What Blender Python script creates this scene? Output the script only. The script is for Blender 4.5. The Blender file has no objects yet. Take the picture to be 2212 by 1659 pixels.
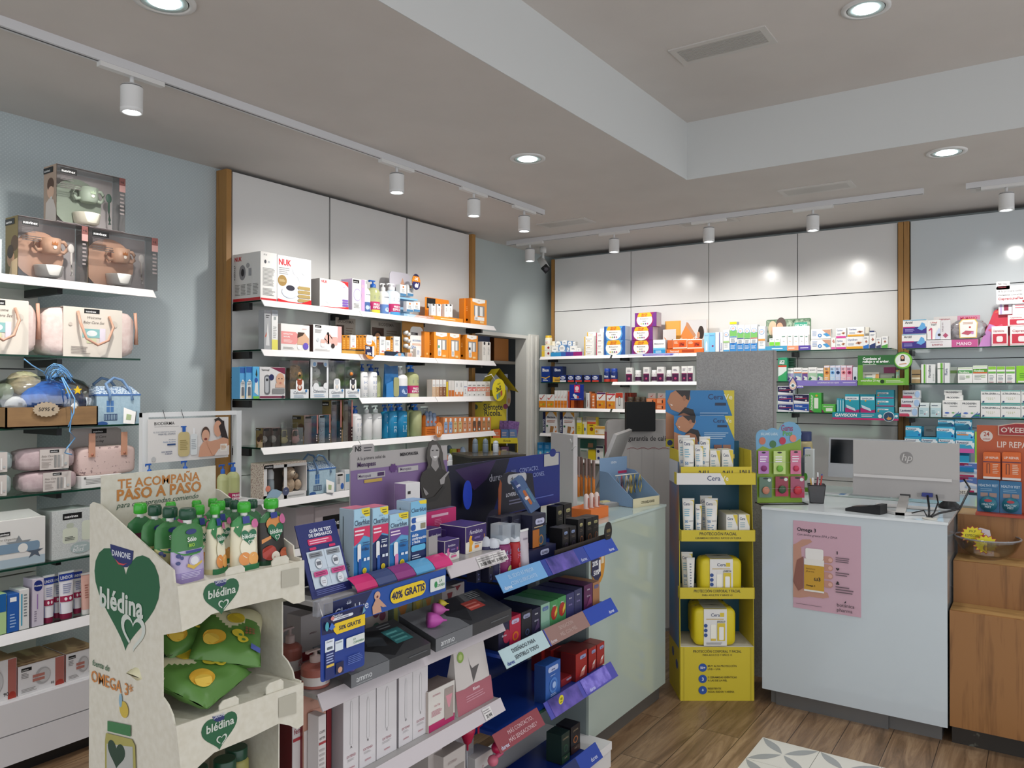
import bpy,math,random
from math import cos,sin
from mathutils import Vector as Vc,Vector,Matrix
PI=math.pi
random.seed(7)
SC=bpy.context.scene
COL=SC.collection
YAW,PIT,ROL,FPX=math.radians(34.3548),math.radians(0.3467),math.radians(0.0977),1691.31
CAM=Vc((0,0,1.6))
_f0=Vc((cos(YAW),sin(YAW),0));_r0=Vc((sin(YAW),-cos(YAW),0));_u0=Vc((0,0,1))
FW=cos(PIT)*_f0+sin(PIT)*_u0
_up=-sin(PIT)*_f0+cos(PIT)*_u0
RT=cos(ROL)*_r0+sin(ROL)*_up
UP=-sin(ROL)*_r0+cos(ROL)*_up
cd=bpy.data.cameras.new('camera');cam=bpy.data.objects.new('camera',cd);COL.objects.link(cam)
cd.sensor_width=36;cd.lens=FPX*36/2212;cd.clip_start=.05
cam.matrix_world=Matrix(((RT.x,UP.x,-FW.x,0),(RT.y,UP.y,-FW.y,0),(RT.z,UP.z,-FW.z,1.6),(0,0,0,1)))
SC.camera=cam
wd=bpy.data.worlds.new('world');SC.world=wd;wd.use_nodes=True
wd.node_tree.nodes['Background'].inputs[0].default_value=(.92,.95,1,1)
wd.node_tree.nodes['Background'].inputs[1].default_value=1.0
SC.view_settings.view_transform='Standard';SC.view_settings.look='None'
SC.view_settings.gamma=1;SC.view_settings.use_curve_mapping=False
SC.view_settings.exposure=0.62
SPOT_W,DOWN_W=23,9
def spot(name,p,target,watts,ang=62,blend=.55,size=.035,colr=(1,.97,.92)):
 l=bpy.data.lights.new(name,'SPOT');o=bpy.data.objects.new(name,l);COL.objects.link(o)
 l.energy=watts;l.spot_size=math.radians(ang);l.spot_blend=blend;l.shadow_soft_size=size;l.color=colr
 o.location=p;o.rotation_euler=(Vc(target)-Vc(p)).to_track_quat('-Z','Y').to_euler()
 return o
ZC,ZU=2.867,3.214
YW,XW=3.95,6.50
def on(x,y,ax,c):
 d=FW+RT*((x-1106)/FPX)-UP*((y-829.5)/FPX);i='xyz'.index(ax)
 return CAM+d*((c-CAM[i])/d[i])
_mats={}
def lin(h):
 if not isinstance(h,str):return h
 return tuple((lambda c:c/12.92 if c<=.04045 else((c+.055)/1.055)**2.4)(int(h[i:i+2],16)/255)for i in(0,2,4))
def M(h,rough=.42,metal=0.0,spec=.5,emit=0.0,name=None):
 if isinstance(h,bpy.types.Material):return h
 k=(h,rough,metal,spec,emit)
 if k in _mats:return _mats[k]
 m=bpy.data.materials.new(name or 'paint_'+str(h));m.use_nodes=True
 b=m.node_tree.nodes['Principled BSDF']
 b.inputs['Base Color'].default_value=(*lin(h),1);b.inputs['Roughness'].default_value=rough
 b.inputs['Metallic'].default_value=metal;b.inputs['Specular IOR Level'].default_value=spec
 if emit:b.inputs['Emission Color'].default_value=(*lin(h),1);b.inputs['Emission Strength'].default_value=emit
 _mats[k]=m;return m
def nodes(m):return m.node_tree.nodes,m.node_tree.links,m.node_tree.nodes['Principled BSDF']
def tcoord(N,L,scale=(1,1,1),rot=(0,0,0),kind='Object'):
 t=N.new('ShaderNodeTexCoord');mp=N.new('ShaderNodeMapping');L.new(t.outputs[kind],mp.inputs[0])
 mp.inputs['Scale'].default_value=scale;mp.inputs['Rotation'].default_value=rot;return mp.outputs[0]
def ramp(N,L,src,stops):
 r=N.new('ShaderNodeValToRGB');L.new(src,r.inputs[0]);e=r.color_ramp.elements
 while len(e)<len(stops):e.new(.5)
 for i,(p,c)in enumerate(stops):e[i].position=p;e[i].color=(*lin(c),1)
 return r.outputs[0]
def noisy(h1,h2,sc=(8,8,8),rough=.5,bump=0.0,detail=3,name='mottled',p=(.35,.65)):
 m=bpy.data.materials.new(name);m.use_nodes=True;N,L,b=nodes(m)
 n=N.new('ShaderNodeTexNoise');L.new(tcoord(N,L,sc),n.inputs['Vector']);n.inputs['Scale'].default_value=1;n.inputs['Detail'].default_value=detail
 L.new(ramp(N,L,n.outputs[0],[(p[0],h1),(p[1],h2)]),b.inputs['Base Color']);b.inputs['Roughness'].default_value=rough
 if bump:
  bp=N.new('ShaderNodeBump');bp.inputs['Strength'].default_value=bump;bp.inputs['Distance'].default_value=.004
  L.new(n.outputs[0],bp.inputs['Height']);L.new(bp.outputs[0],b.inputs['Normal'])
 return m
def clear(h='ffffff',tr=.82,rough=.05,name='clear_plastic',gl=.10):
 m=bpy.data.materials.new(name);m.use_nodes=True;N,L=m.node_tree.nodes,m.node_tree.links;N.clear()
 o=N.new('ShaderNodeOutputMaterial');t=N.new('ShaderNodeBsdfTransparent');t.inputs[0].default_value=(*lin(h),1)
 g=N.new('ShaderNodeBsdfGlossy');g.inputs['Roughness'].default_value=rough;g.inputs[0].default_value=(1,1,1,1)
 f=N.new('ShaderNodeFresnel');f.inputs[0].default_value=1.45
 a=N.new('ShaderNodeMath');a.operation='MULTIPLY_ADD';a.inputs[1].default_value=.8;a.inputs[2].default_value=gl*.25;L.new(f.outputs[0],a.inputs[0])
 mx=N.new('ShaderNodeMixShader');L.new(a.outputs[0],mx.inputs[0]);L.new(t.outputs[0],mx.inputs[1]);L.new(g.outputs[0],mx.inputs[2])
 if tr<.8:
  d=N.new('ShaderNodeBsdfDiffuse');d.inputs[0].default_value=(*lin(h),1);m2=N.new('ShaderNodeMixShader');m2 .inputs[0].default_value=tr
  L.new(d.outputs[0],m2 .inputs[1]);L.new(mx.outputs[0],m2 .inputs[2]);L.new(m2 .outputs[0],o.inputs[0])
 else:L.new(mx.outputs[0],o.inputs[0])
 return m
def wood(c1,c2,sc=(1,1,1),rot=(0,0,0),rough=.45,name='oak_veneer',stretch=(14,14,1.1)):
 m=bpy.data.materials.new(name);m.use_nodes=True;N,L,b=nodes(m)
 co=tcoord(N,L,tuple(a*b_ for a,b_ in zip(stretch,sc)),rot)
 n=N.new('ShaderNodeTexNoise');L.new(co,n.inputs['Vector']);n.inputs['Scale'].default_value=1;n.inputs['Detail'].default_value=6;n.inputs['Distortion'].default_value=1.2
 w=N.new('ShaderNodeTexNoise');L.new(co,w.inputs['Vector']);w.inputs['Scale'].default_value=7;w.inputs['Detail'].default_value=4
 x=N.new('ShaderNodeMath');x.operation='MULTIPLY_ADD';x.inputs[1].default_value=.35;L.new(w.outputs[0],x.inputs[0]);L.new(n.outputs[0],x.inputs[2])
 L.new(ramp(N,L,x.outputs[0],[(.42,c2),(.66,c1),(.9,c1)]),b.inputs['Base Color']);b.inputs['Roughness'].default_value=rough
 return m
WHITE=M('e6e5e3',.35);PANEL=M('dedddb',.22,name='glossy_white_panel');RAIL=M('e9e6e6',.4);BLACK=M('141416',.35)
OAK=wood('a5793f','83592a');GLASS=clear('e4f2ec',name='shelf_glass');GEDGE=clear('1e4a3a',.35,name='glass_edge')
CLR=clear('f3f3f3',name='clear_plastic');CLRG=clear('d8d8dc',.75,name='grey_clear_plastic')
CARD=noisy('cfcaba','d6d2c4',(60,60,60),.8,name='recycled_board')
_tx={}
def text_geo(s,bold=0.0,res=2):
 k=(s,bold)
 if k in _tx:return _tx[k]
 c=bpy.data.curves.new('lettering','FONT');c.body=s;c.size=1;c.resolution_u=res;c.dimensions='2D';c.fill_mode='FRONT';c.offset=bold
 o=bpy.data.objects.new('lettering',c);COL.objects.link(o)
 me=o.to_mesh();v=[(p.co.x,p.co.y)for p in me.vertices];f=[tuple(p.vertices)for p in me.polygons];o.to_mesh_clear()
 bpy.data.objects.remove(o);bpy.data.curves.remove(c)
 w=(max(p[0]for p in v)-min(p[0]for p in v))if v else 0;x0=min(p[0]for p in v)if v else 0
 _tx[k]=([((p[0]-x0)/.73,p[1]/.73)for p in v],f,w/.73);return _tx[k]
def circ(cx,cy,rx,ry=None,n=20,a0=0,a1=2*PI):
 ry=rx if ry is None else ry
 full=abs(a1-a0-2*PI)<1e-6
 return[(cx+rx*cos(a0+(a1-a0)*i/(n if full else n-1)),cy+ry*sin(a0+(a1-a0)*i/(n if full else n-1)))for i in range(n)]
def heart(cx,cy,s,n=36):
 P=[]
 for i in range(n):
  t=2*PI*i/n;P.append((cx+s*.031*16*math.copysign(abs(sin(t))**2.6,sin(t)),cy+s*.0285*(2.2+13*cos(t)-5*cos(2*t)-2*cos(3*t)-cos(4*t))))
 return P[::-1]
def rrect(x0,y0,x1,y1,r,n=4):
 P=[]
 for cx,cy,a in((x1-r,y1-r,0),(x0+r,y1-r,PI/2),(x0+r,y0+r,PI),(x1-r,y0+r,1.5*PI)):
  for i in range(n+1):P.append((cx+r*cos(a+i*PI/2/n),cy+r*sin(a+i*PI/2/n)))
 return P
class B:
 def __init__(s):s.v=[];s.f=[];s.i=[];s.m=[];s.sm=[]
 def mi(s,m):
  m=M(m)
  if m not in s.m:s.m.append(m)
  return s.m.index(m)
 def add(s,vs,fs,m,smooth=False):
  b=len(s.v);s.v+=[tuple(p)for p in vs];k=s.mi(m)
  for f in fs:s.f.append(tuple(b+i for i in f));s.i.append(k);s.sm.append(smooth)
  return s
 def box(s,x0,x1,y0,y1,z0,z1,m):
  if x0>x1:x0,x1=x1,x0
  if y0>y1:y0,y1=y1,y0
  V=[(x,y,z)for z in(z0,z1)for x,y in((x0,y0),(x1,y0),(x1,y1),(x0,y1))]
  return s.add(V,[(3,2,1,0),(4,5,6,7),(0,1,5,4),(1,2,6,5),(2,3,7,6),(3,0,4,7)],m)
 def prism(s,P,a0,a1,m,ax='y',cap=None):
  """polygon P extruded from a0 to a1 along an axis; P is (x,z) for y, (y,z) for x, (x,y) for z"""
  def pt(p,a):return(p[0],a,p[1])if ax=='y' else(a,p[0],p[1])if ax=='x' else(p[0],p[1],a)
  n=len(P);A=sum(P[i][0]*P[(i+1)%n][1]-P[(i+1)%n][0]*P[i][1]for i in range(n))
  if(A<0)!=(ax=='y' and False):P=P[::-1]if A<0 else P
  V=[pt(p,a0)for p in P]+[pt(p,a1)for p in P]
  F=[tuple(range(n)),tuple(range(2*n-1,n-1,-1))]+[(i,i+n,(i+1)%n+n,(i+1)%n)for i in range(n)]
  if ax!='y':F=[f[::-1]for f in F]
  return s.add(V,F,m)
 def lathe(s,prof,m,cx=0,cy=0,z0=0,n=20,sx=1,sy=1,smooth=True,mf=None):
  k=len(prof);V=[(cx+r*sx*cos(2*PI*j/n),cy+r*sy*sin(2*PI*j/n),z0+z)for r,z in prof for j in range(n)]
  for a in range(k-1):
   F=[(a*n+j,a*n+(j+1)%n,(a+1)*n+(j+1)%n,(a+1)*n+j)for j in range(n)]
   if mf:s.add([V[q]for q in range(a*n,a*n+2*n)],[tuple(q-a*n for q in f)for f in F],mf(a),smooth)
   elif a==0:base=len(s.v);s.v+=V;mi=s.mi(m);[(s.f.append(tuple(base+q for q in f)),s.i.append(mi),s.sm.append(smooth))for f in F]
   else:[(s.f.append(tuple(base+q for q in f)),s.i.append(mi),s.sm.append(smooth))for f in F]
  s.add([V[j]for j in range(n)],[tuple(range(n-1,-1,-1))],mf(0)if mf else m)
  s.add([V[(k-1)*n+j]for j in range(n)],[tuple(range(n))],mf(k-2)if mf else m)
  return s
 def tube(s,pts,r,m,n=8,closed=False):
  pts=[Vc(p)for p in pts];V=[];K=len(pts)
  for i,p in enumerate(pts):
   t=((pts[(i+1)%K]if closed or i<K-1 else p)-(pts[i-1]if closed or i>0 else p)).normalized()
   u=t.cross(Vc((0,0,1)));
   if u.length<.05:u=t.cross(Vc((0,1,0)))
   u.normalize();w=t.cross(u);rr=r[i]if isinstance(r,(list,tuple))else r
   V+=[p+u*(rr*cos(2*PI*j/n))+w*(rr*sin(2*PI*j/n))for j in range(n)]
  F=[(i*n+j,i*n+(j+1)%n,((i+1)%K)*n+(j+1)%n,((i+1)%K)*n+j)for i in range(K if closed else K-1)for j in range(n)]
  if not closed:F+=[tuple(range(n-1,-1,-1)),tuple((K-1)*n+j for j in range(n))]
  return s.add(V,F,m,True)
 def cyl(s,a,b,r,m,n=16,r2=None):
  return s.tube([a,b],[r,r if r2 is None else r2],m,n)
 def ball(s,c,r,m,nx=14,ny=9,sx=1,sy=1,sz=1,noise=0,mf=None):
  V=[];F=[]
  for i in range(ny+1):
   for j in range(nx):
    a=PI*i/ny;b=2*PI*j/nx;q=r*(1+noise*(random.random()-.5))
    V.append((c[0]+q*sx*sin(a)*cos(b),c[1]+q*sy*sin(a)*sin(b),c[2]-q*sz*cos(a)))
  for i in range(ny):
   for j in range(nx):F.append((i*nx+j,i*nx+(j+1)%nx,(i+1)*nx+(j+1)%nx,(i+1)*nx+j))
  return s.add(V,F,m,True)
 def sheet(s,x0,x1,h,yf,m,n=10):
  return s
 def art(s,O,U,V,els,off=.0005,cyl=None):
  O,U,V=Vc(O),Vc(U),Vc(V);w,h=U.length,V.length;u,v=U/w,V/h;nn=u.cross(v);k=0
  def put(P,fs,m,k):
   if cyl:s.add([cyl(p[0],p[1],off+k*.00025)for p in P],fs,m)
   else:s.add([O+u*p[0]+v*p[1]+nn*(off+k*.00025)for p in P],fs,m)
  for e in els:
   k+=1;t=e[0]
   if t=='R':
    x0,y0,x1,y1=e[1]*w,e[2]*h,e[3]*w,e[4]*h;n=1 if not cyl else max(1,int((x1-x0)/w*10))
    P=[(x0+(x1-x0)*i/n,y)for i in range(n+1)for y in(y0,y1)]
    put(P,[(2*i,2*i+2,2*i+3,2*i+1)for i in range(n)],e[5],k)
   elif t=='RR':put(rrect(e[1]*w,e[2]*h,e[3]*w,e[4]*h,min((e[3]-e[1])*w,(e[4]-e[2])*h)*(e[6]if len(e)>6 else.49)),[tuple(range(20))],e[5],k)
   elif t=='C':
    r=e[3]*w;P=circ(e[1]*w,e[2]*h,r,e[5]*h if len(e)>5 else r);put(P,[tuple(range(len(P)))],e[4],k)
   elif t=='P':P=[(a*w,b*h)for a,b in e[1]];A=sum(P[i][0]*P[(i+1)%len(P)][1]-P[(i+1)%len(P)][0]*P[i][1]for i in range(len(P)));P=P if A>0 else P[::-1];put(P,[tuple(range(len(P)))],e[2],k)
   elif t=='H':P=heart(e[1]*w,e[2]*h,e[3]*w);A=sum(P[i][0]*P[(i+1)%len(P)][1]-P[(i+1)%len(P)][0]*P[i][1]for i in range(len(P)));P=P if A>0 else P[::-1];put(P,[tuple(range(len(P)))],e[4],k)
   elif t=='HO':
    P=heart(e[1]*w,e[2]*h,e[3]*w);Q=heart(e[1]*w,e[2]*h,e[3]*w*.74);n=len(P)
    put(P+Q,[(i,(i+1)%n,n+(i+1)%n,n+i)for i in range(n)if not(n*.36<i<n*.46)],e[4],k)
   elif t=='L':
    x0,y0,x1,y1,n=e[1]*w,e[2]*h,e[3]*w,e[4]*h,e[5];dh=(y1-y0)/n;P=[];F=[]
    for i in range(n):
     L_=(x1-x0)*(.72+.28*random.random());yb=y1-dh*(i+.75);b=len(P)
     P+=[(x0,yb),(x0+L_,yb),(x0+L_,yb+dh*.42),(x0,yb+dh*.42)];F.append((b,b+1,b+2,b+3))
    put(P,F,e[6],k)
   elif t=='T':
    al=e[6]if len(e)>6 else 'l';bo=e[7]if len(e)>7 else 0;mw=e[8]if len(e)>8 else 1.0;sh=e[9]if len(e)>9 else 0;ro=e[10]if len(e)>10 else 0
    P,F,tw=text_geo(e[5],bo)
    if not P:continue
    H=e[3]*h;sxx=1.0
    lim=(mw*w if ro==0 else mw*h)
    if tw*H>lim:sxx=lim/(tw*H)
    if sxx<.6:H*=sxx/.6;sxx=.6
    W_=tw*H*sxx;ox={'l':0,'c':-W_/2,'r':-W_}[al]
    if ro:cr,sr=cos(ro),sin(ro)
    else:cr,sr=1,0
    Q=[(p[0]*H*sxx+ox+sh*p[1]*H,p[1]*H)for p in P]
    Q=[(e[1]*w+q[0]*cr-q[1]*sr,e[2]*h+q[0]*sr+q[1]*cr)for q in Q]
    put(Q,F,e[4],k)
  return s
 def fr(s,x0,x1,y,z0,z1,els,**k):return s.art((x0,y,z0),(x1-x0,0,0),(0,0,z1-z0),els,**k)
 def left(s,x,y0,y1,z0,z1,els):return s.art((x,y1,z0),(0,y0-y1,0),(0,0,z1-z0),els)
 def right(s,x,y0,y1,z0,z1,els):return s.art((x,y0,z0),(0,y1-y0,0),(0,0,z1-z0),els)
 def top(s,x0,x1,y0,y1,z,els):return s.art((x0,y0,z),(x1-x0,0,0),(0,y1-y0,0),els)
 def obj(s,name,parent=None,loc=None,rot=None,label=None,cat=None,group=None,kind=None):
  me=bpy.data.meshes.new(name);me.from_pydata(s.v,[],s.f)
  for m in s.m:me.materials.append(m)
  me.polygons.foreach_set('material_index',s.i);me.polygons.foreach_set('use_smooth',s.sm);me.update()
  o=bpy.data.objects.new(name,me);COL.objects.link(o)
  if loc is not None:o.location=loc
  if rot is not None:o.rotation_euler=rot if not isinstance(rot,(int,float))else(0,0,rot)
  if parent:o.parent=parent
  return tag(o,label,cat,group,kind)
def tag(o,label=None,cat=None,group=None,kind=None):
 if label:o['label']=label
 if cat:o['category']=cat
 if group:o['group']=group
 if kind:o['kind']=kind
 return o
def emp(name,loc=(0,0,0),rot=0,label=None,cat=None,group=None):
 o=bpy.data.objects.new(name,None);COL.objects.link(o);o.location=loc;o.rotation_euler=(0,0,rot);o.empty_display_size=.05
 return tag(o,label,cat,group)
def kids(o):return[c for c in bpy.data.objects if c.parent==o]
def dup(o,loc=None,rot=None,label=None,group=None):
 r=o.copy();COL.objects.link(r)
 if loc is not None:r.location=loc
 if rot is not None:r.rotation_euler=(0,0,rot)
 if label:r['label']=label
 if group:r['group']=group
 for c in kids(o):
  k=c.copy();COL.objects.link(k);k.parent=r
  for g in kids(c):q=g.copy();COL.objects.link(q);q.parent=k
 return r
def structure(name,b):return b.obj(name,kind='structure')
class Shelf:
 def __init__(s,wall,c,z):s.w,s.c,s.z=wall,c,z
 def at(s,x0,x1,yt,off=.01,yb=None):
  ax='y' if s.w==1 else 'x';c=s.c+off;P=on(x0,yt,ax,c);Q=on(x1,yt,ax,c)
  zt=(P.z+Q.z)/2;zb=s.z if yb is None else(on(x0,yb,ax,c).z+on(x1,yb,ax,c).z)/2
  w=(P-Q).length;mid=(P+Q)/2;w=abs(Q.x-P.x)if s.w==1 else abs(Q.y-P.y)
  return Vc((mid.x,mid.y,zb)),w,zt-zb,(0 if s.w==1 else-PI/2)
ORD=['first','second','third','fourth','fifth','sixth','seventh','eighth','ninth','tenth','eleventh','twelfth']
def carton(w,d,h,base,fr=(),sd=(),tp=(),sdc=None,tpc=None,bev=.0012):
 """a folded card box, front at y=0, standing on z=0, with slightly rounded edges"""
 b=B();r=min(bev,w*.1,h*.1,d*.1);x=w/2
 V=[]
 for z,ins in((0,r),(r,0),(h-r,0),(h,r)):
  for px,py in((-x+ins,ins),(x-ins,ins),(x-ins,d-ins),(-x+ins,d-ins)):V.append((px,py,z))
 m0=b.mi(base);b.add(V,[(0,3,2,1),(12,13,14,15)]+[(4*k+i,4*k+(i+1)%4,4*k+4+(i+1)%4,4*k+4+i)for k in range(3)for i in range(4)],base)
 if sdc:b.left(-x,r,d-r,r,h-r,[('R',0,0,1,1,sdc)]);b.right(x,r,d-r,r,h-r,[('R',0,0,1,1,sdc)])
 if tpc:b.top(-x+r,x-r,r,d-r,h,[('R',0,0,1,1,tpc)])
 if fr:b.fr(-x+r,x-r,0,r,h-r,fr)
 if sd:b.left(-x,r,d-r,r,h-r,sd);b.right(x,r,d-r,r,h-r,sd)
 if tp:b.top(-x+r,x-r,r,d-r,h,tp)
 return b
def bx(S,x0,x1,yt,label,base='f4f3f0',fr=(),sd=(),tp=(),d=.07,off=.01,yb=None,name='medicine_box',cat='box',group=None,sdc=None,tpc=None):
 p,w,h,rz=S.at(x0,x1,yt,off,yb)
 return carton(w,d,max(h,.01),base,fr,sd,tp,sdc,tpc).obj(name,loc=p,rot=rz,label=label,cat=cat,group=group)
def run(S,xs,yt,labels,**k):
 """a row of the same box: the first is built, the rest are copies"""
 x0,x1=xs[0];off=k.get('off',.01);yb=k.get('yb')
 o=bx(S,x0,x1,yt,labels[0],**k);out=[o]
 for(a,b_),lb in zip(xs[1:],labels[1:]):
  p,w,h,rz=S.at(a,b_,yt,off,yb);q=dup(o,loc=p,label=lb);out.append(q)
 return out
def spans(x0,x1,n,gap=.4):s=(x1-x0)/n;return[(x0+i*s,x0+(i+1)*s-gap)for i in range(n)]
LED=M('f4fbff',.3,emit=9.0,name='led_disc')
_h1=[(1.68,2.95),(3.19,2.95),(3.89,2.95),(4.46,2.95)]
_h2=[(5.53,3.60),(5.53,2.81),(5.53,2.04),(5.53,1.31),(5.55,.20)]
for i,(x,y)in enumerate([(.75,2.95)]+_h1):  # first position is an added spot with no lamp head, brightening the left unit
 tx=(1.05,1.75,3.15,3.95,4.75)[i]
 spot('track_spot',(x,y-.02,2.66),(tx,3.75,1.75),SPOT_W*(1.0,1.1,1.25,1.15,.8)[i],95,1.0)
for i,(x,y)in enumerate(_h2):
 spot('track_spot',(x,y,2.66),(6.28,y-.02,1.8),SPOT_W*(.8,1.1,1.1,1.0,1.0)[i],98,1.0)
_dl=[(3.595,2.355,ZC),(4.747,.44,ZC),(1.462,2.377,ZC),(3.57,.63,ZU),(1.6,.63,ZU),(2.2,-.6,ZU),(5.2,-1.0,ZC),(.2,-.2,ZU)]
for x,y,z in _dl:spot('downlight_beam',(x,y,z-.03),(x,y,0),DOWN_W*2.2,120,.8,.05,(.97,1,1))
CEIL=noisy('cfc9c4','d3cdc8',(3,3,3),.85,name='ceiling_paint');FASC=M('cdcfce',.6,name='fascia_paint')
def wall_mat():
 m=bpy.data.materials.new('dotted_wallpaper');m.use_nodes=True;N,L,b=nodes(m)
 v=N.new('ShaderNodeTexVoronoi');v.inputs['Scale'].default_value=75;v.inputs['Randomness'].default_value=.0
 L.new(tcoord(N,L,(1,1,1),(0,PI/4,0)),v.inputs['Vector'])
 L.new(ramp(N,L,v.outputs['Distance'],[(.25,'c6cfd1'),(.4,'b5c0c3')]),b.inputs['Base Color']);b.inputs['Roughness'].default_value=.6
 return m
WALLP=wall_mat();WALLG=M('b7c1c0',.6,name='grey_green_wall')
x0d,x1d,zd=5.06,6.04,2.09
structure('wall_left',B().box(-2.5,x0d,YW,YW+.12,0,ZU,WALLP).box(x0d,x1d,YW,YW+.12,zd,ZU,WALLG).box(x1d,XW+.1,YW,YW+.12,0,ZU,WALLG))
structure('wall_back',B().box(XW,XW+.1,-3.2,YW,0,ZU,WALLG))
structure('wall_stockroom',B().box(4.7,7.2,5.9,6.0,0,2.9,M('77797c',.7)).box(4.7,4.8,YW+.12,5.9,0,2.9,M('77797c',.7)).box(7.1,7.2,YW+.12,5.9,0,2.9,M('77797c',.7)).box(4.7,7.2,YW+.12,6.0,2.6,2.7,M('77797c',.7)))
b=B();cm=M('dddcd6',.5)
b.box(x1d,x1d+.155,YW-.02,YW,0,zd+.012,cm);b.box(x1d+.02,x1d+.05,YW-.035,YW-.02,0,zd,cm);b.box(x1d+.1,x1d+.135,YW-.03,YW-.02,0,zd,cm)
b.box(x1d-.03,x1d,YW,YW+.12,0,zd,cm);b.box(x0d,x1d-.03,YW,YW+.12,zd-.03,zd,cm)
structure('trim_1',b)
XB,YB=4.511,1.803
structure('ceiling',B().box(-2.5,XW+.1,YB,YW+.12,ZC,ZC+.1,CEIL).box(XB,XW+.1,-3.2,YB,ZC,ZC+.1,CEIL))
structure('ceiling',B().box(-2.5,XB,-3.2,YB,ZU,ZU+.1,CEIL))
structure('trim_2',B().box(-2.5,XB,YB-.004,YB-.0005,ZC,ZU,FASC).box(XB-.004,XB-.0005,-3.2,YB-.004,ZC,ZU,FASC))
def floor_mat():
 m=bpy.data.materials.new('plank_floor');m.use_nodes=True;N,L,b=nodes(m)
 co=tcoord(N,L,(1,1,1));br=N.new('ShaderNodeTexBrick');L.new(co,br.inputs['Vector'])
 br.inputs['Scale'].default_value=1;br.inputs['Brick Width'].default_value=1.2;br.inputs['Row Height'].default_value=.19;br.inputs['Mortar Size'].default_value=.0016
 br.offset=.37;br.inputs['Bias'].default_value=0;br.inputs['Color1'].default_value=(0,0,0,1);br.inputs['Color2'].default_value=(1,1,1,1);br.inputs['Mortar'].default_value=(.5,.5,.5,1)
 ad=N.new('ShaderNodeVectorMath');ad.operation='MULTIPLY_ADD';L.new(br.outputs[0],ad.inputs[0]);ad.inputs[1].default_value=(7,3,5);L.new(co,ad.inputs[2])
 mp=N.new('ShaderNodeMapping');L.new(ad.outputs[0],mp.inputs[0]);mp.inputs['Scale'].default_value=(1.3,13,1)
 n=N.new('ShaderNodeTexNoise');L.new(mp.outputs[0],n.inputs['Vector']);n.inputs['Scale'].default_value=1.1;n.inputs['Detail'].default_value=8;n.inputs['Distortion'].default_value=1.8;n.inputs['Roughness'].default_value=.62
 c=ramp(N,L,n.outputs[0],[(.3,'6b543d'),(.48,'8f7256'),(.62,'a98c6c'),(.8,'7d6248')])
 tone=N.new('ShaderNodeMix');tone.data_type='RGBA';tone.blend_type='MULTIPLY';tone.inputs[0].default_value=1
 L.new(c,tone.inputs[6]);L.new(ramp(N,L,br.outputs[0],[(0,'d8d2cc'),(1,'ffffff')]),tone.inputs[7])
 mo=N.new('ShaderNodeMix');mo.data_type='RGBA';L.new(br.outputs['Fac'],mo.inputs[0]);L.new(tone.outputs[2],mo.inputs[6]);mo.inputs[7].default_value=(*lin('3a2c20'),1)
 L.new(mo.outputs[2],b.inputs['Base Color']);b.inputs['Roughness'].default_value=.38
 bp=N.new('ShaderNodeBump');bp.inputs['Strength'].default_value=.12;bp.inputs['Distance'].default_value=.003;L.new(n.outputs[0],bp.inputs['Height']);L.new(bp.outputs[0],b.inputs['Normal'])
 return m
FL=floor_mat()
fb=B().box(-2.5-3.56,XW+.7-3.56+.1,-3.2-1.357,6-1.357,-.1,0,FL);fo=structure('floor',fb);fo.location=(3.56,1.357,0)
tb=B();tm=M('dcd9cf',.35,name='cream_tile');pm=M('9fa1a0',.35,name='grey_petal');gm=M('77756e',.6)
tb.box(1.12,3.62,-1.42,1.08,0,.004,gm)
def lens(cx,cy,L_,W_,a):
 P=[]
 for i in range(9):t=i/8;P.append((L_*(t-.5),W_*sin(PI*t)/2))
 for i in range(1,8):t=1-i/8;P.append((L_*(t-.5),-W_*sin(PI*t)/2))
 return[(cx+p[0]*cos(a)-p[1]*sin(a),cy+p[0]*sin(a)+p[1]*cos(a))for p in P]
T=.25
for i in range(10):
 for j in range(10):
  xa,ya=3.62-(i+1)*T,1.08-(j+1)*T;tb.box(xa+.0012,xa+T-.0012,ya+.0012,ya+T-.0012,.001,.006,tm)
  if i<7 and j<9:
   q=T/2
   for k in range(4):
    cx,cy=xa+(.25 if k%2==0 else.75)*T,ya+(.25 if k<2 else.75)*T;an=PI/4 if(k in(0,3))else-PI/4
    P=lens(cx,cy,q*1.30,q*.36,an);A=1
    tb.add([(p[0],p[1],.0064)for p in P],[tuple(range(len(P)))],pm)
structure('floor',tb).name='floor_tiles'
def downlight(x,y,z,lb):
 t=emp('downlight',(x,y,z),0,lb,'downlight')
 B().lathe([(.098,0),(.098,-.006),(.078,-.008),(.075,-.002),(.075,0)],M('d9d8d6',.4),n=28).obj('trim_ring',t)
 B().lathe([(.073,-.0045),(.072,-.0075),(.056,-.003)],M('cfe3e2',.12),n=28).obj('reflector',t)
 B().lathe([(.05,-.007),(.03,-.009),(.01,-.0095)],LED,n=24).obj('led_lens',t)
downlight(3.595,2.355,ZC,'round downlight in the lower ceiling, between the left track and the raised bay')
downlight(4.747,.44,ZC,'round downlight in the lower ceiling above the monitor counter')
downlight(1.462,2.377,ZC,'round downlight cut off by the top edge of the photo')
downlight(3.57,.63,ZU,'larger-looking round downlight inside the raised ceiling bay')
t_h=None
def track(name,p0,p1,ax,lb):
 b=B();w=.017
 if ax=='x':b.box(p0[0],p1[0],p0[1]-w,p0[1]+w,ZC-.034,ZC,'d4d4d6');b.box(p0[0]+.004,p1[0]-.004,p0[1]-.004,p0[1]+.004,ZC-.0345,ZC-.0339,'3b3a40')
 else:b.box(p0[0]-w,p0[0]+w,p0[1],p1[1],ZC-.034,ZC,'d4d4d6');b.box(p0[0]-.004,p0[0]+.004,p0[1]+.004,p1[1]-.004,ZC-.0345,ZC-.0339,'3b3a40')
 tag(b.obj(name),lb,'lighting track')
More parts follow.
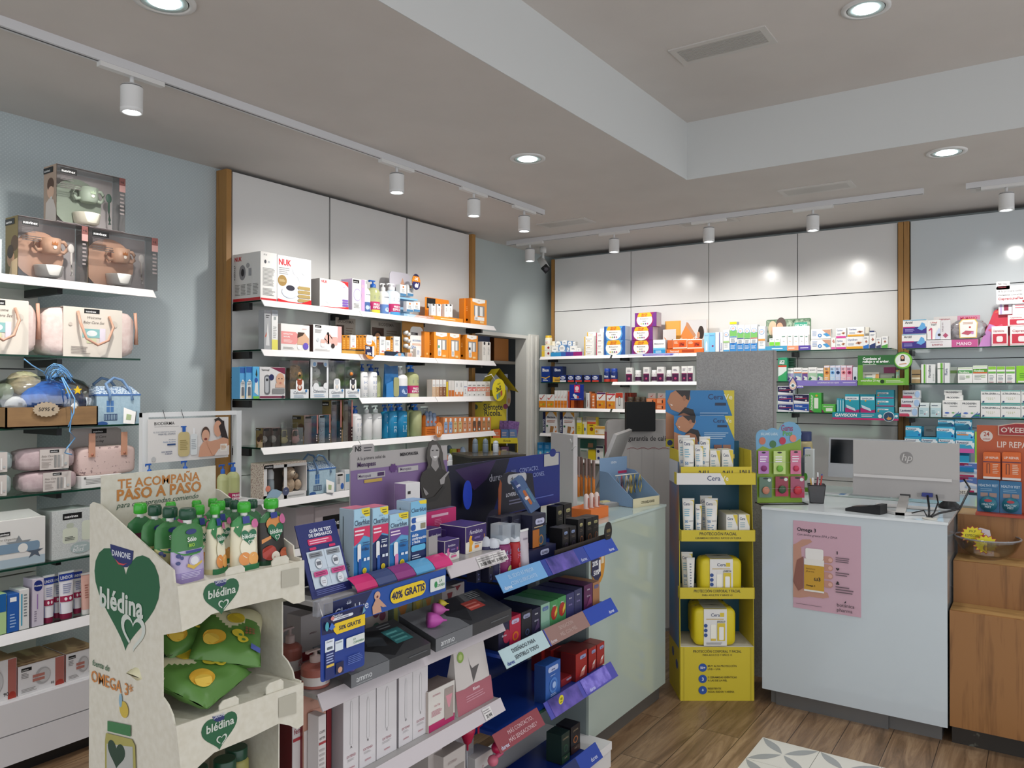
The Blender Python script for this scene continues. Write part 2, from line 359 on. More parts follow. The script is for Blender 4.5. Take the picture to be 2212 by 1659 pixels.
track('lighting_track',(-.5,2.95),(4.70,2.95),'x','long white lighting track running along the ceiling above the left wall shelves')
track('lighting_track',(5.53,.64),(5.53,3.83),'y','white lighting track across the ceiling in front of the back wall panels')
track('lighting_track',(5.55,-1.2),(5.55,.41),'y','short white lighting track entering the photo at the upper right')
heads=['nearest and largest spotlight on the left track','spotlight on the left track above the first pair of tall panels','spotlight on the left track, third along from the near end','spotlight at the far end of the left track','spotlight at the corner end of the back track, beside the security camera','spotlight on the back track, next after the corner one','spotlight on the back track, in front of a ceiling grille','spotlight on the back track nearest the raised ceiling bay','spotlight on the short track at the upper right']
hs=None
for i,((x,y),lb)in enumerate(zip(_h1+_h2,heads)):
 tilt=(-.32,0)if i<4 else(0,.22)
 if hs is None:
  t=hs=emp('track_spotlight',label=lb,cat='spotlight',group='track spotlights on the ceiling')
  B().box(-.014,.014,-.13,.13,-.018,0,'dcdbd9').obj('track_adapter',t)
  B().cyl((0,0,-.018),(0,0,-.05),.008,'d8d8d8').obj('swivel',t)
  h_=B().lathe([(.01,-.048),(.034,-.05),(.038,-.056)],'c9c9c9').lathe([(.0395,-.056),(.0395,-.059)],'6b6b6b').lathe([(.041,-.06),(.041,-.142),(.0415,-.143),(.0415,-.145),(.041,-.146),(.041,-.158),(.034,-.158),(.03,-.13)],'dededd').obj('lamp_head',t)
  B().lathe([(.029,-.1),(.029,-.15)],LED,n=20).obj('led_lens',h_)
 else:t=dup(hs,label=lb)
 t.location=(x,y,ZC-.034);t.rotation_euler=(0,0,PI/2 if i<4 else 0)
 for c in kids(t):
  if c.name.startswith('lamp_head'):c.rotation_euler=(0,0,0)
def grille(x0,x1,y0,y1,z,lb,n,dark='5a5856'):
 t=emp('ceiling_vent',((x0+x1)/2,(y0+y1)/2,z),0,lb,'ceiling vent');hx,hy=(x1-x0)/2,(y1-y0)/2
 b=B();f=.03;m=M('c8c4bf',.4)
 b.box(-hx,hx,-hy,-hy+f,-.006,0,m).box(-hx,hx,hy-f,hy,-.006,0,m).box(-hx,-hx+f,-hy+f,hy-f,-.006,0,m).box(hx-f,hx,-hy+f,hy-f,-.006,0,m);b.obj('frame',t)
 B().box(-hx+f,hx-f,-hy+f,hy-f,-.001,0,dark).obj('backing',t)
 b=B()
 for i in range(n):xx=-hx+f+(2*hx-2*f)*(i+.5)/n;b.box(xx-.0035,xx+.0035,-hy+f,hy-f,-.006,-.002,'bab6b1')
 b.obj('louvres',t)
grille(3.487,3.687,1.03,1.488,ZU,'long ceiling vent with dark slots inside the raised bay',12)
grille(5.06,5.25,.98,1.42,ZC,'flat grey ceiling vent between the raised bay and the back track',20,'9a9894')
grille(5.06,5.25,2.82,3.24,ZC,'flat grey ceiling vent near the corner end of the left track',20,'9a9894')
grille(5.62,5.81,1.9,2.35,ZC,'ceiling vent beyond the back lighting track',20,'9a9894')
grille(5.62,5.81,-.3,.40,ZC,'ceiling vent beyond the short track at the upper right',20,'9a9894')
t=emp('security_camera',(5.93,3.72,ZC),0,'white bullet security camera in the ceiling corner','security camera')
B().cyl((0,0,0),(0,0,-.05),.03,'d9d9d7').cyl((0,0,-.05),(0,0,-.12),.012,'d9d9d7').obj('bracket',t)
c_=B().tube([(.05,.05,-.10),(-.10,-.09,-.21)],[.04,.04],'dcdcda',4);c_.obj('body',t)
B().tube([(-.10,-.09,-.21),(-.112,-.101,-.219)],[.044,.044],'17171a',4).cyl((-.11,-.1,-.2175),(-.116,-.105,-.222),.016,'4b4750').obj('lens',t)
def shelf(lb,grp,x0,x1,yf,yb,z,rail=True,glass=True,ax='x',tagm=RAIL,slope=.018,hh=.036):
 """one shelf: glass board along x (or y), front edge at yf; sloped price rail as a sub-part"""
 if ax=='x':
  s_=B().box(x0,x1,yf,yb,z-.008,z,GLASS).box(x0,x1,yf-.0005,yf+.002,z-.008,z,GEDGE).box(x0,x0+.002,yf,yb,z-.008,z,GEDGE).obj('glass_shelf',label=lb,cat='glass shelf',group=grp)
  if rail:B().prism([(yf-.002,z+.001),(yf-.012-slope,z-hh),(yf-.009-slope,z-hh-.002),(yf+.004,z-.002)],rail[0]if rail is not True else x0,rail[1]if rail is not True else x1,tagm,'x').obj('price_rail',s_)
 else:
  s_=B().box(yf,yb,x0,x1,z-.008,z,GLASS).box(yf-.0005,yf+.002,x0,x1,z-.008,z,GEDGE).obj('glass_shelf',label=lb,cat='glass shelf',group=grp)
  if rail:B().prism([(yf-.002,z+.001),(yf-.012-slope,z-hh),(yf-.009-slope,z-hh-.002),(yf+.004,z-.002)],rail[0]if rail is not True else x0,rail[1]if rail is not True else x1,tagm,'y').obj('price_rail',s_)
 return s_
YP=3.862;YF=3.61
ZS=[2.093,1.817,1.541,1.268,.965,.665]
_px=[on(q,500,'y',YP).x for q in(502,710.5,714,877,881,1013)];PL,PR=_px[0],_px[5]
u1=emp('shelving_unit',(0,0,0),0,'tall wall unit of three glossy white panels with oak edges on the left wall','shelving unit')
for a,c in((_px[0],_px[1]),(_px[2],_px[3]),(_px[4],_px[5])):
 b=B()
 for z0,z1 in((.3,1.388),(1.392,2.845))if a>3 else((.3,1.09),(1.094,1.66),(1.664,2.845)):b.box(a,c,YP,YP+.018,z0,z1,PANEL)
 b.obj('back_panel',u1)
B().box(PL-.015,PR+.03,YP+.03,YW-.005,.1,2.845,M('26282b',.6)).obj('carcass',u1)
b=B().box(2.753,PL-.016,3.850,YW-.005,.0,2.85,OAK);b.obj('oak_post',u1)
B().box(PR+.004,PR+.045,3.83,YP+.03,.0,2.85,OAK).obj('oak_post',u1)
tag(B().box(PL,PR-.01,3.57,YP-.002,0,.30,PANEL).obj('base_cabinet'),'low white base cabinet under the middle unit of the left wall','cabinet')
for k,z in enumerate(ZS):
 for(a,c)in((PL+.005,3.553),(3.558,4.303),(4.308,5.02)):
  rl=True if not(k==2 and a<3)else None
  s_=shelf('glass shelf %s, %s section of the middle unit, %s from the top'%('with white price rail' if rl else 'with bare green edge','near' if a<3 else 'middle' if a<4 else 'far',ORD[k]),'glass shelves of the middle unit',a,c,YF,YP-.002,z,rail=rl)
 for a in(PL+.002,3.545,4.29,4.99):B().box(a,a+.022,YF+.10,YP-.002,z-.05,z-.010,BLACK).obj('shelf_bracket',u1)
YL=3.49
u2=emp('shelving_unit',(0,0,0),0,'slatted white wall unit at the left photo edge, behind the baby gifts','shelving unit')
b=B()
for i in range(13):b.box(-.6,1.78,YW-.03,YW-.004,.34+i*.135,.34+i*.135+.129,'d9d6cf')
b.obj('slatted_back',u2)
B().box(-.6,1.78,YW-.004,YW-.001,.3,2.1,'3a3936').obj('backing',u2)
ZL=[2.062,1.737,1.435,1.157,.862,.600]
XE=[2.095,2.035,2.07,2.03,1.96,2.0]
for k,z in enumerate(ZL):
 shelf('%s glass shelf from the top of the slatted unit at the left photo edge'%ORD[k],'glass shelves of the slatted unit',-.6,XE[k],YL,YW-.032,z,rail=True if k in(0,5)else None)
 for a in(.6,1.72):B().box(a,a+.022,YL+.12,YW-.03,z-.045,z-.010,BLACK).obj('shelf_bracket',u2)
bc=tag(B().box(-.6,1.98,3.50,YW-.034,0.06,.322,'e3e1e2').obj('base_cabinet'),'low white drawer cabinet with two long drawer fronts at the lower left','cabinet')
for z0,z1 in((.065,.185),(.190,.318)):B().box(-.6,1.98,3.485,3.50,z0,z1,'e0dee0').obj('drawer_front',bc)
B().box(-.6,1.97,3.54,3.6,0,.06,'1c1b1b').obj('plinth',bc)
XP,XF=6.33,6.08
u3=emp('shelving_unit',(0,0,0),0,'wide back wall unit of glossy white panels between two oak edges','shelving unit')
for a,c in((3.052,3.838),(2.338,3.046),(1.618,2.332),(.905,1.612)):
 b=B()
 for z0,z1 in((.1,.90),(.905,1.33),(1.335,1.835),(1.84,2.324),(2.330,2.822)):b.box(XP,XP+.018,a,c,z0,z1,PANEL)
 b.obj('back_panel',u3)
B().box(XP+.03,XW-.005,.86,3.86,.1,2.822,M('26282b',.6)).obj('carcass',u3)
B().box(XP-.01,XP+.03,3.842,3.872,0,2.822,OAK).obj('oak_post',u3)
B().box(XP-.02,XP+.03,.863,.898,0,2.822,OAK).obj('oak_post',u3)
ZB=[1.893,1.660,1.427,1.195,.975]
for k,z in enumerate(ZB):
 for(a,c,rl)in((3.12,3.838,k!=1),(2.30,3.10,True),(1.62,2.29,False),(.907,1.61,False)):
  if c<2 and k>2:continue
  shelf('glass shelf on the back wall, %s from the top in the %s section'%(ORD[k],'corner' if a>3 else 'second' if a>2.2 else 'third' if a>1.6 else 'fourth'),'glass shelves of the back wall',a,c,XF,XP-.002,z,rail=True if rl else None,ax='y',hh=.026,slope=.01)
 for a in(3.80,3.06,2.31,1.6):B().box(XF+.1,XP-.002,a,a+.022,z-.045,z-.010,BLACK).obj('shelf_bracket',u3)
u4=emp('shelving_unit',(0,0,0),0,'glossy grey-white back wall unit right of the double oak post','shelving unit')
b=B()
for z0,z1 in((.1,.90),(.905,1.33),(1.335,1.815),(1.82,2.324),(2.330,2.822)):b.box(XP,XP+.018,-1.4,.818,z0,z1,M('ccd3d6',.12,name='glossy_grey_panel'))
b.obj('back_panel',u4);B().box(XP+.03,XW-.005,-1.4,.855,.1,2.822,M('26282b',.6)).obj('carcass',u4)
B().box(XP-.02,XP+.03,.825,.860,0,2.822,OAK).obj('oak_post',u4)
for k,z in enumerate((1.887,1.643,1.410)):
 shelf('glass shelf right of the double oak post, %s from the top'%ORD[k],'glass shelves right of the double oak post',-1.4,.815,XF,XP-.022,z,rail=None,ax='y')
 B().box(XF+.1,XP-.002,.79,.81,z-.045,z-.01,BLACK).obj('shelf_bracket',u4)
tag(B().box(5.98,XP-.022,.40,.815,1.055,1.085,'1f7fb4').obj('display_plinth'),'flat turquoise plinth carrying the laxative boxes','display stand')
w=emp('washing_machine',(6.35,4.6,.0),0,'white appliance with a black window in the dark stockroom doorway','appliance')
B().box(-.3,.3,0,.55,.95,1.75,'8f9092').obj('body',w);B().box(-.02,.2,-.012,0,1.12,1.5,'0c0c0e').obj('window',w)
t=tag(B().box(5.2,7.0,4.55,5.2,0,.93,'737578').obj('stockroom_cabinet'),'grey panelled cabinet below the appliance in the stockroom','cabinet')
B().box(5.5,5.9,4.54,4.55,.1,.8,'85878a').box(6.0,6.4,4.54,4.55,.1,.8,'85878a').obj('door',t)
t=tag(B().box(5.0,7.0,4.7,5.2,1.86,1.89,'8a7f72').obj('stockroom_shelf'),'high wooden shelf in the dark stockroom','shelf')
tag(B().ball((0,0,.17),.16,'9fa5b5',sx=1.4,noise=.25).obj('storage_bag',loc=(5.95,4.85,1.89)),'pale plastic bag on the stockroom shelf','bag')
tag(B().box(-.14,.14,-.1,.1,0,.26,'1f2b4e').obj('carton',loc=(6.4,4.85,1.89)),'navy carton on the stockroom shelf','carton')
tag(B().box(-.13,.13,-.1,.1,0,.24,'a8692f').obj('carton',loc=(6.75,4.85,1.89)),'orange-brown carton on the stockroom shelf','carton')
def bottle(w,h,body,cap,art=(),fill=None,pump=True,d=None,bh=None,name='pump_bottle',shape='round',capk='pump',lab=None):
 """rounded bottle with a pump or cap as a part. returns root (mesh body)"""
 d=d or w;r=w/2;sy=d/w;b=B();bh=bh or h*.74
 prof=[(r*.86,0),(r*.97,bh*.015),(r,bh*.04),(r,bh*.80),(r*.93,bh*.88),(r*.7,bh*.955),(r*.36,bh),(r*.34,bh+h*.02)]if shape=='round' else[(r*.9,0),(r,bh*.03),(r,bh*.90),(r*.9,bh*.965),(r*.45,bh*.99),(r*.36,bh)]
 if lab:
  zs=[0,*lab[1:]];seg=[]
  def mf(a):
   z=(prof[a][1]+prof[a+1][1])/2
   return lab[0]if lab[1]*bh<z<lab[2]*bh else body
  pr=[]
  for k in range(len(prof)-1):
   pr.append(prof[k])
   for q in(lab[1]*bh,lab[2]*bh):
    if prof[k][1]<q<prof[k+1][1]-1e-5:t=(q-prof[k][1])/(prof[k+1][1]-prof[k][1]);pr.append((prof[k][0]+(prof[k+1][0]-prof[k][0])*t,q))
  pr.append(prof[-1]);prof=pr;b.lathe(prof,body,cy=d/2,n=20,sy=sy,mf=mf)
 else:b.lathe(prof,body,cy=d/2,n=20,sy=sy)
 def cy(u,v,o):
  a=(u-w/2)/r*.92;a=max(-1.25,min(1.25,a));return((r+o)*sin(a),d/2-(r*sy+o+.0006)*cos(a),v)
 if art:b.art((-r,0,0),(w,0,0),(0,0,bh),art,cyl=cy)
 root=b.obj(name)
 if capk=='pump':
  c=B();c.lathe([(r*.40,bh+h*.005),(r*.40,bh+(h-bh)*.45),(r*.30,bh+(h-bh)*.5),(r*.13,bh+(h-bh)*.55),(r*.13,h*.965)],cap,cy=d/2,n=14)
  c.box(-r*.75,r*.30,d/2-r*.17,d/2+r*.17,h*.965,h,cap);c.box(-r*.80,-r*.66,d/2-r*.12,d/2+r*.12,h*.94,h*.99,cap);c.obj('pump',root)
 elif capk=='cap':B().lathe([(r*.62,bh-h*.03),(r*.62,h*.985),(r*.55,h)],cap,cy=d/2,n=18).obj('cap',root)
 elif capk=='dome':B().lathe([(r*.92,bh-h*.05),(r*.95,bh),(r*.85,bh+(h-bh)*.5),(r*.5,bh+(h-bh)*.9),(r*.1,h)],cap,cy=d/2,n=18).obj('cap',root)
 elif capk=='wide':B().lathe([(r*.9,bh-h*.02),(r*.9,h*.99),(r*.85,h)],cap,cy=d/2,n=18).obj('cap',root)
 return root
def put(o,S,x0,x1,yt,label,cat='bottle',group=None,off=.01,yb=None,rot=0):
 p,w,h,rz=S.at(x0,x1,yt,off,yb);o.location=p;o.rotation_euler=(0,0,rz+rot);return tag(o,label,cat,group)
def btl(S,x0,x1,yt,label,body='f1f0ee',cap='eeeeee',cat='bottle',group=None,off=.015,yb=None,ratio=.74,**k):
 p,w,h,rz=S.at(x0,x1,yt,off,yb);o=bottle(w*.97,h,body,cap,bh=h*ratio,**k);o.location=p;o.rotation_euler=(0,0,rz);return tag(o,label,cat,group)
def tube_up(w,h,body,cap,art=(),name='cream_tube',capfrac=.12,lab=None):
 """squeeze tube standing on its cap, crimped flat at the top"""
 b=B();n=20;K=9;V=[];ch=h*capfrac;r0=w*.40
 for i in range(K):
  t=i/(K-1);z=ch+(h-ch)*t;rx=r0+(w/2-r0)*t;ry=r0*.8*(1-t)**.8+.0012
  for j in range(n):a=2*PI*j/n;V.append((rx*cos(a),r0*.8+ry*sin(a),z))
 F=[(i*n+j,i*n+(j+1)%n,(i+1)*n+(j+1)%n,(i+1)*n+j)for i in range(K-1)for j in range(n)]
 b.add(V,F,body,True)
 def cy(u,v,o):
  t=min(1,max(0,v/(h-ch)));rx=r0+(w/2-r0)*t;ry=r0*.8*(1-t)**.8+.0012;q=max(-.97,min(.97,(u-w/2)/(w/2)))
  return(rx*q,r0*.8-ry*math.sqrt(max(0,1-q*q))-o-.0008,ch+v)
 b.art((-w/2,0,ch),(w,0,0),(0,0,h-ch),list(art)+[('R',0,.95,1,1,'d9d9d6' if art else body)],cyl=cy)
 root=b.obj(name);B().lathe([(r0*.9,0),(r0*.95,ch*.1),(r0*.95,ch)],cap,cy=r0*.8,n=18,sy=.85).obj('cap',root);return root
def pouch(w,h,cols,cap,art=(),name='food_pouch'):
 """spouted pouch: flat gusseted body, neck and screw cap"""
 b=B();n=18;K=12;hb=h*.80;V=[];rows=[]
 for i in range(K):
  t=i/(K-1);z=hb*t;wx=w/2*(1 if t<.86 else 1-.62*((t-.86)/.14)**1.6);ry=.021*(1-t*.9)**.7*(.9 if t>.02 else.8)+.0018
  rows.append((z,wx,ry))
  for j in range(n):
   a=2*PI*j/n;c,s=cos(a),sin(a);V.append((wx*math.copysign(abs(c)**.6,c),.022+ry*s,z))
 for i in range(K-1):
  t=(i+.5)/(K-1);m=cols[0]if t<cols[3]else cols[1]if t<cols[4]else cols[2]
  b.add([V[q]for q in range(i*n,i*n+2*n)],[(j,(j+1)%n,n+(j+1)%n,n+j)for j in range(n)],m,True)
 b.add([V[j]for j in range(n)],[tuple(range(n-1,-1,-1))],cols[0]);b.add([V[(K-1)*n+j]for j in range(n)],[tuple(range(n))],cols[2])
 def cy(u,v,o):
  t=min(.999,v/hb);i=int(t*(K-1));f_=t*(K-1)-i;wx=rows[i][1]*(1-f_)+rows[i+1][1]*f_;ry=rows[i][2]*(1-f_)+rows[i+1][2]*f_;q=max(-.98,min(.98,(u-w/2)/wx))
  return(wx*q,.022-ry*(1-abs(q)**3.3)**.3-o-.0012,v)
 b.art((-w/2,0,0),(w,0,0),(0,0,hb),art,cyl=cy)
 b.cyl((0,.022,hb-.002),(0,.022,hb+h*.06),w*.11,'e5e5e0',12);root=b.obj(name)
 B().lathe([(w*.19,hb+h*.05),(w*.22,hb+h*.065),(w*.22,h*.965),(w*.18,h),(w*.07,h*.995)],cap,cy=.022,n=18).obj('cap',root)
 return root
def clearbox(w,d,h,topc=None,name='clear_gift_box'):
 """transparent display carton: panes as one part, contents added by the caller"""
 t=emp(name)
 b=B();e=.0008;x=w/2
 b.box(-x,x,0,e,0,h,CLR).box(-x,-x+e,0,d,0,h,CLR).box(x-e,x,0,d,0,h,CLR).box(-x,x,0,d,h-e,h,CLR);b.obj('clear_carton',t);return t
def print_side(b,x,y0,y1,z0,z1,kind):
 if kind=='baby':b.left(x,y0,y1,z0,z1,[('R',0,0,1,1,'b79f8c'),('C',.55,.55,.28,'e0b79b'),('C',.55,.66,.27,'5c3f2c'),('C',.58,.52,.24,'e3bda2'),('P',[(.15,0),(.2,.35),(.45,.42),(.8,.38),(1,.2),(1,0)],'d9d0c8'),('C',.62,.42,.06,'e9ece8'),('R',0,.87,.75,.97,'141414'),('T',.06,.895,.045,'ffffff','suavinex','l',.01,.6)])
 else:b.left(x,y0,y1,z0,z1,[('R',0,0,1,1,'7a6a3c'),('C',.75,.55,.3,'54391f'),('C',.45,.3,.3,'c79a78'),('C',.42,.42,.26,'3e2716'),('P',[(.3,0),(.5,.25),(1,.3),(1,0)],'d8bd95'),('R',0,.87,.75,.97,'141414'),('T',.06,.895,.045,'ffffff','suavinex','l',.01,.6)])
def feeding_box(w,d,h,plate,cup,bowl,spoon,side,lb):
 t=clearbox(w,d,h,name='feeding_set_box');x=w/2
 b=B().box(-x+.002,x-.002,d-.003,d-.001,.001,h-.002,'c4bdbd').box(-x+.001,x-.001,.002,d-.002,.0002,.002,'b5adad').box(-x,x,0,d*.2,h,h+.001,'8d7f7e');print_side(b,-x-.0005,0,d,0,h,side);b.obj('printed_card',t)
 b=B().fr(-x,x,0,0,h,[('R',.05,.86,.28,.96,'101010'),('T',.065,.885,.05,'f4f4f4','suavinex','l',.012,.2),('L',.05,.74,.24,.83,4,'6b6464'),('L',.05,.60,.36,.70,3,'55504e'),('R',.905,.86,1,1,'7c4b47'),('T',.92,.9,.05,'1b1414','+6','l',.01,.07),('R',.905,.74,1,.86,'b98f8a'),('L',.915,.3,.985,.72,6,'8f8583')]);b.obj('front_print',t)
 B().lathe([(.01,-.004),(.085*w/.3,0),(.107*w/.3,.006),(.107*w/.3,.01)],plate,n=28).obj('plate',t,loc=(-.03*w/.3,d*.72,h*.43),rot=(PI/2,0,0))
 c=B().lathe([(.03,0),(.038,.01),(.040,.065),(.037,.065),(.035,.012)],cup,n=22).fr(-.012,.012,-.0405,.018,.05,[('P',[(0,.5),(0,1),(.25,.7),(.5,1),(.75,.7),(1,1),(1,.5)],'b5713a' if side!='baby' else 'b9c9ae'),('C',.5,.2,.3,'efe6dc')])
 co=c.obj('cup',t,loc=(.005,d*.38,h*.46))
 for s_ in(-1,1):B().tube([(s_*.036,0,.055),(s_*.055,0,.058),(s_*.066,0,.045),(s_*.066,0,.022),(s_*.054,0,.010),(s_*.036,0,.014)],.008,cup,8).obj('handle',co)
 B().lathe([(.035,0),(.05,.008),(.056,.045),(.057,.05),(.053,.05),(.05,.012)],bowl,n=24).obj('bowl',t,loc=(.0,d*.42,.012))
 s_=B().ball((0,0,.148),.014,spoon,sz=1.5,sy=.35).tube([(0,0,.13),(0,.004,.09),(0,0,.05),(0,0,.03)],[.004,.0045,.006,.007],spoon);s_.obj('spoon',t,loc=(.098*w/.3,d*.3,0),rot=(0,-.04,0))
 return tag(t,lb,'feeding set','boxed baby feeding sets on the top left shelf')
def cushion(w,d,h,m,rows=0,mf=None,noise=.02,nx=22,ny=12,p=.45):
 """soft bag body: a superellipsoid standing on z=0"""
 b=B();V=[];F=[]
 for i in range(ny+1):
  for j in range(nx):
   a=-PI/2+PI*i/ny;c=2*PI*j/nx;S_=lambda v,e:math.copysign(abs(v)**e,v)
   q=1+noise*sin(j*2.7+i*1.9)
   V.append((w/2*S_(cos(a),p)*S_(cos(c),p)*q,d/2+d/2*S_(cos(a),p)*S_(sin(c),p)*q,h/2+h/2*S_(sin(a),p)))
 for i in range(ny):
  for j in range(nx):
   b.add([V[i*nx+j],V[i*nx+(j+1)%nx],V[(i+1)*nx+(j+1)%nx],V[(i+1)*nx+j]],[(0,1,2,3)],mf(V[i*nx+j])if mf else m,True)
 return b
def fuse(o,dist=.0004):
 import bmesh
 bm=bmesh.new();bm.from_mesh(o.data);bmesh.ops.remove_doubles(bm,verts=bm.verts,dist=dist);bm.to_mesh(o.data);bm.free();return o
def face(cx,cy,s,skin,hair,shirt=None,k=1.0,flip=1):
 """flat printed portrait; s = head radius as a fraction of width; k = width/height of the print"""
 e=[]
 if shirt:e.append(('P',[(cx-2.0*s,0),(cx-1.7*s,cy-1.9*s*k),(cx-.6*s,cy-1.25*s*k),(cx+.6*s,cy-1.25*s*k),(cx+1.7*s,cy-1.9*s*k),(cx+2.0*s,0)],shirt))
 e+=[('C',cx,cy+.1*s*k,s*1.18,hair,s*1.4*k),('P',[(cx-.3*s,cy-1.5*s*k),(cx-.3*s,cy),(cx+.3*s,cy),(cx+.3*s,cy-1.5*s*k)],skin),('C',cx,cy,s*.85,skin,s*1.12*k),('C',cx-.3*s,cy+.15*s*k,s*.09,'3a2c24',s*.06*k),('C',cx+.3*s,cy+.15*s*k,s*.09,'3a2c24',s*.06*k),('P',[(cx-.28*s,cy-.42*s*k),(cx,cy-.62*s*k),(cx+.28*s,cy-.42*s*k)],'f0e6e0')]
 return e
L=[Shelf(1,YL,z)for z in ZL]+[Shelf(1,YL,.322)]
def L_place(S,x0,x1,yt,off,yb=None):return S.at(x0,x1,yt,off,yb)
pz=None
for(x0,x1,yt,yb,cols,sd,lb)in((39.5,190,443,None,('d9ab90','dfb295','f2efe8','f1ece6'),'duo','clear feeding set box with pink cup, left one, showing a dark photo side'),(191.5,341,470,None,('d9ab90','dfb295','f2efe8','f1ece6'),'duo','clear feeding set box with pink cup, at the shelf end'),(122.8,271,318,454,('98a494','bccab8','eee8d6','3f6253'),'baby','clear baby feeding set box with sage green cup, topmost of its stack')):
 p,w_,h_,rz=L[0].at(x0,x1,yt,.008,yb)
 if yb:p.z=L[0].z+.254;h_=.245
 else:h_=.25
 t=feeding_box(w_,.11,h_,cols[0],cols[1],cols[2],cols[3],sd,lb);t.location=p;t.rotation_euler=(0,0,rz)
tag(B().box(-.02,.02,0,.05,0,.14,'f3f3f3').fr(-.02,.02,0,0,.14,[('C',.6,.45,.3,'9bb9c9')]).obj('product_box',loc=(1.43,3.50,L[0].z)),'white box cut off by the left photo edge on the top left shelf','box')
def care_bag(S,x0,x1,yt,c0,c1,lb):
 p,w,h,rz=S.at(x0,x1,yt,.012);quilt=noisy('e8cfc8','f0dcd5',(40,40,40),.9,.6,name='quilted_fabric')
 t=emp('baby_care_bag',p,rz,lb,'bag','quilted baby care bags')
 a=S.at(c0,c1,yt,.012);cx=a[0].x-p.x;cw=a[1]
 fuse(cushion(w,.17,h*.97,quilt,p=.38,noise=.03).obj('bag_body',t))
 cb=B().box(cx-cw/2,cx+cw/2,-.004,-.002,0,h*.95,'e6ddd0').box(cx-cw/2,cx+cw/2,-.002,.13,h*.95,h*.95+.003,'e2d9cc')
 cb.fr(cx-cw/2,cx+cw/2,-.004,0,h*.95,[('R',.34,.9,.6,.99,'161616'),('T',.365,.92,.045,'ffffff','suavinex','l',.01,.22),('T',.5,.79,.055,'6d655f','Welcome','c',0,.4,.3),('T',.5,.69,.055,'6d655f','Baby Care Set','c',0,.5,.3),('R',.31,.40,.63,.58,'8fc3c2'),('C',.47,.49,.09,'e9efee',.06),('R',.38,.29,.54,.39,'dce0b8'),('R',.60,.30,.70,.60,'e9e2ee'),('L',.12,.06,.45,.22,5,'9a9088'),('C',.85,.7,.06,'d9cfc2'),('C',.11,.66,.03,'cfc4b8')])
 cb.obj('card_sleeve',t)
 B().tube([(cx-cw*.28,-.012,h*.88),(cx-cw*.27,-.03,h*.65),(cx-cw*.2,-.045,h*.35),(cx-cw*.02,-.05,h*.23),(cx+cw*.17,-.045,h*.33),(cx+cw*.29,-.03,h*.6),(cx+cw*.25,-.012,h*.82)],[.006]*7,'dba890',6).obj('handle',t)
 B().tube([(w*.5,.02,h*.95),(w*.53,.03,h*.6),(w*.54,.04,h*.3)],[.008,.006,.010],'d8a68e',6).obj('strap',t)
 return t
care_bag(L[1],96,297,662,136,263,'pink quilted baby care bag in a cream card sleeve, at the shelf end')
care_bag(L[1],-110,86,640,-70,61,'pink quilted care bag in a cream card sleeve, cut off by the photo edge')
p,w,h,rz=L[2].at(8,207,800,.0)
t=emp('gift_basket',(p.x,3.47,L[2].z),0,'cellophane wrapped gift basket with blue plush, curled ribbon and a price burst','gift basket')
b=B();kr=noisy('8a6a48','9a7850',(9,9,30),.8,name='kraft_board');b.box(-w/2,w/2,0,.006,0,.085,kr).box(-w/2,w/2,.19,.196,0,.085,kr).box(-w/2,-w/2+.006,0,.19,0,.085,kr).box(w/2-.006,w/2,0,.19,0,.085,kr).box(-w/2,w/2,0,.19,0,.006,kr);b.obj('tray',t)
bl=noisy('2268c4','2f7bd8',(40,40,40),.95,.5,name='blue_plush');b=B().ball((.02,.09,.14),.062,bl,sx=1.7,sz=.9,noise=.05).ball((-.04,.08,.12),.055,bl,noise=.05)
b.ball((.12,.06,.10),.05,M('223a72',.9),sx=.8).ball((.085,.03,.085),.032,'eeeeea',sz=1.1);b.obj('blue_plush_toy',t)
star=[(cos(PI/2+i*PI/5)*(.02 if i%2==0 else.009),sin(PI/2+i*PI/5)*(.02 if i%2==0 else.009))for i in range(10)]
for sx_,sz_ in((.06,.155),(.1,.155)):B().prism([(sx_+a,sz_+c)for a,c in star],.004,.009,'f2c81e').obj('yellow_star',t)
fl=noisy('d8c59c','e8d8b4',(60,60,60),.95,.7,name='cream_fleece');B().ball((-.07,.11,.185),.05,fl,sx=1.4,noise=.15).obj('cream_plush_toy',t)
B().ball((-.155,.09,.15),.035,'aeb79b',noise=.1).ball((-.12,.07,.09),.04,'e8e6e0').obj('baby_clothes',t)
V=[];cw_=cushion(w+.03,.21,.215,clear('f4f6f8',.9,.08,'cellophane',.5),p=.7,noise=.05);fuse(cw_.obj('cellophane_wrap',t,loc=(0,-.004,.002)))
rb=M('7db4e6',.3);b=B()
for i in range(11):
 a=2*PI*i/11;R_=.035+.03*random.random();b.tube([(.035+R_*cos(a+q)*min(1,q*1.3),.03+R_*.6*sin(a+q)*min(1,q*1.3),.215+.03*sin(q*2+i)+.006*i%.03)for q in[k*.45 for k in range(8)]],.0022,rb,4)
b.tube([(.03,.0,.21),(.05,-.03,.13),(.055,-.035,.05),(.05,-.03,-.02),(.075,-.025,-.05),(.04,-.03,-.09),(.03,-.03,-.11),(.06,-.03,-.12)],.003,rb,5);b.tube([(.035,.0,.21),(.07,-.03,.12),(.065,-.035,.06),(.045,-.03,0)],.003,rb,5);b.tube([(-.03,.02,.23),(-.08,.02,.26),(-.11,.02,.285)],.0025,rb,4);b.obj('ribbon',t)
pb=[(.055*cos(2*PI*i/36)*(1 if i%2 else.88),.032*sin(2*PI*i/36)*(1 if i%2 else.88))for i in range(36)]
b=B().prism([(-.035+a,.075+c)for a,c in pb],-.010,-.0088,'b7a58c');b.fr(-.085,.015,-.010,.05,.10,[('T',.5,.38,.3,'141414',"50'95 €",'c',.01,.75,.15)]);b.obj('price_burst',t)
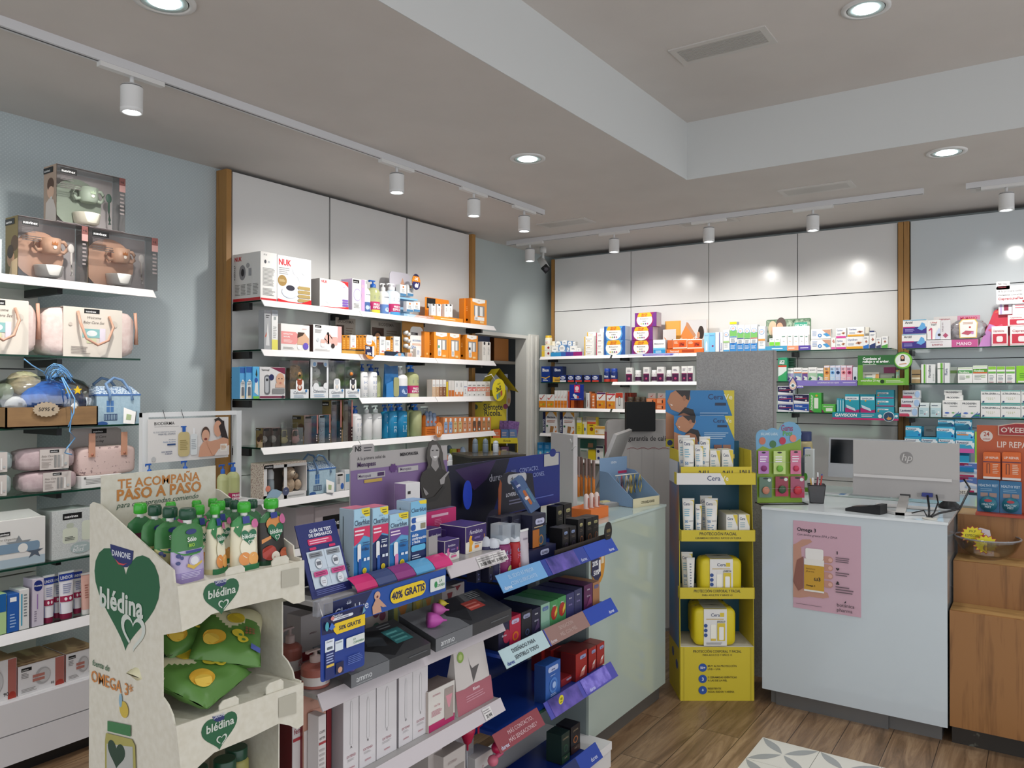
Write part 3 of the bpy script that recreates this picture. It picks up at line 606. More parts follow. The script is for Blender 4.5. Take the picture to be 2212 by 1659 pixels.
def house_bag(loc,w,h,lb,s=1,front=True):
 t=emp('house_bag',loc,0,lb,'bag','small blue house-shaped bags');d=.13*s;fab=noisy('aac6d6','b6d0de',(60,60,60),.9,.3,name='pale_blue_fabric')
 b=B().box(-w/2,w/2,0,d,0,h*.62,fab);b.box(-w/2-.002,w/2+.002,-.002,d+.002,h*.615,h*.65,'4b77b8')
 b.add([(-w/2,0,h*.65),(w/2,0,h*.65),(w/2-.02*s,d*.35,h*.82),(-w/2+.02*s,d*.35,h*.82),(-w/2,d,h*.65),(w/2,d,h*.65),(w/2-.02*s,d*.65,h*.82),(-w/2+.02*s,d*.65,h*.82)],[(0,1,2,3),(3,2,6,7),(5,4,7,6),(4,0,3,7),(1,5,6,2)],noisy('cfdde8','5b7fae',(160,160,160),.9,name='roof_print',p=(.52,.56)))
 b.fr(-w/2,w/2,0,0,h*.62,[('R',.22,.42,.38,.82,'4f80bd'),('R',.295,.42,.305,.82,'b6d0de'),('R',.22,.61,.38,.63,'b6d0de'),('R',.16,.14,.46,.36,'25406e')]+[('R',.175+i*.035,.16,.19+i*.035,.34,'b6d0de')for i in range(8)]+[('C',.12,.03,.12,'3a62a4',.08),('C',.8,.2,.09,'4b77b8',.25)])
 b.obj('bag_body',t)
 for yy in(.012,d-.012):B().tube([(-w*.22,yy-.02*(yy<.05),h*.52),(-w*.22,yy-.016*(yy<.05),h*.68),(-w*.24,yy+.01,h*.86),(-w*.05,yy+.015,h*1.0),(w*.15,yy+.015,h*.95),(w*.3,yy,h*.72),(w*.3,yy-.018*(yy<.05),h*.52)],.007*s,'7c9cc4',6).obj('handle',t)
 B().add([(w*.02,-.03,h*.02),(w*.24,-.045,h*.0),(w*.30,-.035,h*.26),(w*.08,-.012,h*.36)],[(0,1,2,3)],'f4f2ee').add([(w*.30,-.035,h*.26),(w*.24,-.045,h*0),(w*.34,-.02,h*.06),(w*.38,-.015,h*.28)],[(0,1,2,3)],'8d8a85').add([(w*.08,-.0305,h*.1),(w*.17,-.038,h*.09),(w*.2,-.034,h*.2),(w*.11,-.026,h*.22)],[(0,1,2,3)],'a8b98c').obj('hang_tag',t)
 return t
p,w,h,_=L[2].at(209,303,816,.02);house_bag(p,w,h,'blue house-shaped bag with gingham roof beside the gift basket')
def soft_pack(S,x0,x1,yt,m,lb,yb=None,card='cfc6c0',off=.02,grp='soft rolled blanket packs'):
 p,w,h,rz=S.at(x0,x1,yt,off,yb);t=emp('blanket_pack',p,rz,lb,'blanket pack',grp)
 fuse(cushion(w,.12,h,m,p=.5,noise=.05).obj('folded_fabric',t));b=B().box(-w*.16,w*.34,-.004,-.001,h*.04,h*.95,card)
 b.fr(-w*.16,w*.34,-.004,h*.04,h*.95,[('R',.33,.82,.65,.96,'1b1b1b'),('T',.36,.86,.07,'eeeeee','suavinex','l',.01,.26),('T',.05,.62,.1,'7b706c','Baby Care','l',0,.4,.3),('T',.05,.46,.1,'7b706c','Essentials','l',0,.4,.3),('L',.05,.1,.38,.4,5,'9c918c'),('R',.48,.1,.56,.7,'8f8d8b'),('R',.6,.1,.68,.7,'9a9896'),('R',.73,.1,.8,.7,'e6e2de'),('C',.88,.25,.05,'b7bcbd')]);b.obj('card_sleeve',t);return t
mp_=noisy('b9a3a6','c9b5b6',(30,30,30),.95,.6,name='muslin');mb_=noisy('9fadad','aebcbc',(30,30,30),.95,.6,name='muslin')
soft_pack(L[3],50,171,1018,mp_,'pink blanket pack in a card sleeve, lower of the pink pair')
t=soft_pack(L[3],41,167,968,mp_,'mauve blanket pack in a card sleeve, upper of the pink pair',yb=1016)
soft_pack(L[3],-75,30,1026,mb_,'grey-blue blanket pack at the left photo edge, lower one');soft_pack(L[3],-85,33,976,mb_,'grey-blue blanket pack at the left photo edge, upper one',yb=1024)
p,w,h,_=L[3].at(172,296,926,.02)
bx(L[3],176,262,1026,'white carton under the pink changing bag','e9e7e4',[('L',.1,.3,.6,.8,4,'8b8b88'),('C',.08,.85,.03,'6a6a68')],d=.12,off=.01)
hz=.05;t=emp('changing_bag',(p.x,p.y,p.z+hz),0,'pink flowered changing bag with leather tabs hanging on a grey card','bag')
pf=noisy('d9bfb9','8d7473',(70,70,70),.9,.3,name='flowered_fabric',p=(.62,.68));fuse(cushion(w,.10,h*.50,pf,p=.3,noise=.015).obj('bag_body',t))
B().prism([(-w*.5,.0),(-w*.46,h-.06),(-w*.4,h-hz),(w*.36,h-hz),(w*.42,h-.06),(w*.46,0)],.10,.103,'b9b1ad').fr(-w*.45,w*.42,.10,0,h-hz,[('R',.4,.88,.7,.98,'141414'),('T',.43,.905,.045,'ffffff','suavinex','l',.01,.25),('T',.53,.78,.06,'55504e','Baby Care','c',0,.6,.3),('T',.53,.69,.05,'55504e','mini bag','c',0,.6,.3)]).obj('hanging_card',t)
for a in(-w*.3,w*.26):B().box(a-.014,a+.014,-.006,-.001,h*.33,h*.74,'cf9a80').cyl((a,-.006,h*.37),(a,-.009,h*.37),.006,'b8755c').obj('leather_tab',t)
for i in range(4):pass
p,w,h,_=L[4].at(-60,98,1101,.02)
t=tag(carton(w,.17,h*.82,'e2e0dc',[('R',0,0,1,.18,'aebfca'),('P',[(.62,.66),(.67,.54),(.8,.54),(.7,.45),(.74,.3),(.62,.4),(.5,.3),(.55,.45),(.44,.54),(.58,.54)],'8b9094'),('P',[(.85,.40),(.88,.31),(.98,.31),(.9,.25),(.93,.14),(.85,.2),(.76,.14),(.8,.25),(.72,.31),(.82,.31)],'596472'),('RR',.3,.3,.92,.5,'7e97ad',.3),('C',.68,.38,.07,'e8e6e1'),('R',.32,.68,.5,.76,'141414'),('T',.34,.695,.05,'ffffff','suavinex','l',.01,.15),('T',.3,.58,.05,'7a7570','Care Organizer','l',0,.4,.3)]).obj('gift_box',loc=p),'cream gift box with grey stars and a carry handle','box')
B().prism([(-w*.48,0),(-w*.3,h*.15),(w*.3,h*.15),(w*.48,0)],.02,.024,'dcdad6').obj('carry_flap',t,loc=(0,0,h*.82))
p,w,h,_=L[4].at(112,201,1100,.02)
t=tag(carton(w,.13,h,'c3c6c4',[('R',0,0,1,1,noisy('d3d6d4','b9bdbb',(300,300,300),.6,name='gingham')),('RR',.25,.3,.62,.62,'d5dac8',.2),('RR',.34,.62,.52,.72,'b9bfae',.4),('RR',.72,.32,.98,.74,'d5dac8',.3),('R',.25,.80,.72,.93,'121212'),('T',.29,.835,.06,'ffffff','suavinex','l',.01,.4),('C',.7,.18,.26,'a9b9b8',.12),('T',.68,.2,.05,'f4f4f4','baby cologne','c',0,.3,.3),('T',.62,.1,.1,'f4f4f4','bliss','c',0,.35,.3),('L',.3,.36,.55,.45,3,'444844')],sdc='b4b6b4').obj('bath_set_box',loc=p),'grey checked baby bath set box with black brand plate','box')
bx(L[5],-28,14,1285,'green and blue box at the left photo edge','b9d99a',[('R',0,.55,1,1,'1f66ac'),('T',.3,.75,.1,'ffffff','H','l',.02)],d=.09)
bx(L[5],16,41,1283,'dark blue narrow box between green and white boxes','2a63b6',[('L',.2,.1,.8,.5,5,'9fc0ea'),('R',.2,.8,.8,.92,'ffffff')],d=.09)
bx(L[5],42,63,1273,'narrow white box with turquoise stripe','ebeae8',[('R',.15,.1,.3,.9,'3ba3c0'),('L',.45,.3,.85,.9,8,'7d8588')],d=.09,sdc='d5d4d2')
bx(L[5],70,94.5,1250,'lilac baby cream box with navy oval','d8cfdd',[('RR',.12,.74,.9,.97,'22307c',.49),('T',.5,.84,.04,'ffffff','Mustela','c',.01,.7),('R',.4,.36,.5,.68,'9c78b4'),('L',.15,.1,.4,.34,5,'8a7f94')],d=.08,sdc='bfb3c8')
tb_=[('R',0,.78,1,1,'2741a0'),('T',.5,.82,.08,'ffffff','LINDOR','c',.01,.8),('R',0,.28,1,.42,'a41d4c'),('C',.35,.35,.10,'f2e9ee',.04),('C',.68,.35,.10,'f2e9ee',.04),('P',[(0,0),(0,.26),(1,.1),(1,0)],'2a3f98'),('L',.2,.48,.8,.72,5,'8d93b8')]
for x0,x1,yt,of,lb in((96,121,1243,.015,'hand cream tube with navy top, beside the lilac box'),(131,165,1235,.015,'hand cream tube with navy top, in front at the middle'),(117,139,1240,.06,'hand cream tube standing behind the front pair'),(160,181,1231,.06,'rearmost hand cream tube by the cardboard stand')):
 p,w,h,_=L[5].at(x0,x1,yt,of);o=tube_up(w,h,'eceaf0','8c1b45',tb_,name='hand_cream_tube');o.location=p;tag(o,lb,'tube','navy and white hand cream tubes')
p,w,h,_=L[5].at(178,199,1238,.015);o=tube_up(w,h,'dcaea0','e9e6e2',[('L',.3,.3,.7,.7,6,'a86f62')],name='cream_tube');o.location=p;tag(o,'salmon pink tube half hidden by the cardboard stand','tube')
nb=[('R',.80,0,1,1,'b06a60'),('C',.9,.02,.1,'a8392c',.16),('T',.7,.1,.09,'2d2928','90','l',.01,.12),('R',.06,.80,.28,.92,'141414'),('T',.075,.83,.045,'ffffff','suavinex','l',.01,.19),('L',.06,.55,.22,.76,4,'8f8a88'),('C',.52,.5,.17,'b3b1b1',.3),('C',.55,.5,.13,'c9c8c8',.24),('R',.30,.36,.56,.46,'b8786c'),('R',.30,.5,.56,.6,'b8786c'),('L',.06,.06,.4,.2,3,'98938f')]
for(x0,x1,yt,lb)in((-60,36,1432,'white nursing pad carton with kraft top, cut off by the photo edge'),(39,139,1428,'white nursing pad carton with kraft top, middle of the three'),(143,212,1405,'white nursing pad carton with kraft top, partly behind the cardboard stand')):
 bx(L[6],x0,x1,yt,lb,'e4e2e2',nb,d=.22,off=.03,cat='carton',name='nursing_pad_box',tpc=M('b48f6c',.7),group='nursing pad cartons on the low ledge',sdc='b9756b')
YS=3.30
a=on(304,892,'y',YS);c=on(518,892,'y',YS)
t=emp('display_frame',(0,0,0),0,'white metal display frame holding a hanging skincare poster','display frame')
B().box(a.x,c.x,YS-.012,YS+.012,a.z-.02,a.z,'eceded').obj('top_bar',t)
B().box(c.x-.028,c.x,YS-.014,YS+.014,0,a.z,'e4e6e6').obj('post',t);B().box(a.x,a.x+.028,YS-.014,YS+.014,0,a.z,'e4e6e6').obj('post',t)
zs=on(500,1082,'y',3.2).z
B().box(a.x,c.x,YS-.20,YS+.2,zs-.02,zs,'e6e6e4').obj('shelf_board',t)
a=on(320,906,'y',YS-.03);c=on(493,1000,'y',YS-.03);h=a.z-on(320,1001.4,'y',YS-.03).z;w=c.x-a.x
t=B().box(0,w,0,.002,0,h,'e8e4e0').fr(0,w,0,0,h,[('T',.07,.86,.075,'3c3836','BIODERMA','l',.008,.3),('R',.07,.82,.36,.825,'3c3836'),('T',.32,.68,.035,'7b8496','EL DUO DERMATOLOGICO','r',0,.26),('T',.32,.63,.035,'55647c','PARA PIEL ATOPICA','r',.01,.26),('T',.32,.50,.035,'7b8496','Atoderm','r',.0,.2),('T',.32,.45,.035,'4e79ae','Aceite de ducha','r',.0,.2),('R',.22,.38,.32,.42,'2f4d7e'),('T',.28,.22,.032,'3d4f7a','SKIN BARRIER','r',.01,.2),('T',.28,.17,.032,'3d4f7a','THERAPY','r',.01,.2),('C',.06,.09,.025,'c4c4c4'),('RR',.35,.10,.49,.68,'cdbb85',.3),('R',.40,.68,.44,.80,'2160b8'),('R',.38,.79,.45,.82,'2160b8'),('L',.37,.25,.47,.5,6,'a8965c'),('RR',.50,.12,.585,.62,'dfe3e3',.25),('R',.53,.62,.555,.76,'f2f2f2'),('L',.51,.25,.575,.5,6,'a3abb0'),('P',[(.60,.06),(.62,.3),(.66,.42),(.74,.42),(.79,.3),(.8,.06)],'d7a083'),('C',.69,.60,.055,'4d362b',.18),('C',.69,.56,.05,'dba88c',.15),('C',.69,.48,.02,'8a4038',.03),('P',[(.80,.95),(.86,1.0),(.92,.9),(.99,.45),(.93,.42),(.88,.6)],'2d211f'),('C',.85,.72,.055,'d9a285',.2),('P',[(.86,.78),(.93,.92),(.95,.5),(.9,.5)],'2d211f'),('P',[(.78,.08),(.72,.3),(.70,.45),(.74,.42),(.84,.45),(.92,.5),(.99,.45),(1,.1)],'d39d80'),('P',[(.8,.06),(.86,.22),(1,.3),(1,.06)],'ded6d0'),('R',.88,.16,.97,.34,'ece7de'),('L',.89,.2,.96,.32,4,'c98a3c')]).obj('hanging_poster',loc=(a.x,YS-.03,a.z-h))
tag(t,'white skincare poster of a baby and a dark-haired mother','poster');b=B()
for q in(.2,.42):b.cyl((w*q,-.0,h),(w*q,.02,h+.04),.0012,'333333',5)
b.obj('hook',t)
SB=Shelf(1,3.13,zs);oil=clear('e2e6ae',.45,.08,'bath_oil');PK='b01f5c'
for x0,x1,yt,of,lb in((478,499,1004,.0,'clear oil pump bottle with blue pump on the low frame shelf, left one'),(500,524,1000,.05,'clear oil pump bottle with blue pump on the low frame shelf, right one')):
 btl(SB,x0,x1,yt,lb,oil,'1f5cb4',group='blue-topped oil bottles behind the cardboard stand',off=of,ratio=.76,lab=(PK,0.0,.28),art=[('T',.5,.16,.08,'ffffff','PRECIO','c',.02,.8),('T',.5,.05,.08,'ffffff','ESPECIAL','c',.02,.8)])
for x0,x1,yt in((318,340,1002),(396,418,996)):btl(SB,x0,x1,yt,'clear oil bottle with blue pump peeping over the cardboard header, %s'%('left one' if x0<330 else 'right one'),oil,'1f5cb4',group='blue-topped oil bottles behind the cardboard stand',off=.1)
W=[Shelf(1,YF,z)for z in ZS]
nk=[('T',.04,.80,.13,'d5232b','NUK','l',.03,.36),('L',.04,.60,.36,.76,4,'9a9a9a'),('C',.14,.47,.13,'a3834a'),('L',.05,.44,.23,.5,3,'d9c9a0'),('C',.55,.73,.11,'d9dde6',.12),('P',[(.55,.62),(.64,.5),(.62,.2),(.8,.2),(.78,.5),(.66,.66),(.6,.7)],'d3dae4'),('C',.82,.73,.12,'dfe6ea',.09),('C',.82,.73,.10,'f3f6f6',.075),('C',.36,.24,.24,'d2d8e6',.13),('C',.36,.26,.22,'eceff5',.12),('C',.37,.33,.13,'32323f',.06)]+[('P',[(.58,y),(.62,y+.035),(.97,y+.035),(.97,y-.035),(.62,y-.035)],'b09860')for y in(.36,.27,.18,.09)]+[('P',[(0,0),(0,.08),(.3,.04),(.7,.03),(1,.12),(1,0)],'d5232b')]
nks=[('R',0,0,1,.06,'c8272d'),('T',.06,.85,.09,'c8272d','NUK','l',.03,.26),('C',.35,.6,.12,'8e8d90',.16),('C',.36,.6,.06,'24242c',.08),('C',.55,.74,.06,'a9a9ab'),('R',.58,.52,.68,.68,'a3a3a5'),('L',.08,.12,.27,.36,8,'8b8985'),('L',.30,.12,.48,.36,8,'8b8985'),('L',.52,.12,.7,.36,8,'8b8985'),('L',.74,.12,.94,.36,8,'8b8985'),('L',.05,.45,.1,.78,8,'3a3a38')]
bx(W[0],563,598,545,'large breast pump carton turned sideways at the shelf start, red base stripe','e8e6e2',[('R',0,0,1,.045,'d0252c'),('C',.28,.8,.07,'33343f',.04),('C',.5,.8,.06,'b7bac0'),('L',.12,.3,.9,.68,14,'8c8a88'),('L',.12,.1,.9,.26,6,'8c8a88'),('T',.15,.93,.03,'222222','70.56','l',.0,.5,.3)],nks,d=.245,off=.008,name='breast_pump_box')
bx(W[0],599,672,556,'large breast pump carton with white pump picture and gold tags','eeedee',nk,d=.2,off=.03,name='breast_pump_box')
bx(W[0],691,752.5,605,'white nursing shell box with red corners','eeedec',[('T',.05,.86,.09,'d5232b','NUK','l',.03,.25),('P',[(.68,1),(.85,.95),(1,.8),(1,1)],'d5232b'),('C',.86,.78,.09,'ffffff'),('T',.86,.76,.05,'6a46a0','PRO','c',.02,.12),('C',.38,.3,.23,'dcdfe4',.17),('C',.65,.46,.22,'e2e5e9',.18),('C',.65,.5,.16,'eff1f3',.12)]+[('RR',.78,y,.99,y+.07,'7b58b0',.2)for y in(.28,.19,.10)]+[('P',[(0,0),(0,.02),(.6,.04),(1,.09),(1,0)],'d5232b')],d=.11,off=.012,name='nursing_shell_box',sdc='a8a29d')
bx(W[0],761,788,603,'tall white and lilac manicure box with black brand plate','ecebea',[('R',.05,.87,.55,.97,'151515'),('T',.08,.895,.04,'ffffff','suavinex','l',.01,.4),('C',.4,.5,.32,'b3a6cf',.2),('C',.4,.5,.28,'d9d6e6',.17),('R',.72,0,1,1,'c8a3cc'),('C',.84,.8,.1,'e2b4c4'),('RR',.74,.3,.94,.6,'dca4c4',.4),('L',.1,.08,.6,.24,4,'8b8b8b')],d=.10,off=.012,sdc='c3afd0',name='manicure_box')
lb_es=lambda c:[('T',.5,.30,.085,'ffffff','PRECIO','c',.02,.8),('T',.5,.19,.085,'ffffff','ESPECIAL','c',.02,.8),('R',0,.0,1,.14,c),('L',.2,.55,.8,.7,4,'7d8890')]
BLb='41649f'
btl(W[0],787.7,805.4,604,'white pump bottle with blue picture band, beside the lilac box','efefee','f0f0f0',off=.02,lab=(BLb,0,.42),art=[('C',.35,.2,.2,'b9cbe6',.09),('C',.75,.2,.2,'b9cbe6',.09),('T',.5,.7,.05,'4a5a78','BIODERMA','c',.01,.6)],ratio=.75)
btl(W[0],805.4,827.6,605,'oil bottle with blue pump and pink special price band',oil,'1f62ba',off=.02,lab=('c02165',.13,.45),art=lb_es('d8cf3e'),ratio=.78)
btl(W[0],827.6,845.5,611.5,'white pump bottle with pale blue picture band','efefee','f0f0f0',off=.02,lab=('5f86c4',0,.42),art=[('C',.5,.2,.24,'c3d5ee',.1),('T',.5,.7,.05,'4a5a78','BIODERMA','c',.01,.6)],ratio=.76)
btl(W[0],846,872.7,611.5,'clear-blue pump bottle with pink special price band','d9e6f2','f1f1f1',off=.02,lab=('c02165',.12,.45),art=lb_es('4c9fd6'),ratio=.79)
p,w,h,_=W[0].at(873,938,675,.01)
t=emp('tiered_display',p,0,'white and pale blue tiered counter display for face cream boxes','display stand')
b=B().box(-w/2,w/2,0,.14,0,.02,'9cc4e0').fr(-w/2,w/2,0,0,.02,[('P',[(.3,0),(.4,1),(1,1),(1,0)],'c98a6c'),('L',.1,.2,.9,.8,2,'e9eef2')]);b.obj('tray',t)
zt=on(892,645,'y',YF+.06).z-p.z;B().box(-w/2-.01,w*.12,.05,.13,zt-.012,zt,'8cbfe0').obj('upper_tray',t)
zz=on(865,588,'y',YF+.13).z-p.z;a0=on(844,600,'y',YF+.13).x-p.x;a1=on(888,600,'y',YF+.13).x-p.x
B().prism(rrect(a0,0.02,a1,zz,.03),.13,.134,'cfcbd4').fr(a0,a1,.13,.02,zz,[('P',[(.5,.55),(.75,.55),(.75,.7),(.62,.88),(.5,.7)],'d9a78c'),('R',.02,.02,.98,.2,'9cc4e0')]).obj('header_board',t)
cb_=[('R',0,0,1,.22,'4b7fa8'),('C',.5,.8,.12,'d87a30'),('L',.2,.3,.8,.62,4,'9a9a9a')]
run(W[0],[(878.4,892.4),(893,907.6)],651.5,['white cream box on the lower tier of the small tiered display, left','white cream box on the lower tier of the small tiered display, right'],base='efefee',fr=cb_,d=.03,off=.035,yb=673.5,name='cream_box',group='cream boxes on the tiered display')
run(W[0],[(864.5,877.6),(879,894.5)],615,['white cream box on the upper tier, left one','white cream box on the upper tier, right one'],base='efefee',fr=cb_,d=.04,off=.07,yb=639.5,name='cream_box',group='cream boxes on the tiered display')
q=on(899,609,'y',YF+.03)
def round_sign(o,name,lb,rx,rz_,cols,els,parent_loc,rot=0,loops=True):
 b=B().prism(circ(0,0,rx,rz_,32),0,.0015,cols[0]);b.fr(-rx,rx,0,-rz_,rz_,els);return b.obj(name,loc=parent_loc,rot=rot,label=lb,cat='promotional sign')
round_sign(None,'price_sign','round navy and orange sign reading -3€ above the cream display',.044,.056,('26264e',),[('P',[(.03,.38),(.01,.62),(.16,.85),(.84,.85),(.99,.62),(.97,.38)],'ee8f22'),('T',.5,.6,.17,'ffffff','-3€','c',.03,.6),('P',[(.05,.5),(.1,.25),(.3,.08),(.7,.08),(.9,.25),(.95,.5)],'2f2c66'),('P',[(.3,.3),(.35,.15),(.7,.15),(.8,.5),(.68,.36),(.5,.42)],'f3f3f4')],q)
p,w,h,_=W[0].at(935,1000,686,.012)
t=emp('serum_display',p,0,'orange cardboard counter display holding four slim white serum boxes','display stand')
B().box(-w/2,w/2,0,.12,0,.03,'f2952a').fr(-w/2,w/2,0,0,.03,[('L',.25,.3,.75,.75,1,'fbe2bc')]).obj('tray',t)
a0=on(919,650,'y',YF+.13).x-p.x;a1=on(970,650,'y',YF+.13).x-p.x;zz=on(945,645,'y',YF+.13).z-p.z
B().prism(rrect(a0,0,a1,zz,.008),.12,.123,'ef8c22').fr(a0,a1,.12,0,zz,[('R',.06,.55,.42,.98,'141414'),('T',.1,.62,.13,'ffffff','ISDIN','l',.02,.3),('L',.55,.5,.9,.75,2,'b8661a')]).obj('header_board',t)
sb_=[('RR',.25,.88,.75,.99,'17171a',.3),('L',.3,.4,.7,.7,4,'a6a6a6')]
run(W[0],[(932,941),(943,954.5),(961,968),(969.5,977)],656.5,['slim white serum box in the orange display, %s from the left'%ORD[i]for i in range(4)],base='efeeec',fr=sb_,d=.025,off=.05,yb=685,name='serum_box',group='slim serum boxes in the orange display')
def orange_set(S,x0,x1,yt,lb,win='w',side=True,off=.012,d=.07):
 e=[('P',[(.10,.88),(.10,1),(.9,1),(.9,.88),(.5,.82)],'f2efe9'),('T',.5,.90,.04,'c59a5a','ISDIN','c',.01,.3),('R',.2,.34,.86,.74,'8d8b89'),('R',.24,.1,.48,.70,'f0efed'),('R',.56,.34,.74,.70,'e8e7e4'),('L',.27,.14,.45,.3,4,'6f6f6f'),('R',.56,.06,.8,.14,'f5cf92')]
 if win=='g':e.append(('R',.26,.4,.36,.5,'3f9a62'))
 if win=='k':e.append(('R',.24,.4,.38,.5,'1b1b1b'))
 if win=='w':e[3]=('R',.22,.16,.84,.30,'f0efed');e.insert(3,('R',.26,.3,.42,.72,'f0efed'))
 return bx(S,x0,x1,yt,lb,'f1962a',e,[('C',.5,.16,.14,'f6c47c'),('L',.4,.5,.6,.7,3,'f6c47c')],d=d,off=off,sdc='d97f1c',name='skincare_set_box',group='orange skincare set boxes')
orange_set(W[0],1016.7,1051.3,646,'orange skincare set box with window at the end of the top shelf')
bx(W[0],1003,1016,645,'narrow orange box behind the end set box on the top shelf','e8891f',d=.05,off=.06,name='skincare_set_box',group='orange skincare set boxes')
t=bx(W[1],571,585.5,670,'clear blister with grey bottle brush at the shelf start',M('a9aaac',.2),[('L',.2,.8,.8,.9,2,'222222'),('P',[(.5,.75),(.2,.1),(.8,.1)],'d4d4d4'),('P',[(.05,.3),(.3,.45),(.3,.35)],'c9502a')],d=.05,name='bottle_brush_pack')
bx(W[1],587,600.5,670,'tall white and yellow straw cup box beside the brush blister','e9e8e6',[('R',0,0,1,.26,'e6dc6a'),('L',.2,.3,.8,.6,7,'a9a9a7'),('R',.3,.76,.7,.84,'9fa6a6'),('R',0,.86,1,1,'a6aab0')],d=.05,name='straw_cup_box')
bx(W[1],607,668.7,701,'white and coral manual breast pump box with mother picture','eeece9',[('P',[(0,.25),(0,.72),(.5,.72),(.6,.62),(.63,.48),(.6,.35),(.5,.25)],'ea9a97'),('T',.08,.60,.055,'ffffff','EXTRACTOR','l',.02,.32),('T',.08,.50,.055,'ffffff','MANUAL','l',.02,.3),('L',.08,.3,.4,.44,3,'f6dcd9'),('P',[(.55,.25),(.6,.7),(.8,.72),(.98,.5),(.98,.25)],'dcb292'),('P',[(.56,.5),(.58,.72),(.82,.72),(.75,.6)],'4a382c'),('C',.86,.2,.1,'6d5bc0'),('C',.62,.15,.06,'ffffff'),('T',.72,.84,.05,'d79a94','suavinex','l',0,.24),('L',.06,.06,.5,.16,2,'b7b3b0')],d=.09,name='breast_pump_box',sdc='c7b8b4')
bx(W[1],676.7,738,703,'white electric breast pump box with pink pump picture','eceaea',[('R',.86,.4,1,1,'e2a4a0'),('R',.05,.9,.27,.98,'151515'),('T',.065,.915,.045,'ffffff','suavinex','l',.01,.19),('L',.05,.7,.3,.84,4,'9a9896'),('RR',.62,.28,.85,.6,'eab0a6',.2),('RR',.38,.32,.66,.72,'efb9ae',.6),('RR',.25,.2,.4,.48,'eae4e4',.3),('R',.25,.34,.4,.48,'efb9ae'),('C',.15,.45,.05,'d0d5da'),('C',.68,.26,.065,'3a2d2b'),('C',.5,.7,.04,'2f2a2a'),('L',.05,.06,.6,.13,2,'b7b3b0')],d=.09,name='breast_pump_box',sdc='6b4f4b')
for(x0,x1,yt,s_,lb)in((725,768,687,0,'brown-toned skincare backing poster behind the ampoule boxes, left one'),(801,866,694,1,'skincare backing poster with dark-haired face, between ampoules and sunscreen display')):
 p,w,h,_=W[1].at(x0,x1,yt,.17)
 B().box(-w/2,w/2,0,.002,0,h,'a39a90').fr(-w/2,w/2,0,0,h,[('T',.5,.86,.09,'5b524b','BIODERMA','c',.01,.8),('R',.04,.1,.42,.8,'4a3126')]+face(.22,.48,.13,'c58f6f','2a1a14',None,w/h)+[('L',.5,.5,.9,.76,4,'7f6f63')]).obj('backing_poster',loc=p,label=lb,cat='poster')
am=[('C',.5,.9,.3,'3a2c20',.05),('L',.25,.1,.75,.7,5,'f3b65a')];wm=[('L',.2,.55,.8,.85,4,'9aa0a8'),('R',.3,.2,.7,.26,'d3686a'),('R',0,0,1,.12,'eda040')]
p,w,h,_=W[1].at(739,795,758,.012);B().box(-w/2,w/2,0,.1,0,.022,'d6a24a').obj('display_tray',loc=p,label='flat orange cardboard tray under the ampoule boxes',cat='display tray')
i=0
for x0,x1,kind in((739.5,747.5,0),(748,756,0),(757.3,769,1),(769.5,775,0),(776,782.5,0),(783,792,0),(793,805,1),(806,813,1),(813.5,820,0),(820.7,833,1),(843,850.5,0),(850.8,864,1)):
 bx(W[1],x0,x1,724 if x0<800 else 727,'%s ampoule box, %s in the row beside the pink pump box'%('orange' if kind==0 else 'white',ORD[i]),'c98424' if kind==0 else 'efedeb',am if kind==0 else wm,d=.05,off=.03 if kind==0 else.02,yb=755 if x0<800 else None,name='ampoule_box',group='ampoule boxes on the second shelf');i+=1
bx(W[1],833.8,843,735,'small white box, lowest of the ampoule row','efedeb',wm,d=.05,yb=759,off=.02,name='ampoule_box')
bx(W[1],834,875,760,'flat dark blue photo box in front of the ampoules','1d2a3e',[('P',[(.4,0),(.6,.7),(.9,.8),(1,0)],'7ab0d8'),('C',.7,.45,.1,'d9a88c',.4)],d=.04,off=.004,name='photo_card_box')
p,w,h,_=W[1].at(869,915,694,.06)
t=emp('sunscreen_display',p,0,'orange sunscreen display board with giant white tube picture and side rings','display stand')
b=B().box(-w/2,w/2,0,.004,0,h,'b07a30').fr(-w/2,w/2,0,0,h,[('R',0,0,1,.1,'d08a3a'),('RR',.36,.05,.97,.86,'e9e8e5',.25),('R',.40,.62,.72,.69,'2c2c30'),('T',.42,.635,.035,'ffffff','NUEVO','l',.02,.26),('T',.67,.45,.05,'6d86b0','BIODERMA','c',.01,.5),('T',.42,.24,.09,'3465a6','50+','l',.02,.4),('L',.45,.34,.9,.4,2,'d48a48')]);b.obj('header_board',t)
b=B()
for zz in(.3,.48,.66):b.cyl((-w*.42,-.03,h*zz),(-w*.42,.0,h*zz),.014,'e9e7e4',14);b.cyl((-w*.28,-.025,h*zz-.01),(-w*.28,0,h*zz-.01),.012,'dfddda',14)
b.obj('ring',t)
bx(W[1],899,908,752,'small white tube box in front of the sunscreen display','eeecea',[('L',.2,.3,.8,.8,5,'8c97b8')],d=.03,name='sunscreen_box')
bx(W[1],880,891,762,'small card with orange bars in front of the sunscreen display','e8d9cf',[('R',.1+i*.2,.1,.2+i*.2,.9,('c8523a' if i%2 else 'e8a04a'))for i in range(4)],d=.02,name='sample_card')
bx(W[1],917,928,716,'narrow dark orange set box before the windowed ones','d97f1c',[('C',.5,.16,.14,'f6c47c')],d=.06,off=.03,name='skincare_set_box',group='orange skincare set boxes')
orange_set(W[1],938,968.6,718,'orange set box with green-labelled tube in its window','g');orange_set(W[1],969,994.4,720.5,'orange set box with two plain white tubes, between green and black ones','p');orange_set(W[1],1006,1032,724,'orange set box with black-labelled tube in its window','k')
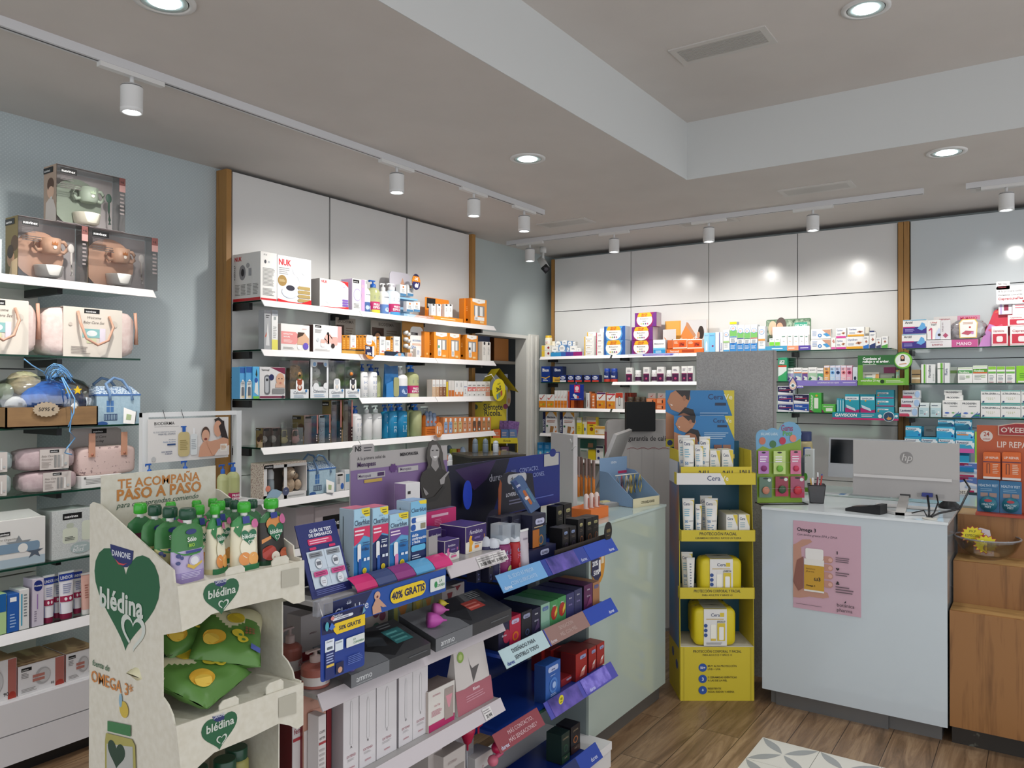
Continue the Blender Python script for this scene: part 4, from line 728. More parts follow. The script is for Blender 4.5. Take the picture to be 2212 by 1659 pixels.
run(W[1],[(1042,1050.6),(1051,1059.7)],738,['slim cream-white carton with black tip, left of the end pair','slim cream-white carton with black tip, at the very end of the second shelf'],base='ece7df',fr=[('RR',.3,.84,.75,.99,'191919',.3),('L',.25,.3,.75,.75,7,'a7a49e')],d=.04,name='skincare_box',sdc='ddd5ca',group='slim black-tipped cartons')
q=on(800.5,755,'y',YF-.05);wS=.105
t=B().prism(circ(0,0,.052,.062,36),0,.0015,'ee9224').fr(-.052,.052,0,-.062,.062,[('P',[(.04,.25),(.04,.72),(.86,.62),(.92,.2),(.8,.12)],'22264e'),('T',.08,.52,.13,'ffffff','20%','l',.03,.42),('T',.2,.22,.13,'ffffff','50%','l',.03,.42),('RR',.64,.12,.80,.68,'f2f2f2',.3),('RR',.8,.2,.94,.75,'f0a34a',.3)]).prism(rrect(-.04,.03,.01,.085,.014),-.002,-.0005,'eae8ea').fr(-.04,.01,-.002,.03,.085,[('T',.5,.25,.12,'5f77a4','BIODERMA','c',.01,.8)]).obj('discount_sign',loc=q)
tag(t,'orange and navy discount sign reading 20% and 50%, hanging on the second shelf edge','promotional sign')
vb=[('R',0,.82,1,1,'2d5ea6'),('P',[(0,0),(.1,.5),(.5,.62),(1,.5),(1,0)],'e4e4e0'),('RR',.25,.06,.7,.38,'6a6c72',.4),('R',.3,.04,.75,.10,'d9c69a'),('L',.2,.42,.8,.56,3,'55555a')]
for x0,x1,yt,of,lb in((518,531,793,.03,'blue and white knee support box, first at the shelf start'),(531.5,546,792,.02,'blue and white knee support box, second in front')):bx(W[2],x0,x1,yt,lb,'5aa7d8',vb,d=.07,off=of,name='support_box',group='blue support boxes')
bx(W[2],546.5,560,792,'blue support box with running figure and round seal','5ab0e0',[('P',[(.2,.2),(.4,.6),(.8,.55),(.9,.1)],'dfe6e6'),('C',.5,.58,.28,'2f57a8',.08),('P',[(.4,.75),(.55,.95),(.7,.75),(.6,.68)],'2c3a28'),('R',0,0,1,.08,'7cc44c')],d=.07,name='support_box',group='blue support boxes')
bx(W[2],561,616,793,'white baby thermometer box with magenta stripe and baby face','dcdad9',[('P',[(.4,1),(1,1),(1,.78)],'7a2444'),('R',0,.02,1,.08,'7a2444'),('T',.06,.88,.07,'2b2b2b','Veroval','l',.01,.35),('RR',.17,.12,.40,.76,'6f7276',.45),('RR',.2,.18,.34,.7,'b9bcc0',.45),('R',.23,.56,.32,.64,'2d3036'),('C',.45,.68,.1,'262c5c'),('P',[(.6,.35),(.62,.5),(.95,.5),(1,.35)],'d9b29c'),('C',.8,.62,.17,'d8a98c',.2),('C',.74,.64,.02,'2a2a2a'),('C',.86,.64,.02,'2a2a2a'),('C',.8,.5,.05,'c27a6c',.03),('RR',.48,.16,.97,.32,'8b8b8b',.1),('C',.9,.05,.05,'3a1c30')],d=.08,name='thermometer_box')
def toy_box(x0,x1,yt,lb,anim):
 p,w,h,rz=W[2].at(x0,x1,yt,.012);d=.10;fur={'lion':('c08a4c','d2a060'),'sheep':('dcdcd8','eeeeea'),'rabbit':('9b9894','b0aca8'),'penguin':('55555c','6a6a70')}[anim]
 fm=noisy(fur[0],fur[1],(90,90,90),.95,.8,name='plush_fur');t=clearbox(w,d,h,name='plush_toy_box')
 B().box(-w/2+.002,w/2-.002,d-.003,d-.001,0,h,'b4b4b4' if anim!='lion' else 'a69a8c').obj('backing_card',t)
 toy=B();cy_=d*.5;s_=min(w,.10)/.1
 toy.ball((0,cy_,h*.30),.036*s_,fm,sz=1.25,noise=.06)
 if anim=='lion':
  toy.ball((0,cy_,h*.66),.046*s_,fm,nx=20,ny=12,noise=.35).ball((.0,cy_-.030,h*.64),.024*s_,M('b98a58',.9)).ball((0,cy_-.052,h*.61),.007,'3a2416')
  for i in range(18):a=random.random()*2*PI;toy.ball((.04*s_*cos(a),cy_-.012,h*.64+.045*s_*sin(a)),.012,fm,nx=8,ny=5,noise=.3)
 elif anim=='sheep':toy.ball((-.002,cy_,h*.66),.040*s_,fm,nx=18,ny=12,noise=.16).ball((-.02,cy_-.034,h*.70),.004,'3a4456').ball((.022,cy_-.01,h*.34),.022,M('6fae92',.4))
 elif anim=='rabbit':toy.ball((0,cy_,h*.60),.028*s_,fm,noise=.1);[toy.ball((sx_*.014,cy_,h*.77),.011,fm,sz=2.2)for sx_ in(-1,1)]
 else:toy.ball((0,cy_,h*.68),.036*s_,fm).ball((0,cy_-.022,h*.66),.026*s_,'d9d6ce').ball((-.012,cy_-.046,h*.64),.012,M('e0812e',.6)).ball((.008,cy_-.045,h*.72),.004,'1a1a1a').ball((0,cy_-.016,h*.3),.03*s_,'dcd9d2')
 toy.obj('plush_toy',t)
 b=B();nm='e6e8ea'
 if anim=='sheep':b.fr(-w/2,w/2,0,0,h,[('R',0,0,1,.3,nm),('R',0,.93,1,1,nm),('R',0,.3,.1,.93,nm),('R',.9,.3,1,.93,nm),('C',.2,.9,.16,nm),('C',.85,.9,.14,nm),('C',.22,.88,.09,'8fb4dc'),('C',.82,.88,.08,'9dbfe4'),('C',.3,.3,.16,nm),('C',.85,.32,.14,nm),('T',.5,.15,.075,'8a8f98','Calentitos','c',.01,.8,.2),('L',.2,.03,.8,.12,2,'a9c0d8')])
 else:
  ic={'lion':'9c4a2c','rabbit':'c9ccd0','penguin':'3c3c44'}[anim]
  b.fr(-w/2,w/2,0,0,h,[('R',0.02,0,.98,.24,nm),('RR',.3,.16,.72,.52,'f2f2f2',.4),('C',.5,.42,.13,ic),('C',.5,.28,.12,ic,.08),('C',.4,.49,.05,ic),('C',.6,.49,.05,ic),('C',.5,.3,.07,'e8dcd0',.05),('C',.84,.2,.06,'4d84b8'),('T',.5,.12,.075,'8a8f98','Calentitos','c',.01,.8,.2),('L',.2,.02,.8,.1,2,'a9b8c8')])
 b.obj('front_print',t);t.location=p;t.rotation_euler=(0,0,rz);return tag(t,lb,'boxed plush toy','boxed plush toys on the third shelf')
toy_box(626.5,667.5,779,'clear box with a shaggy golden-brown plush toy','lion');toy_box(670.5,709.3,777,'white framed box with a white woolly plush sheep','sheep')
toy_box(710.5,744.5,779,'clear box with a grey plush rabbit','rabbit');toy_box(745.5,779,779,'clear box with a plush penguin with orange beak','penguin')
lo=[('T',.5,.78,.035,'5d6b80','BIODERMA','c',.01,.6),('L',.3,.52,.75,.64,3,'5f7fb8'),('L',.3,.3,.75,.46,4,'a0a8b8'),('L',.25,.06,.8,.18,2,'9aa0aa')]
for x0,x1,yt,of,lb in((781,800.5,786,.015,'tall white lotion bottle with blue pump beside the penguin box'),(801,821,786.5,.015,'tall white lotion bottle with blue pump before the blue pouch')):btl(W[2],x0,x1,yt,lb,'efeeee','1e4f9c',off=of,group='white lotion bottles with blue pumps',shape='square',ratio=.78,art=lo)
btl(W[2],815,828,794,'clear oil bottle with dark blue pump behind the white lotions',oil,'1b3f86',off=.07)
p,w,h,_=W[2].at(834,863,786,.02);t=B()
t.add([(-w/2,.03,0),(w/2,.03,0),(w/2,.0,0),(-w/2,0,0),(-w/2,.016,h),(-w*.1,.014,h*.93),(w*.5,.016,h*.96)],[(3,2,6,5,4),(0,4,5,6,1),(3,4,0),(2,1,6),(0,1,2,3)],noisy('1d5b92','2a6ca6',(20,20,20),.3,.4,name='blue_foil')).fr(-w/2,w/2,-.0015,0,h,[('RR',.55,.02,.95,.6,'a8a878',.3),('P',[(0,0),(0,.4),(.5,.5),(.55,0)],'3f87c8')])
tag(t.obj('refill_pouch',loc=p),'crinkled blue refill pouch between pump bottles','refill pouch')
btl(W[2],864,888,791,'white pump bottle with blue picture band on the third shelf','efeeed','efefef',off=.015,lab=(BLb,0,.48),art=[('C',.5,.25,.3,'b5c8e6',.12)],ratio=.76)
btl(W[2],888.5,912,789,'oil bottle with pink special price label on the third shelf',oil,'1f62ba',off=.015,lab=('c02165',.15,.46),art=lb_es('dcd9b0'),ratio=.78)
for i,(x0,x1)in enumerate(spans(933.8,964,4)):bx(W[2],x0,x1,820,'%s makeup box, %s from the left of four tinted ones'%(('beige','sand','brown','dark brown')[i],ORD[i]),('d8b898','c9a17c','9a6a4c','7d4c36')[i],[('R',0,.58,1,1,'eae7e4'),('T',.5,.66,.06,'4a4a4a','ISDIN','c',.01,.8),('L',.3,.1,.7,.5,5,'e3cdb8')],d=.05,name='makeup_box',group='tinted makeup boxes',sdc='d6cdc4')
bx(W[2],964.5,967.8,825,'thin yellow box beside the tinted makeup boxes','e3c22c',d=.04,name='sunscreen_box')
for i,(x0,x1)in enumerate(((969,974.5),(975,981.5))):bx(W[2],x0,x1,822,'thin white and orange sunscreen box seen edge-on, %s'%('first' if i==0 else 'second'),'dfdad5',[('R',0,0,1,.4,'cf7432')],d=.05,name='sunscreen_box',sdc='c9b8a8')
for i,(x0,x1)in enumerate(((982.6,991.4),(991.8,1000.8))):bx(W[2],x0,x1,822.5,'white sunscreen box with orange base and oval, %s'%('left one' if i==0 else 'right one'),'efedeb',[('R',0,0,1,.3,'e08548'),('RR',.28,.12,.72,.48,'f6e9df',.45),('L',.3,.6,.7,.9,4,'9c9a9a')],d=.05,name='sunscreen_box',group='white and orange sunscreen boxes')
bx(W[2],1001.5,1009.3,822.5,'white sunscreen box with blue line before the red-topped row','efedeb',[('R',.1,.6,.9,.64,'3c55b0'),('L',.3,.15,.7,.5,4,'9c9a9a')],d=.05,name='sunscreen_box')
for i,(x0,x1)in enumerate(spans(1009.8,1058.5,5)):bx(W[2],x0,x1,824,'white box with %s band, %s of five at the end of the third shelf'%('red' if i<2 else 'salmon',ORD[i]),'efece9',[('R',0,.58,1,.62,'d94545' if i<2 else 'd9704c'),('R',0,.34,1,.58,'e8807c' if i<2 else 'eaa894'),('T',.5,.7,.09,'4a4a4a','ISDIN','c',.01,.7),('P',[(.2,.5),(.5,.34),(.85,.56),(.6,.5)],'f0e0da'),('C',.5,.1,.09,'2c2c2c')]+([('R',0,0,1,.3,'dba08c')]if i==4 else[]),d=.05,name='sunscreen_box',group='five red-banded sunscreen boxes')
q=on(1077.8,842,'y',YF-.06)
t=B().prism(circ(0,0,.088,.088,36),0,.0015,'efdb22').fr(-.088,.088,0,-.088,.088,[('T',.5,.74,.07,'1e1e1e','Ricola','c',.01,.5,.3,.3),('T',.5,.47,.19,'17171a','3x2','c',.03,.7,.1,.35),('P',[(.3,.28),(.42,.34),(.46,.12),(.34,.06)],'5f8fb0'),('P',[(.44,.34),(.58,.42),(.62,.2),(.48,.12)],'6a8a5a'),('P',[(.6,.42),(.74,.5),(.76,.28),(.64,.2)],'b8523a')]).obj('discount_sign',loc=(q.x,YF-.06,q.z))
tag(t,'round yellow 3x2 sign hanging at the end of the left wall shelf','promotional sign')
B().tube([(-.05,0,.075),(-.075,.02,.12),(-.12,.05,.1)],.004,'d9d6cf',5).obj('plastic_strap',t)
for i,(x0,x1,c_)in enumerate(((568,586,'c9c0b4'),(587,605.5,'c7b6a2'))):
 p,w,h,_=W[3].at(x0,x1,924.5,.012);t=clearbox(w,.06,h,name='pacifier_box');b=B().box(-w/2+.001,w/2-.001,.058,.06,0,h,'6d5048').box(-w/2,w/2,0,.01,h,h+.001,'9a6c66')
 if i==0:print_side(b,-w/2-.0005,0,.06,0,h,'duo')
 b.obj('printed_card',t);B().ball((0,.03,h*.4),min(w,h)*.36,noisy('e6e2da','9c8f84',(200,200,200),.5,name='speckled_shell',p=(.55,.6))).obj('pacifier_case',t);B().fr(-w/2,w/2,0,0,h,[('R',.1,.85,.7,.96,'151515')]).obj('front_print',t)
 t.location=p;tag(t,'small clear box with speckled egg-shaped case, %s'%('at the shelf start' if i==0 else 'second in the row'),'box','clear pacifier case boxes')
for x0,x1,c_,cn in((608,630,'e0d6a0','yellow'),(631,655,'e0a8a0','pink')):
 p,w,h,_=W[3].at(x0,x1,924,.012);t=emp('bear_case_bag',p,0,'clear mini bag holding a %s bear-shaped case'%cn,'toy bag','clear bags with bear-shaped cases')
 b=B();b.box(-w/2,w/2,0,.0008,0,h,CLR).box(-w/2,w/2,.05,.0508,0,h,CLR).box(-w/2,-w/2+.0008,0,.05,0,h,CLR).box(w/2-.0008,w/2,0,.05,0,h,CLR).tube([(-w*.3,.025,h),(-w*.25,.025,h*1.25),(w*.2,.025,h*1.28),(w*.3,.025,h)],.0025,CLR,6);b.obj('clear_bag',t)
 B().ball((0,.025,h*.30),w*.42,c_,sy=.45,sz=.62).ball((-w*.3,.025,h*.5),w*.09,c_).ball((w*.3,.025,h*.5),w*.09,c_).tube([(-w*.3,.025,h*.45),(-w*.2,.02,h*.85),(w*.2,.02,h*.85),(w*.32,.025,h*.45)],.0022,c_,6).ball((w*.5,.012,h*.25),w*.07,'e9e6e2').obj('bear_case',t)
def thermos(x0,x1,yt,body,top_,lb,spots=None):
 p,w,h,_=W[3].at(x0,x1,yt,.012);t=clearbox(w,w*.95,h,name='thermos_box');d=w*.95
 b=B().box(-w/2+.001,w/2-.001,d-.002,d,0,h,'9a746e').box(-w/2,w/2,0,.012,h,h+.001,'a9736c').box(w/2-.010,w/2,-.001,.001,h*.35,h,'a56d66');print_side(b,-w/2-.0005,0,d,0,h,'duo');b.obj('printed_card',t)
 r=w*.34;m=noisy(body,spots,(150,150,150),.5,name='printed_steel',p=(.60,.63))if spots else M(body,.4)
 b=B().lathe([(r*.95,.002),(r,.006),(r,h*.74),(r*.99,h*.745)],m,cy=d*.5,n=20);b.obj('flask',t);B().lathe([(r*.99,h*.75),(r,h*.76),(r,h*.86),(r*.9,h*.95),(r*.5,h*.975)],top_,cy=d*.5,n=20).obj('flask_lid',t)
 B().fr(-w/2,w/2,0,0,h,[('R',.08,.90,.48,.97,'151515'),('C',.9,.28,.045,'c9b8b0'),('C',.9,.2,.045,'c9b8b0'),('C',.9,.12,.045,'c9b8b0')]).obj('front_print',t);t.location=p;return tag(t,lb,'boxed flask','boxed insulated flasks')
thermos(657,687,897.5,'a98278','a98278','short dusty pink flask in a clear box');thermos(688.5,714,896,'e0e0e0','e6e6e6','short white flask with red prints in a clear box','b04a3c')
thermos(716,738,865,'a98278','a98278','tall dusty pink flask in a clear box');thermos(741.5,762,864.5,'cbbb9c','d6c8ac','tall beige speckled flask in a clear box','7a684c')
btl(W[3],766,788,877,'white lotion bottle with blue pump in front of the flasks on the fourth shelf','eceaea','1e4f9c',off=.015,shape='square',ratio=.78,art=lo,group='pump bottles on the fourth shelf')
for x0,x1,lb in((792,809.5,'white lotion bottle with white pump, first of the white-pump pair'),(811,831,'white lotion bottle with white pump beside the blue bottles')):btl(W[3],x0,x1,876,lb,'e9e8e7','eeeeee',off=.02,shape='square',ratio=.78,art=lo[:1],group='pump bottles on the fourth shelf')
blue=clear('38a4d8',.35,.08,'blue_gel')
bg=[('T',.55,.78,.03,'e8f2f8','BIODERMA','c',.01,.5),('T',.5,.55,.035,'e8f2f8','Atoderm','c',.01,.5),('L',.3,.2,.75,.45,6,'d4e8f2')]
for x0,x1,yt,of,lb in((832,847,874,.05,'blue gel bottle behind the white-pump bottles'),(846,863,873,.015,'blue gel bottle, first of the front pair'),(864,886.6,872.5,.015,'blue gel bottle, second of the front pair'),(858,872,874,.08,'blue gel bottle partly hidden between the front pair')):btl(W[3],x0,x1,yt,lb,blue,'1f62ba',off=of,shape='square',ratio=.80,art=bg,group='blue gel pump bottles on the fourth shelf')
btl(W[3],888,905,872,'oil bottle with dark pump beside the blue gels',oil,'16324e',off=.06,shape='square',ratio=.80,group='pump bottles on the fourth shelf');btl(W[3],898,917,873,'oil bottle with blue pump in front, before the sunscreen tray',oil,'1f62ba',off=.015,shape='square',ratio=.80,group='pump bottles on the fourth shelf')
p,w,h,_=W[3].at(914,931,878,.06);o=tube_up(w,h,'77787c','4a4a50',[('T',.5,.85,.04,'c9c9cc','ISDIN','c',.01,.6),('R',.2,.6,.8,.7,'b0654a')]);o.location=p;tag(o,'grey tube standing behind the orange sunscreen tray','tube')
p,w,h,_=W[3].at(919,949,922,.01);t=B().box(-w/2,w/2,0,.1,0,h,'d97a30').box(-w/2,-w/2+.002,0,.1,h,h*2.4,'c9702c').box(w/2-.002,w/2,0,.1,h,h*2.2,'c9702c').fr(-w/2,w/2,0,0,h,[('L',.1,.2,.9,.8,3,'a85a1e')]).obj('display_tray',loc=p);tag(t,'orange cardboard tray of grey-blue sunscreen tubes','display tray')
for i,(x0,x1)in enumerate(((922,929),(930,936.5),(938,946))):
 pp,w2,h2,_=W[3].at(x0,x1,898 if i<2 else 903,.035);o=bottle(w2,h2*.8,'8d9db4','7f93b2',capk='dome',art=[('R',.2,.3,.8,.5,'c9663a')]);o.location=(pp.x,pp.y,W[3].z+h+.002);tag(o,'grey-blue sunscreen bottle in the orange tray, %s'%ORD[i],'bottle','sunscreen bottles in the orange tray')
q=on(948.5,928.5,'y',YF-.05);t=B().prism(circ(0,0,.042,.054,32),0,.0015,'ea9454').fr(-.042,.042,0,-.054,.054,[('RR',.2,.25,.36,.75,'f2efee',.4),('L',.42,.5,.85,.72,3,'f8dcc8'),('L',.3,.08,.75,.16,1,'a85a1e'),('RR',.5,.25,.62,.4,'f8e8dc',.4)]).obj('price_sign',loc=(q.x,YF-.05,q.z));tag(t,'round orange sign hanging on the fourth shelf edge','promotional sign')
for i,(x0,x1)in enumerate(spans(958,1060.8,10,.3)):
 yt=901.5-(i*.12);p,w,h,_=W[3].at(x0,x1,yt,.012);c_=('8fb0d8','8fb0d8','d9c088','d9c088','d9a284','d9a284','6a5040','6a5040','b88a5c','b88a5c')[i]
 t=B().box(-w/2,w/2,.0,.05,0,h,'dd8a54').fr(-w/2,w/2,0,0,h,[('RR',.14,.05,.86,.74,c_,.3),('RR',.3,.74,.7,.95,'ececea',.3),('T',.5,.56,.06,'3a3a3a','ISDIN','c',.01,.5),('C',.5,.3,.12,'d0643a'),('RR',.36,.1,.64,.26,'f0ece6',.4)]).obj('sunscreen_box',loc=p)
 tag(t,'orange sunscreen carton with %s bottle picture, %s of ten in the end row'%(('pale blue','pale blue','sand','sand','peach','peach','dark brown','dark brown','tan','tan')[i],ORD[i]),'box','row of ten orange sunscreen cartons')
p,w,h,_=W[4].at(569,663,998,.014);d=.11
t=emp('baby_gift_box',p,0,'white baby gift box with a bottle and teddy in two arched windows','gift box');te=noisy('e9dccb','8a5244',(220,220,220),.6,name='terrazzo_print',p=(.56,.6));z1,z2=h*.15,h*.94
b=B().box(-w/2,w/2,0,d,0,h*.14,'e6e4e2').box(-w/2,w/2,0,d,z2,h,te).box(-w/2-.001,-w/2+.004,0,d,0,h,te).box(w/2-.004,w/2,0,d,0,h,'e6e4e2').box(-w/2,w/2,d-.003,d,0,h,'6a635d').box(-w/2+.004,w/2-.004,.0,.002,h*.86,z2,'e8e6e4').box(-w/2+.004,-w*.42,0,.002,0,z2,'e8e6e4').box(-w*.04,w*.03,0,.002,0,z2,'e8e6e4')
b.fr(-w/2,w/2,0,0,h,[('R',.03,.86,.22,.96,'141414'),('T',.045,.885,.05,'ffffff','suavinex','l',.01,.16),('P',[(.04,.06),(.12,.22),(.2,.30),(.30,.28),(.38,.22),(.42,.2),(.38,.12),(.28,.02)],'9fbdd4'),('C',.10,.33,.055,'e58d76',.08),('C',.34,.26,.008,'1c1c1c'),('C',.50,.20,.075,'565d7c'),('T',.50,.2,.05,'d8dbe8','mi','c',0,.08),('L',.55,.04,.95,.10,1,'bcbab8')]);b.obj('carton',t)
bb=B();bb.lathe([(.022,.0),(.024,.01),(.024,.07),(.02,.085)],'8f9aa0',cx=-w*.23,cy=.05,z0=h*.15).lathe([(.022,.085),(.023,.12),(.014,.14)],'dfe3e6',cx=-w*.23,cy=.05,z0=h*.15);bb.obj('baby_bottle',t)
tf=noisy('a8937c','bca68e',(70,70,70),.95,.6,name='teddy_fur');B().ball((w*.2,.05,h*.33),.035,tf,sz=1.3).ball((w*.19,.045,h*.66),.038,tf).ball((w*.19,.012,h*.66),.017,M('cbbba6',.9)).ball((w*.35,.05,h*.56),.02,tf).ball((w*.38,.04,h*.32),.024,tf,sz=1.3).ball((w*.08,.03,h*.25),.02,tf).ball((w*.19,-.004,h*.68),.004,'222222').obj('teddy',t)
p,w,h,_=W[4].at(668,725,983,.02);house_bag(p,w,h,'blue house-shaped bag with dark handles on the middle unit fifth shelf',.9)
bx(W[4],727,743.5,1022,'narrow white box with blue oval beside the house bag','dedcdb',[('R',.1,.85,.8,.95,'161616'),('C',.75,.25,.22,'3c6cc0',.18),('L',.1,.4,.5,.8,6,'9a9998')],d=.06,name='nasal_care_box');bx(W[4],744.5,757,1015,'white and blue box against the purple advertising board','dfe0e2',[('R',.2,.4,.9,.8,'6aa2c0')],d=.06,name='nasal_care_box')
for x0,x1,yt,body,cap,k,of,lb in((951,962.5,981,'dccf2e','e6dc3a','wide',.0,'yellow sun spray with black mark beside the photo cut-out'),(963,970.5,983,'e9e6e4','dd7c44','wide',.01,'white sun lotion with orange cap next to the yellow spray'),(971,981,979,'e3e6ea','dfe6ee','dome',0,'white sun spray with dome cap before the grey bottles'),(960,972,962,'8796a6','8495a6','dome',.07,'grey-blue bottle standing behind, left one'),(971.5,982,962,'8796a6','8495a6','dome',.08,'grey-blue bottle standing behind, right one'),(980,991,970,'5e3a22','c4c436','wide',.03,'brown tanning oil bottle with yellow-green cap'),(991.5,1000,970,'7a2e1e','c8642a','wide',.03,'brown tanning oil bottle with orange cap'),(1000.5,1010,965,'dfe5ee','a9bcd8','dome',0,'white spray bottle with pale blue dome cap at the shelf end')):btl(W[4],x0,x1,yt,lb,body,cap,capk=k,off=.012+of,ratio=.72,group='sun care bottles on the fifth shelf',shape='square',art=[('L',.25,.15,.75,.5,3,'c9764a')])
bx(W[4],1010.5,1017.6,980,'teal box at the end of the fifth shelf','3f6f88',[('R',0,0,1,.2,'dfe6ea')],d=.05,name='sunscreen_box')
sx_=[('R',.2,.3,.78,.72,'0f0f10'),('T',.25,.44,.14,'f2f2f2','suavinex','l',.015,.48)]
bx(W[5],681,758,1090,'large pale grey carton with a black brand plate on the low shelf','b9aeb0',sx_,d=.2,off=.01,name='nappy_bag_carton',tpc='c6bcbe',cat='carton');bx(W[5],640,678,1095,'large pale grey carton without visible print, beside the branded one','b9aeb0',d=.2,off=.02,name='nappy_bag_carton',cat='carton')
R=[Shelf(2,XF,z)for z in ZB];Q=[Shelf(2,XF,z)for z in(1.887,1.643,1.410)];QL=Shelf(2,5.98,1.085)
def T(x,y,h,c,s,al='l',bo=.015,mw=.9,*r):return('T',x,y,h,c,s,al,bo,mw,*r)
def bands(*a):return[('R',0,y0,1,y1,c)for y0,y1,c in a]
WH='f0efec'
for i,(yt,yb)in enumerate(((757.5,None),(746,757.2))):bx(R[0],1170,1189,yt,'yellow and white honey lozenge box under the vitamin jar, %s one'%('lower' if i==0 else 'upper'),'f2efe6',[('R',0,0,.35,1,'e8c440'),('C',.78,.55,.12,'9c3040')],d=.08,yb=yb,name='lozenge_box')
btl(R[0],1174.5,1188,724.6,'yellow-capped vitamin jar on two lozenge boxes','f2e6c4','e5b820',cat='jar',off=.03,yb=745.8,capk='wide',shape='square',ratio=.80,art=[('R',0,.2,1,.7,'f3efe6'),('C',.5,.35,.2,'c04a3a')])
bx(R[0],1191,1199,737,'small cream tub behind the vitamin jar','efe8d8',d=.06,off=.08,name='vitamin_box')
p,w,h,_=R[0].at(1190,1258,760.5,.005);tag(B().box(-w/2,w/2,0,.16,0,h,'e9e9ec').fr(-w/2,w/2,0,0,h,[('R',0,0,.33,1,'3a9ad4'),('R',.33,0,.48,1,'3a6ab8'),('R',.48,0,.72,1,'5a3f98'),('R',.72,0,1,1,'a02a78')]).obj('display_tray',loc=p,rot=-PI/2),'low display tray with blue, purple and magenta front','display tray')
zt=R[0].z+h;vit=[('C',.5,.5,.42,'f6f4ef'),('L',.25,.35,.75,.65,2,'4a5a78'),('R',.0,0,1,.12,'c9d8ea')]
k=0
for x0,x1,yt,yb,of in((1192,1206,749,760,.03),(1206.5,1222,745,760,.03),(1231,1246,747,760,.03),(1222.5,1230.5,748,760,.05),(1246.5,1254,752,760,.03),(1199,1213,738,749,.09),(1214,1225,735.5,745,.09),(1226,1236,737,747,.09),(1237,1243,738,747,.09)):
 bx(R[0],x0,x1,yt,'small white vitamin carton in the coloured tray, %s %s'%(ORD[k%5],'of the front row' if k<5 else 'of the back row'),('6f9ed0' if k%2 else WH),vit,d=.04,off=of,yb=yb,name='vitamin_box',group='small vitamin cartons in the coloured tray');k+=1
stk=lambda x0,x1,ys,lb,base,fr,**kw:[bx(R[0],x0,x1,ys[i],lb%('lowest','second','third','topmost')[i if i<len(ys)-1 or len(ys)>3 else 3 if len(ys)>1 else 0],base,fr,yb=None if i==0 else ys[i-1]+.3,**kw)for i in range(len(ys))]
vt=[('R',0,0,.12,1,'e6b93a'),('C',.52,.5,.40,'f8f6f2',.44),('T',.5,.55,.14,'55607a','Multicentrum','c',.01,.7),('L',.3,.2,.7,.4,2,'c9a24a')]
stk(1262,1283,(754.6,740.5,726.5),'white vitamin box in the column with yellow spines, %s',WH,vt,d=.07,name='vitamin_box',group='white vitamin columns')
bx(R[0],1268,1287,717,'white vitamin box on top behind the yellow-spined column',WH,vt,d=.05,off=.10,yb=726.3,name='vitamin_box')
vr=[('R',0,0,.12,1,'b8385a'),('C',.52,.5,.40,'f8f6f2',.44),('L',.25,.35,.75,.65,2,'7a5a68')]
stk(1287.6,1303,(754,742,730.5,718.5),'white vitamin box in the column with red spines, %s',WH,vr,d=.07,name='vitamin_box',group='white vitamin columns')
bx(R[0],1296,1304.5,710,'white vitamin box behind the red-spined column',WH,d=.04,off=.10,yb=718,name='vitamin_box')
def multi(c,c2,nm):return[('P',[(0,0),(0,1),(.12,1),(.05,.5),(.12,0)],c2),('P',[(.78,0),(.88,.4),(.82,.8),(.9,1),(1,1),(1,0)],c2),('C',.45,.48,.37,'f6f3ee',.50),('P',[(.12,.78),(.2,1),(.72,1),(.8,.78),(.78,.70),(.14,.70)],'e8b024'),T(.45,.82,.13,'c23a28','90+30','c',.03,.44),T(.42,.71,.10,'c23a28','GRATIS','c',.03,.4),T(.45,.52,.09,'5b5346','Multicentrum','c',.01,.5),T(.45,.35,.07,'555a68',nm,'c',.01,.3),('C',.3,.2,.035,'e3c06a'),('C',.4,.2,.035,'7ea86a'),('C',.5,.2,.035,'6a5a88'),('C',.6,.2,.035,'c06a8a')]
for i,(yt,yb)in enumerate(((735,None),(704.5,734.6))):bx(R[0],1305,1350.5,yt,'large blue-sided multivitamin carton, %s of two'%('lower' if i==0 else 'upper'),'5aa0d8',multi('3f7fc0','2c5aa4','HOMBRE'),d=.10,yb=yb,name='multivitamin_carton',sdc='d8dce6',group='large multivitamin cartons')
for i,(x0,x1,yt,yb)in enumerate(((1364.6,1410,735.6,None),(1364.6,1410,706,735.2),(1371.5,1418,675,705.6))):bx(R[0],x0,x1,yt,'large magenta-sided multivitamin carton, %s of three'%('lowest','middle','topmost')[i],'8f1f62',multi('a8306e','6a2a80','MUJER'),d=.10,yb=yb,name='multivitamin_carton',sdc='d8ccd6',group='large multivitamin cartons')
bx(R[0],1411,1437,734,'white and blue multivitamin box beside the magenta cartons',WH,[('R',0,0,1,.3,'2e96d0'),('R',0,.3,1,.42,'7cc8e8'),T(.5,.68,.1,'55607a','Multicentrum','c',.01,.8),('L',.2,.08,.8,.24,2,'ffffff')],d=.06,off=.006,name='multivitamin_carton',sdc='c3ccd6')
p,w,h,_=R[0].at(1437,1527.4,692,.15)
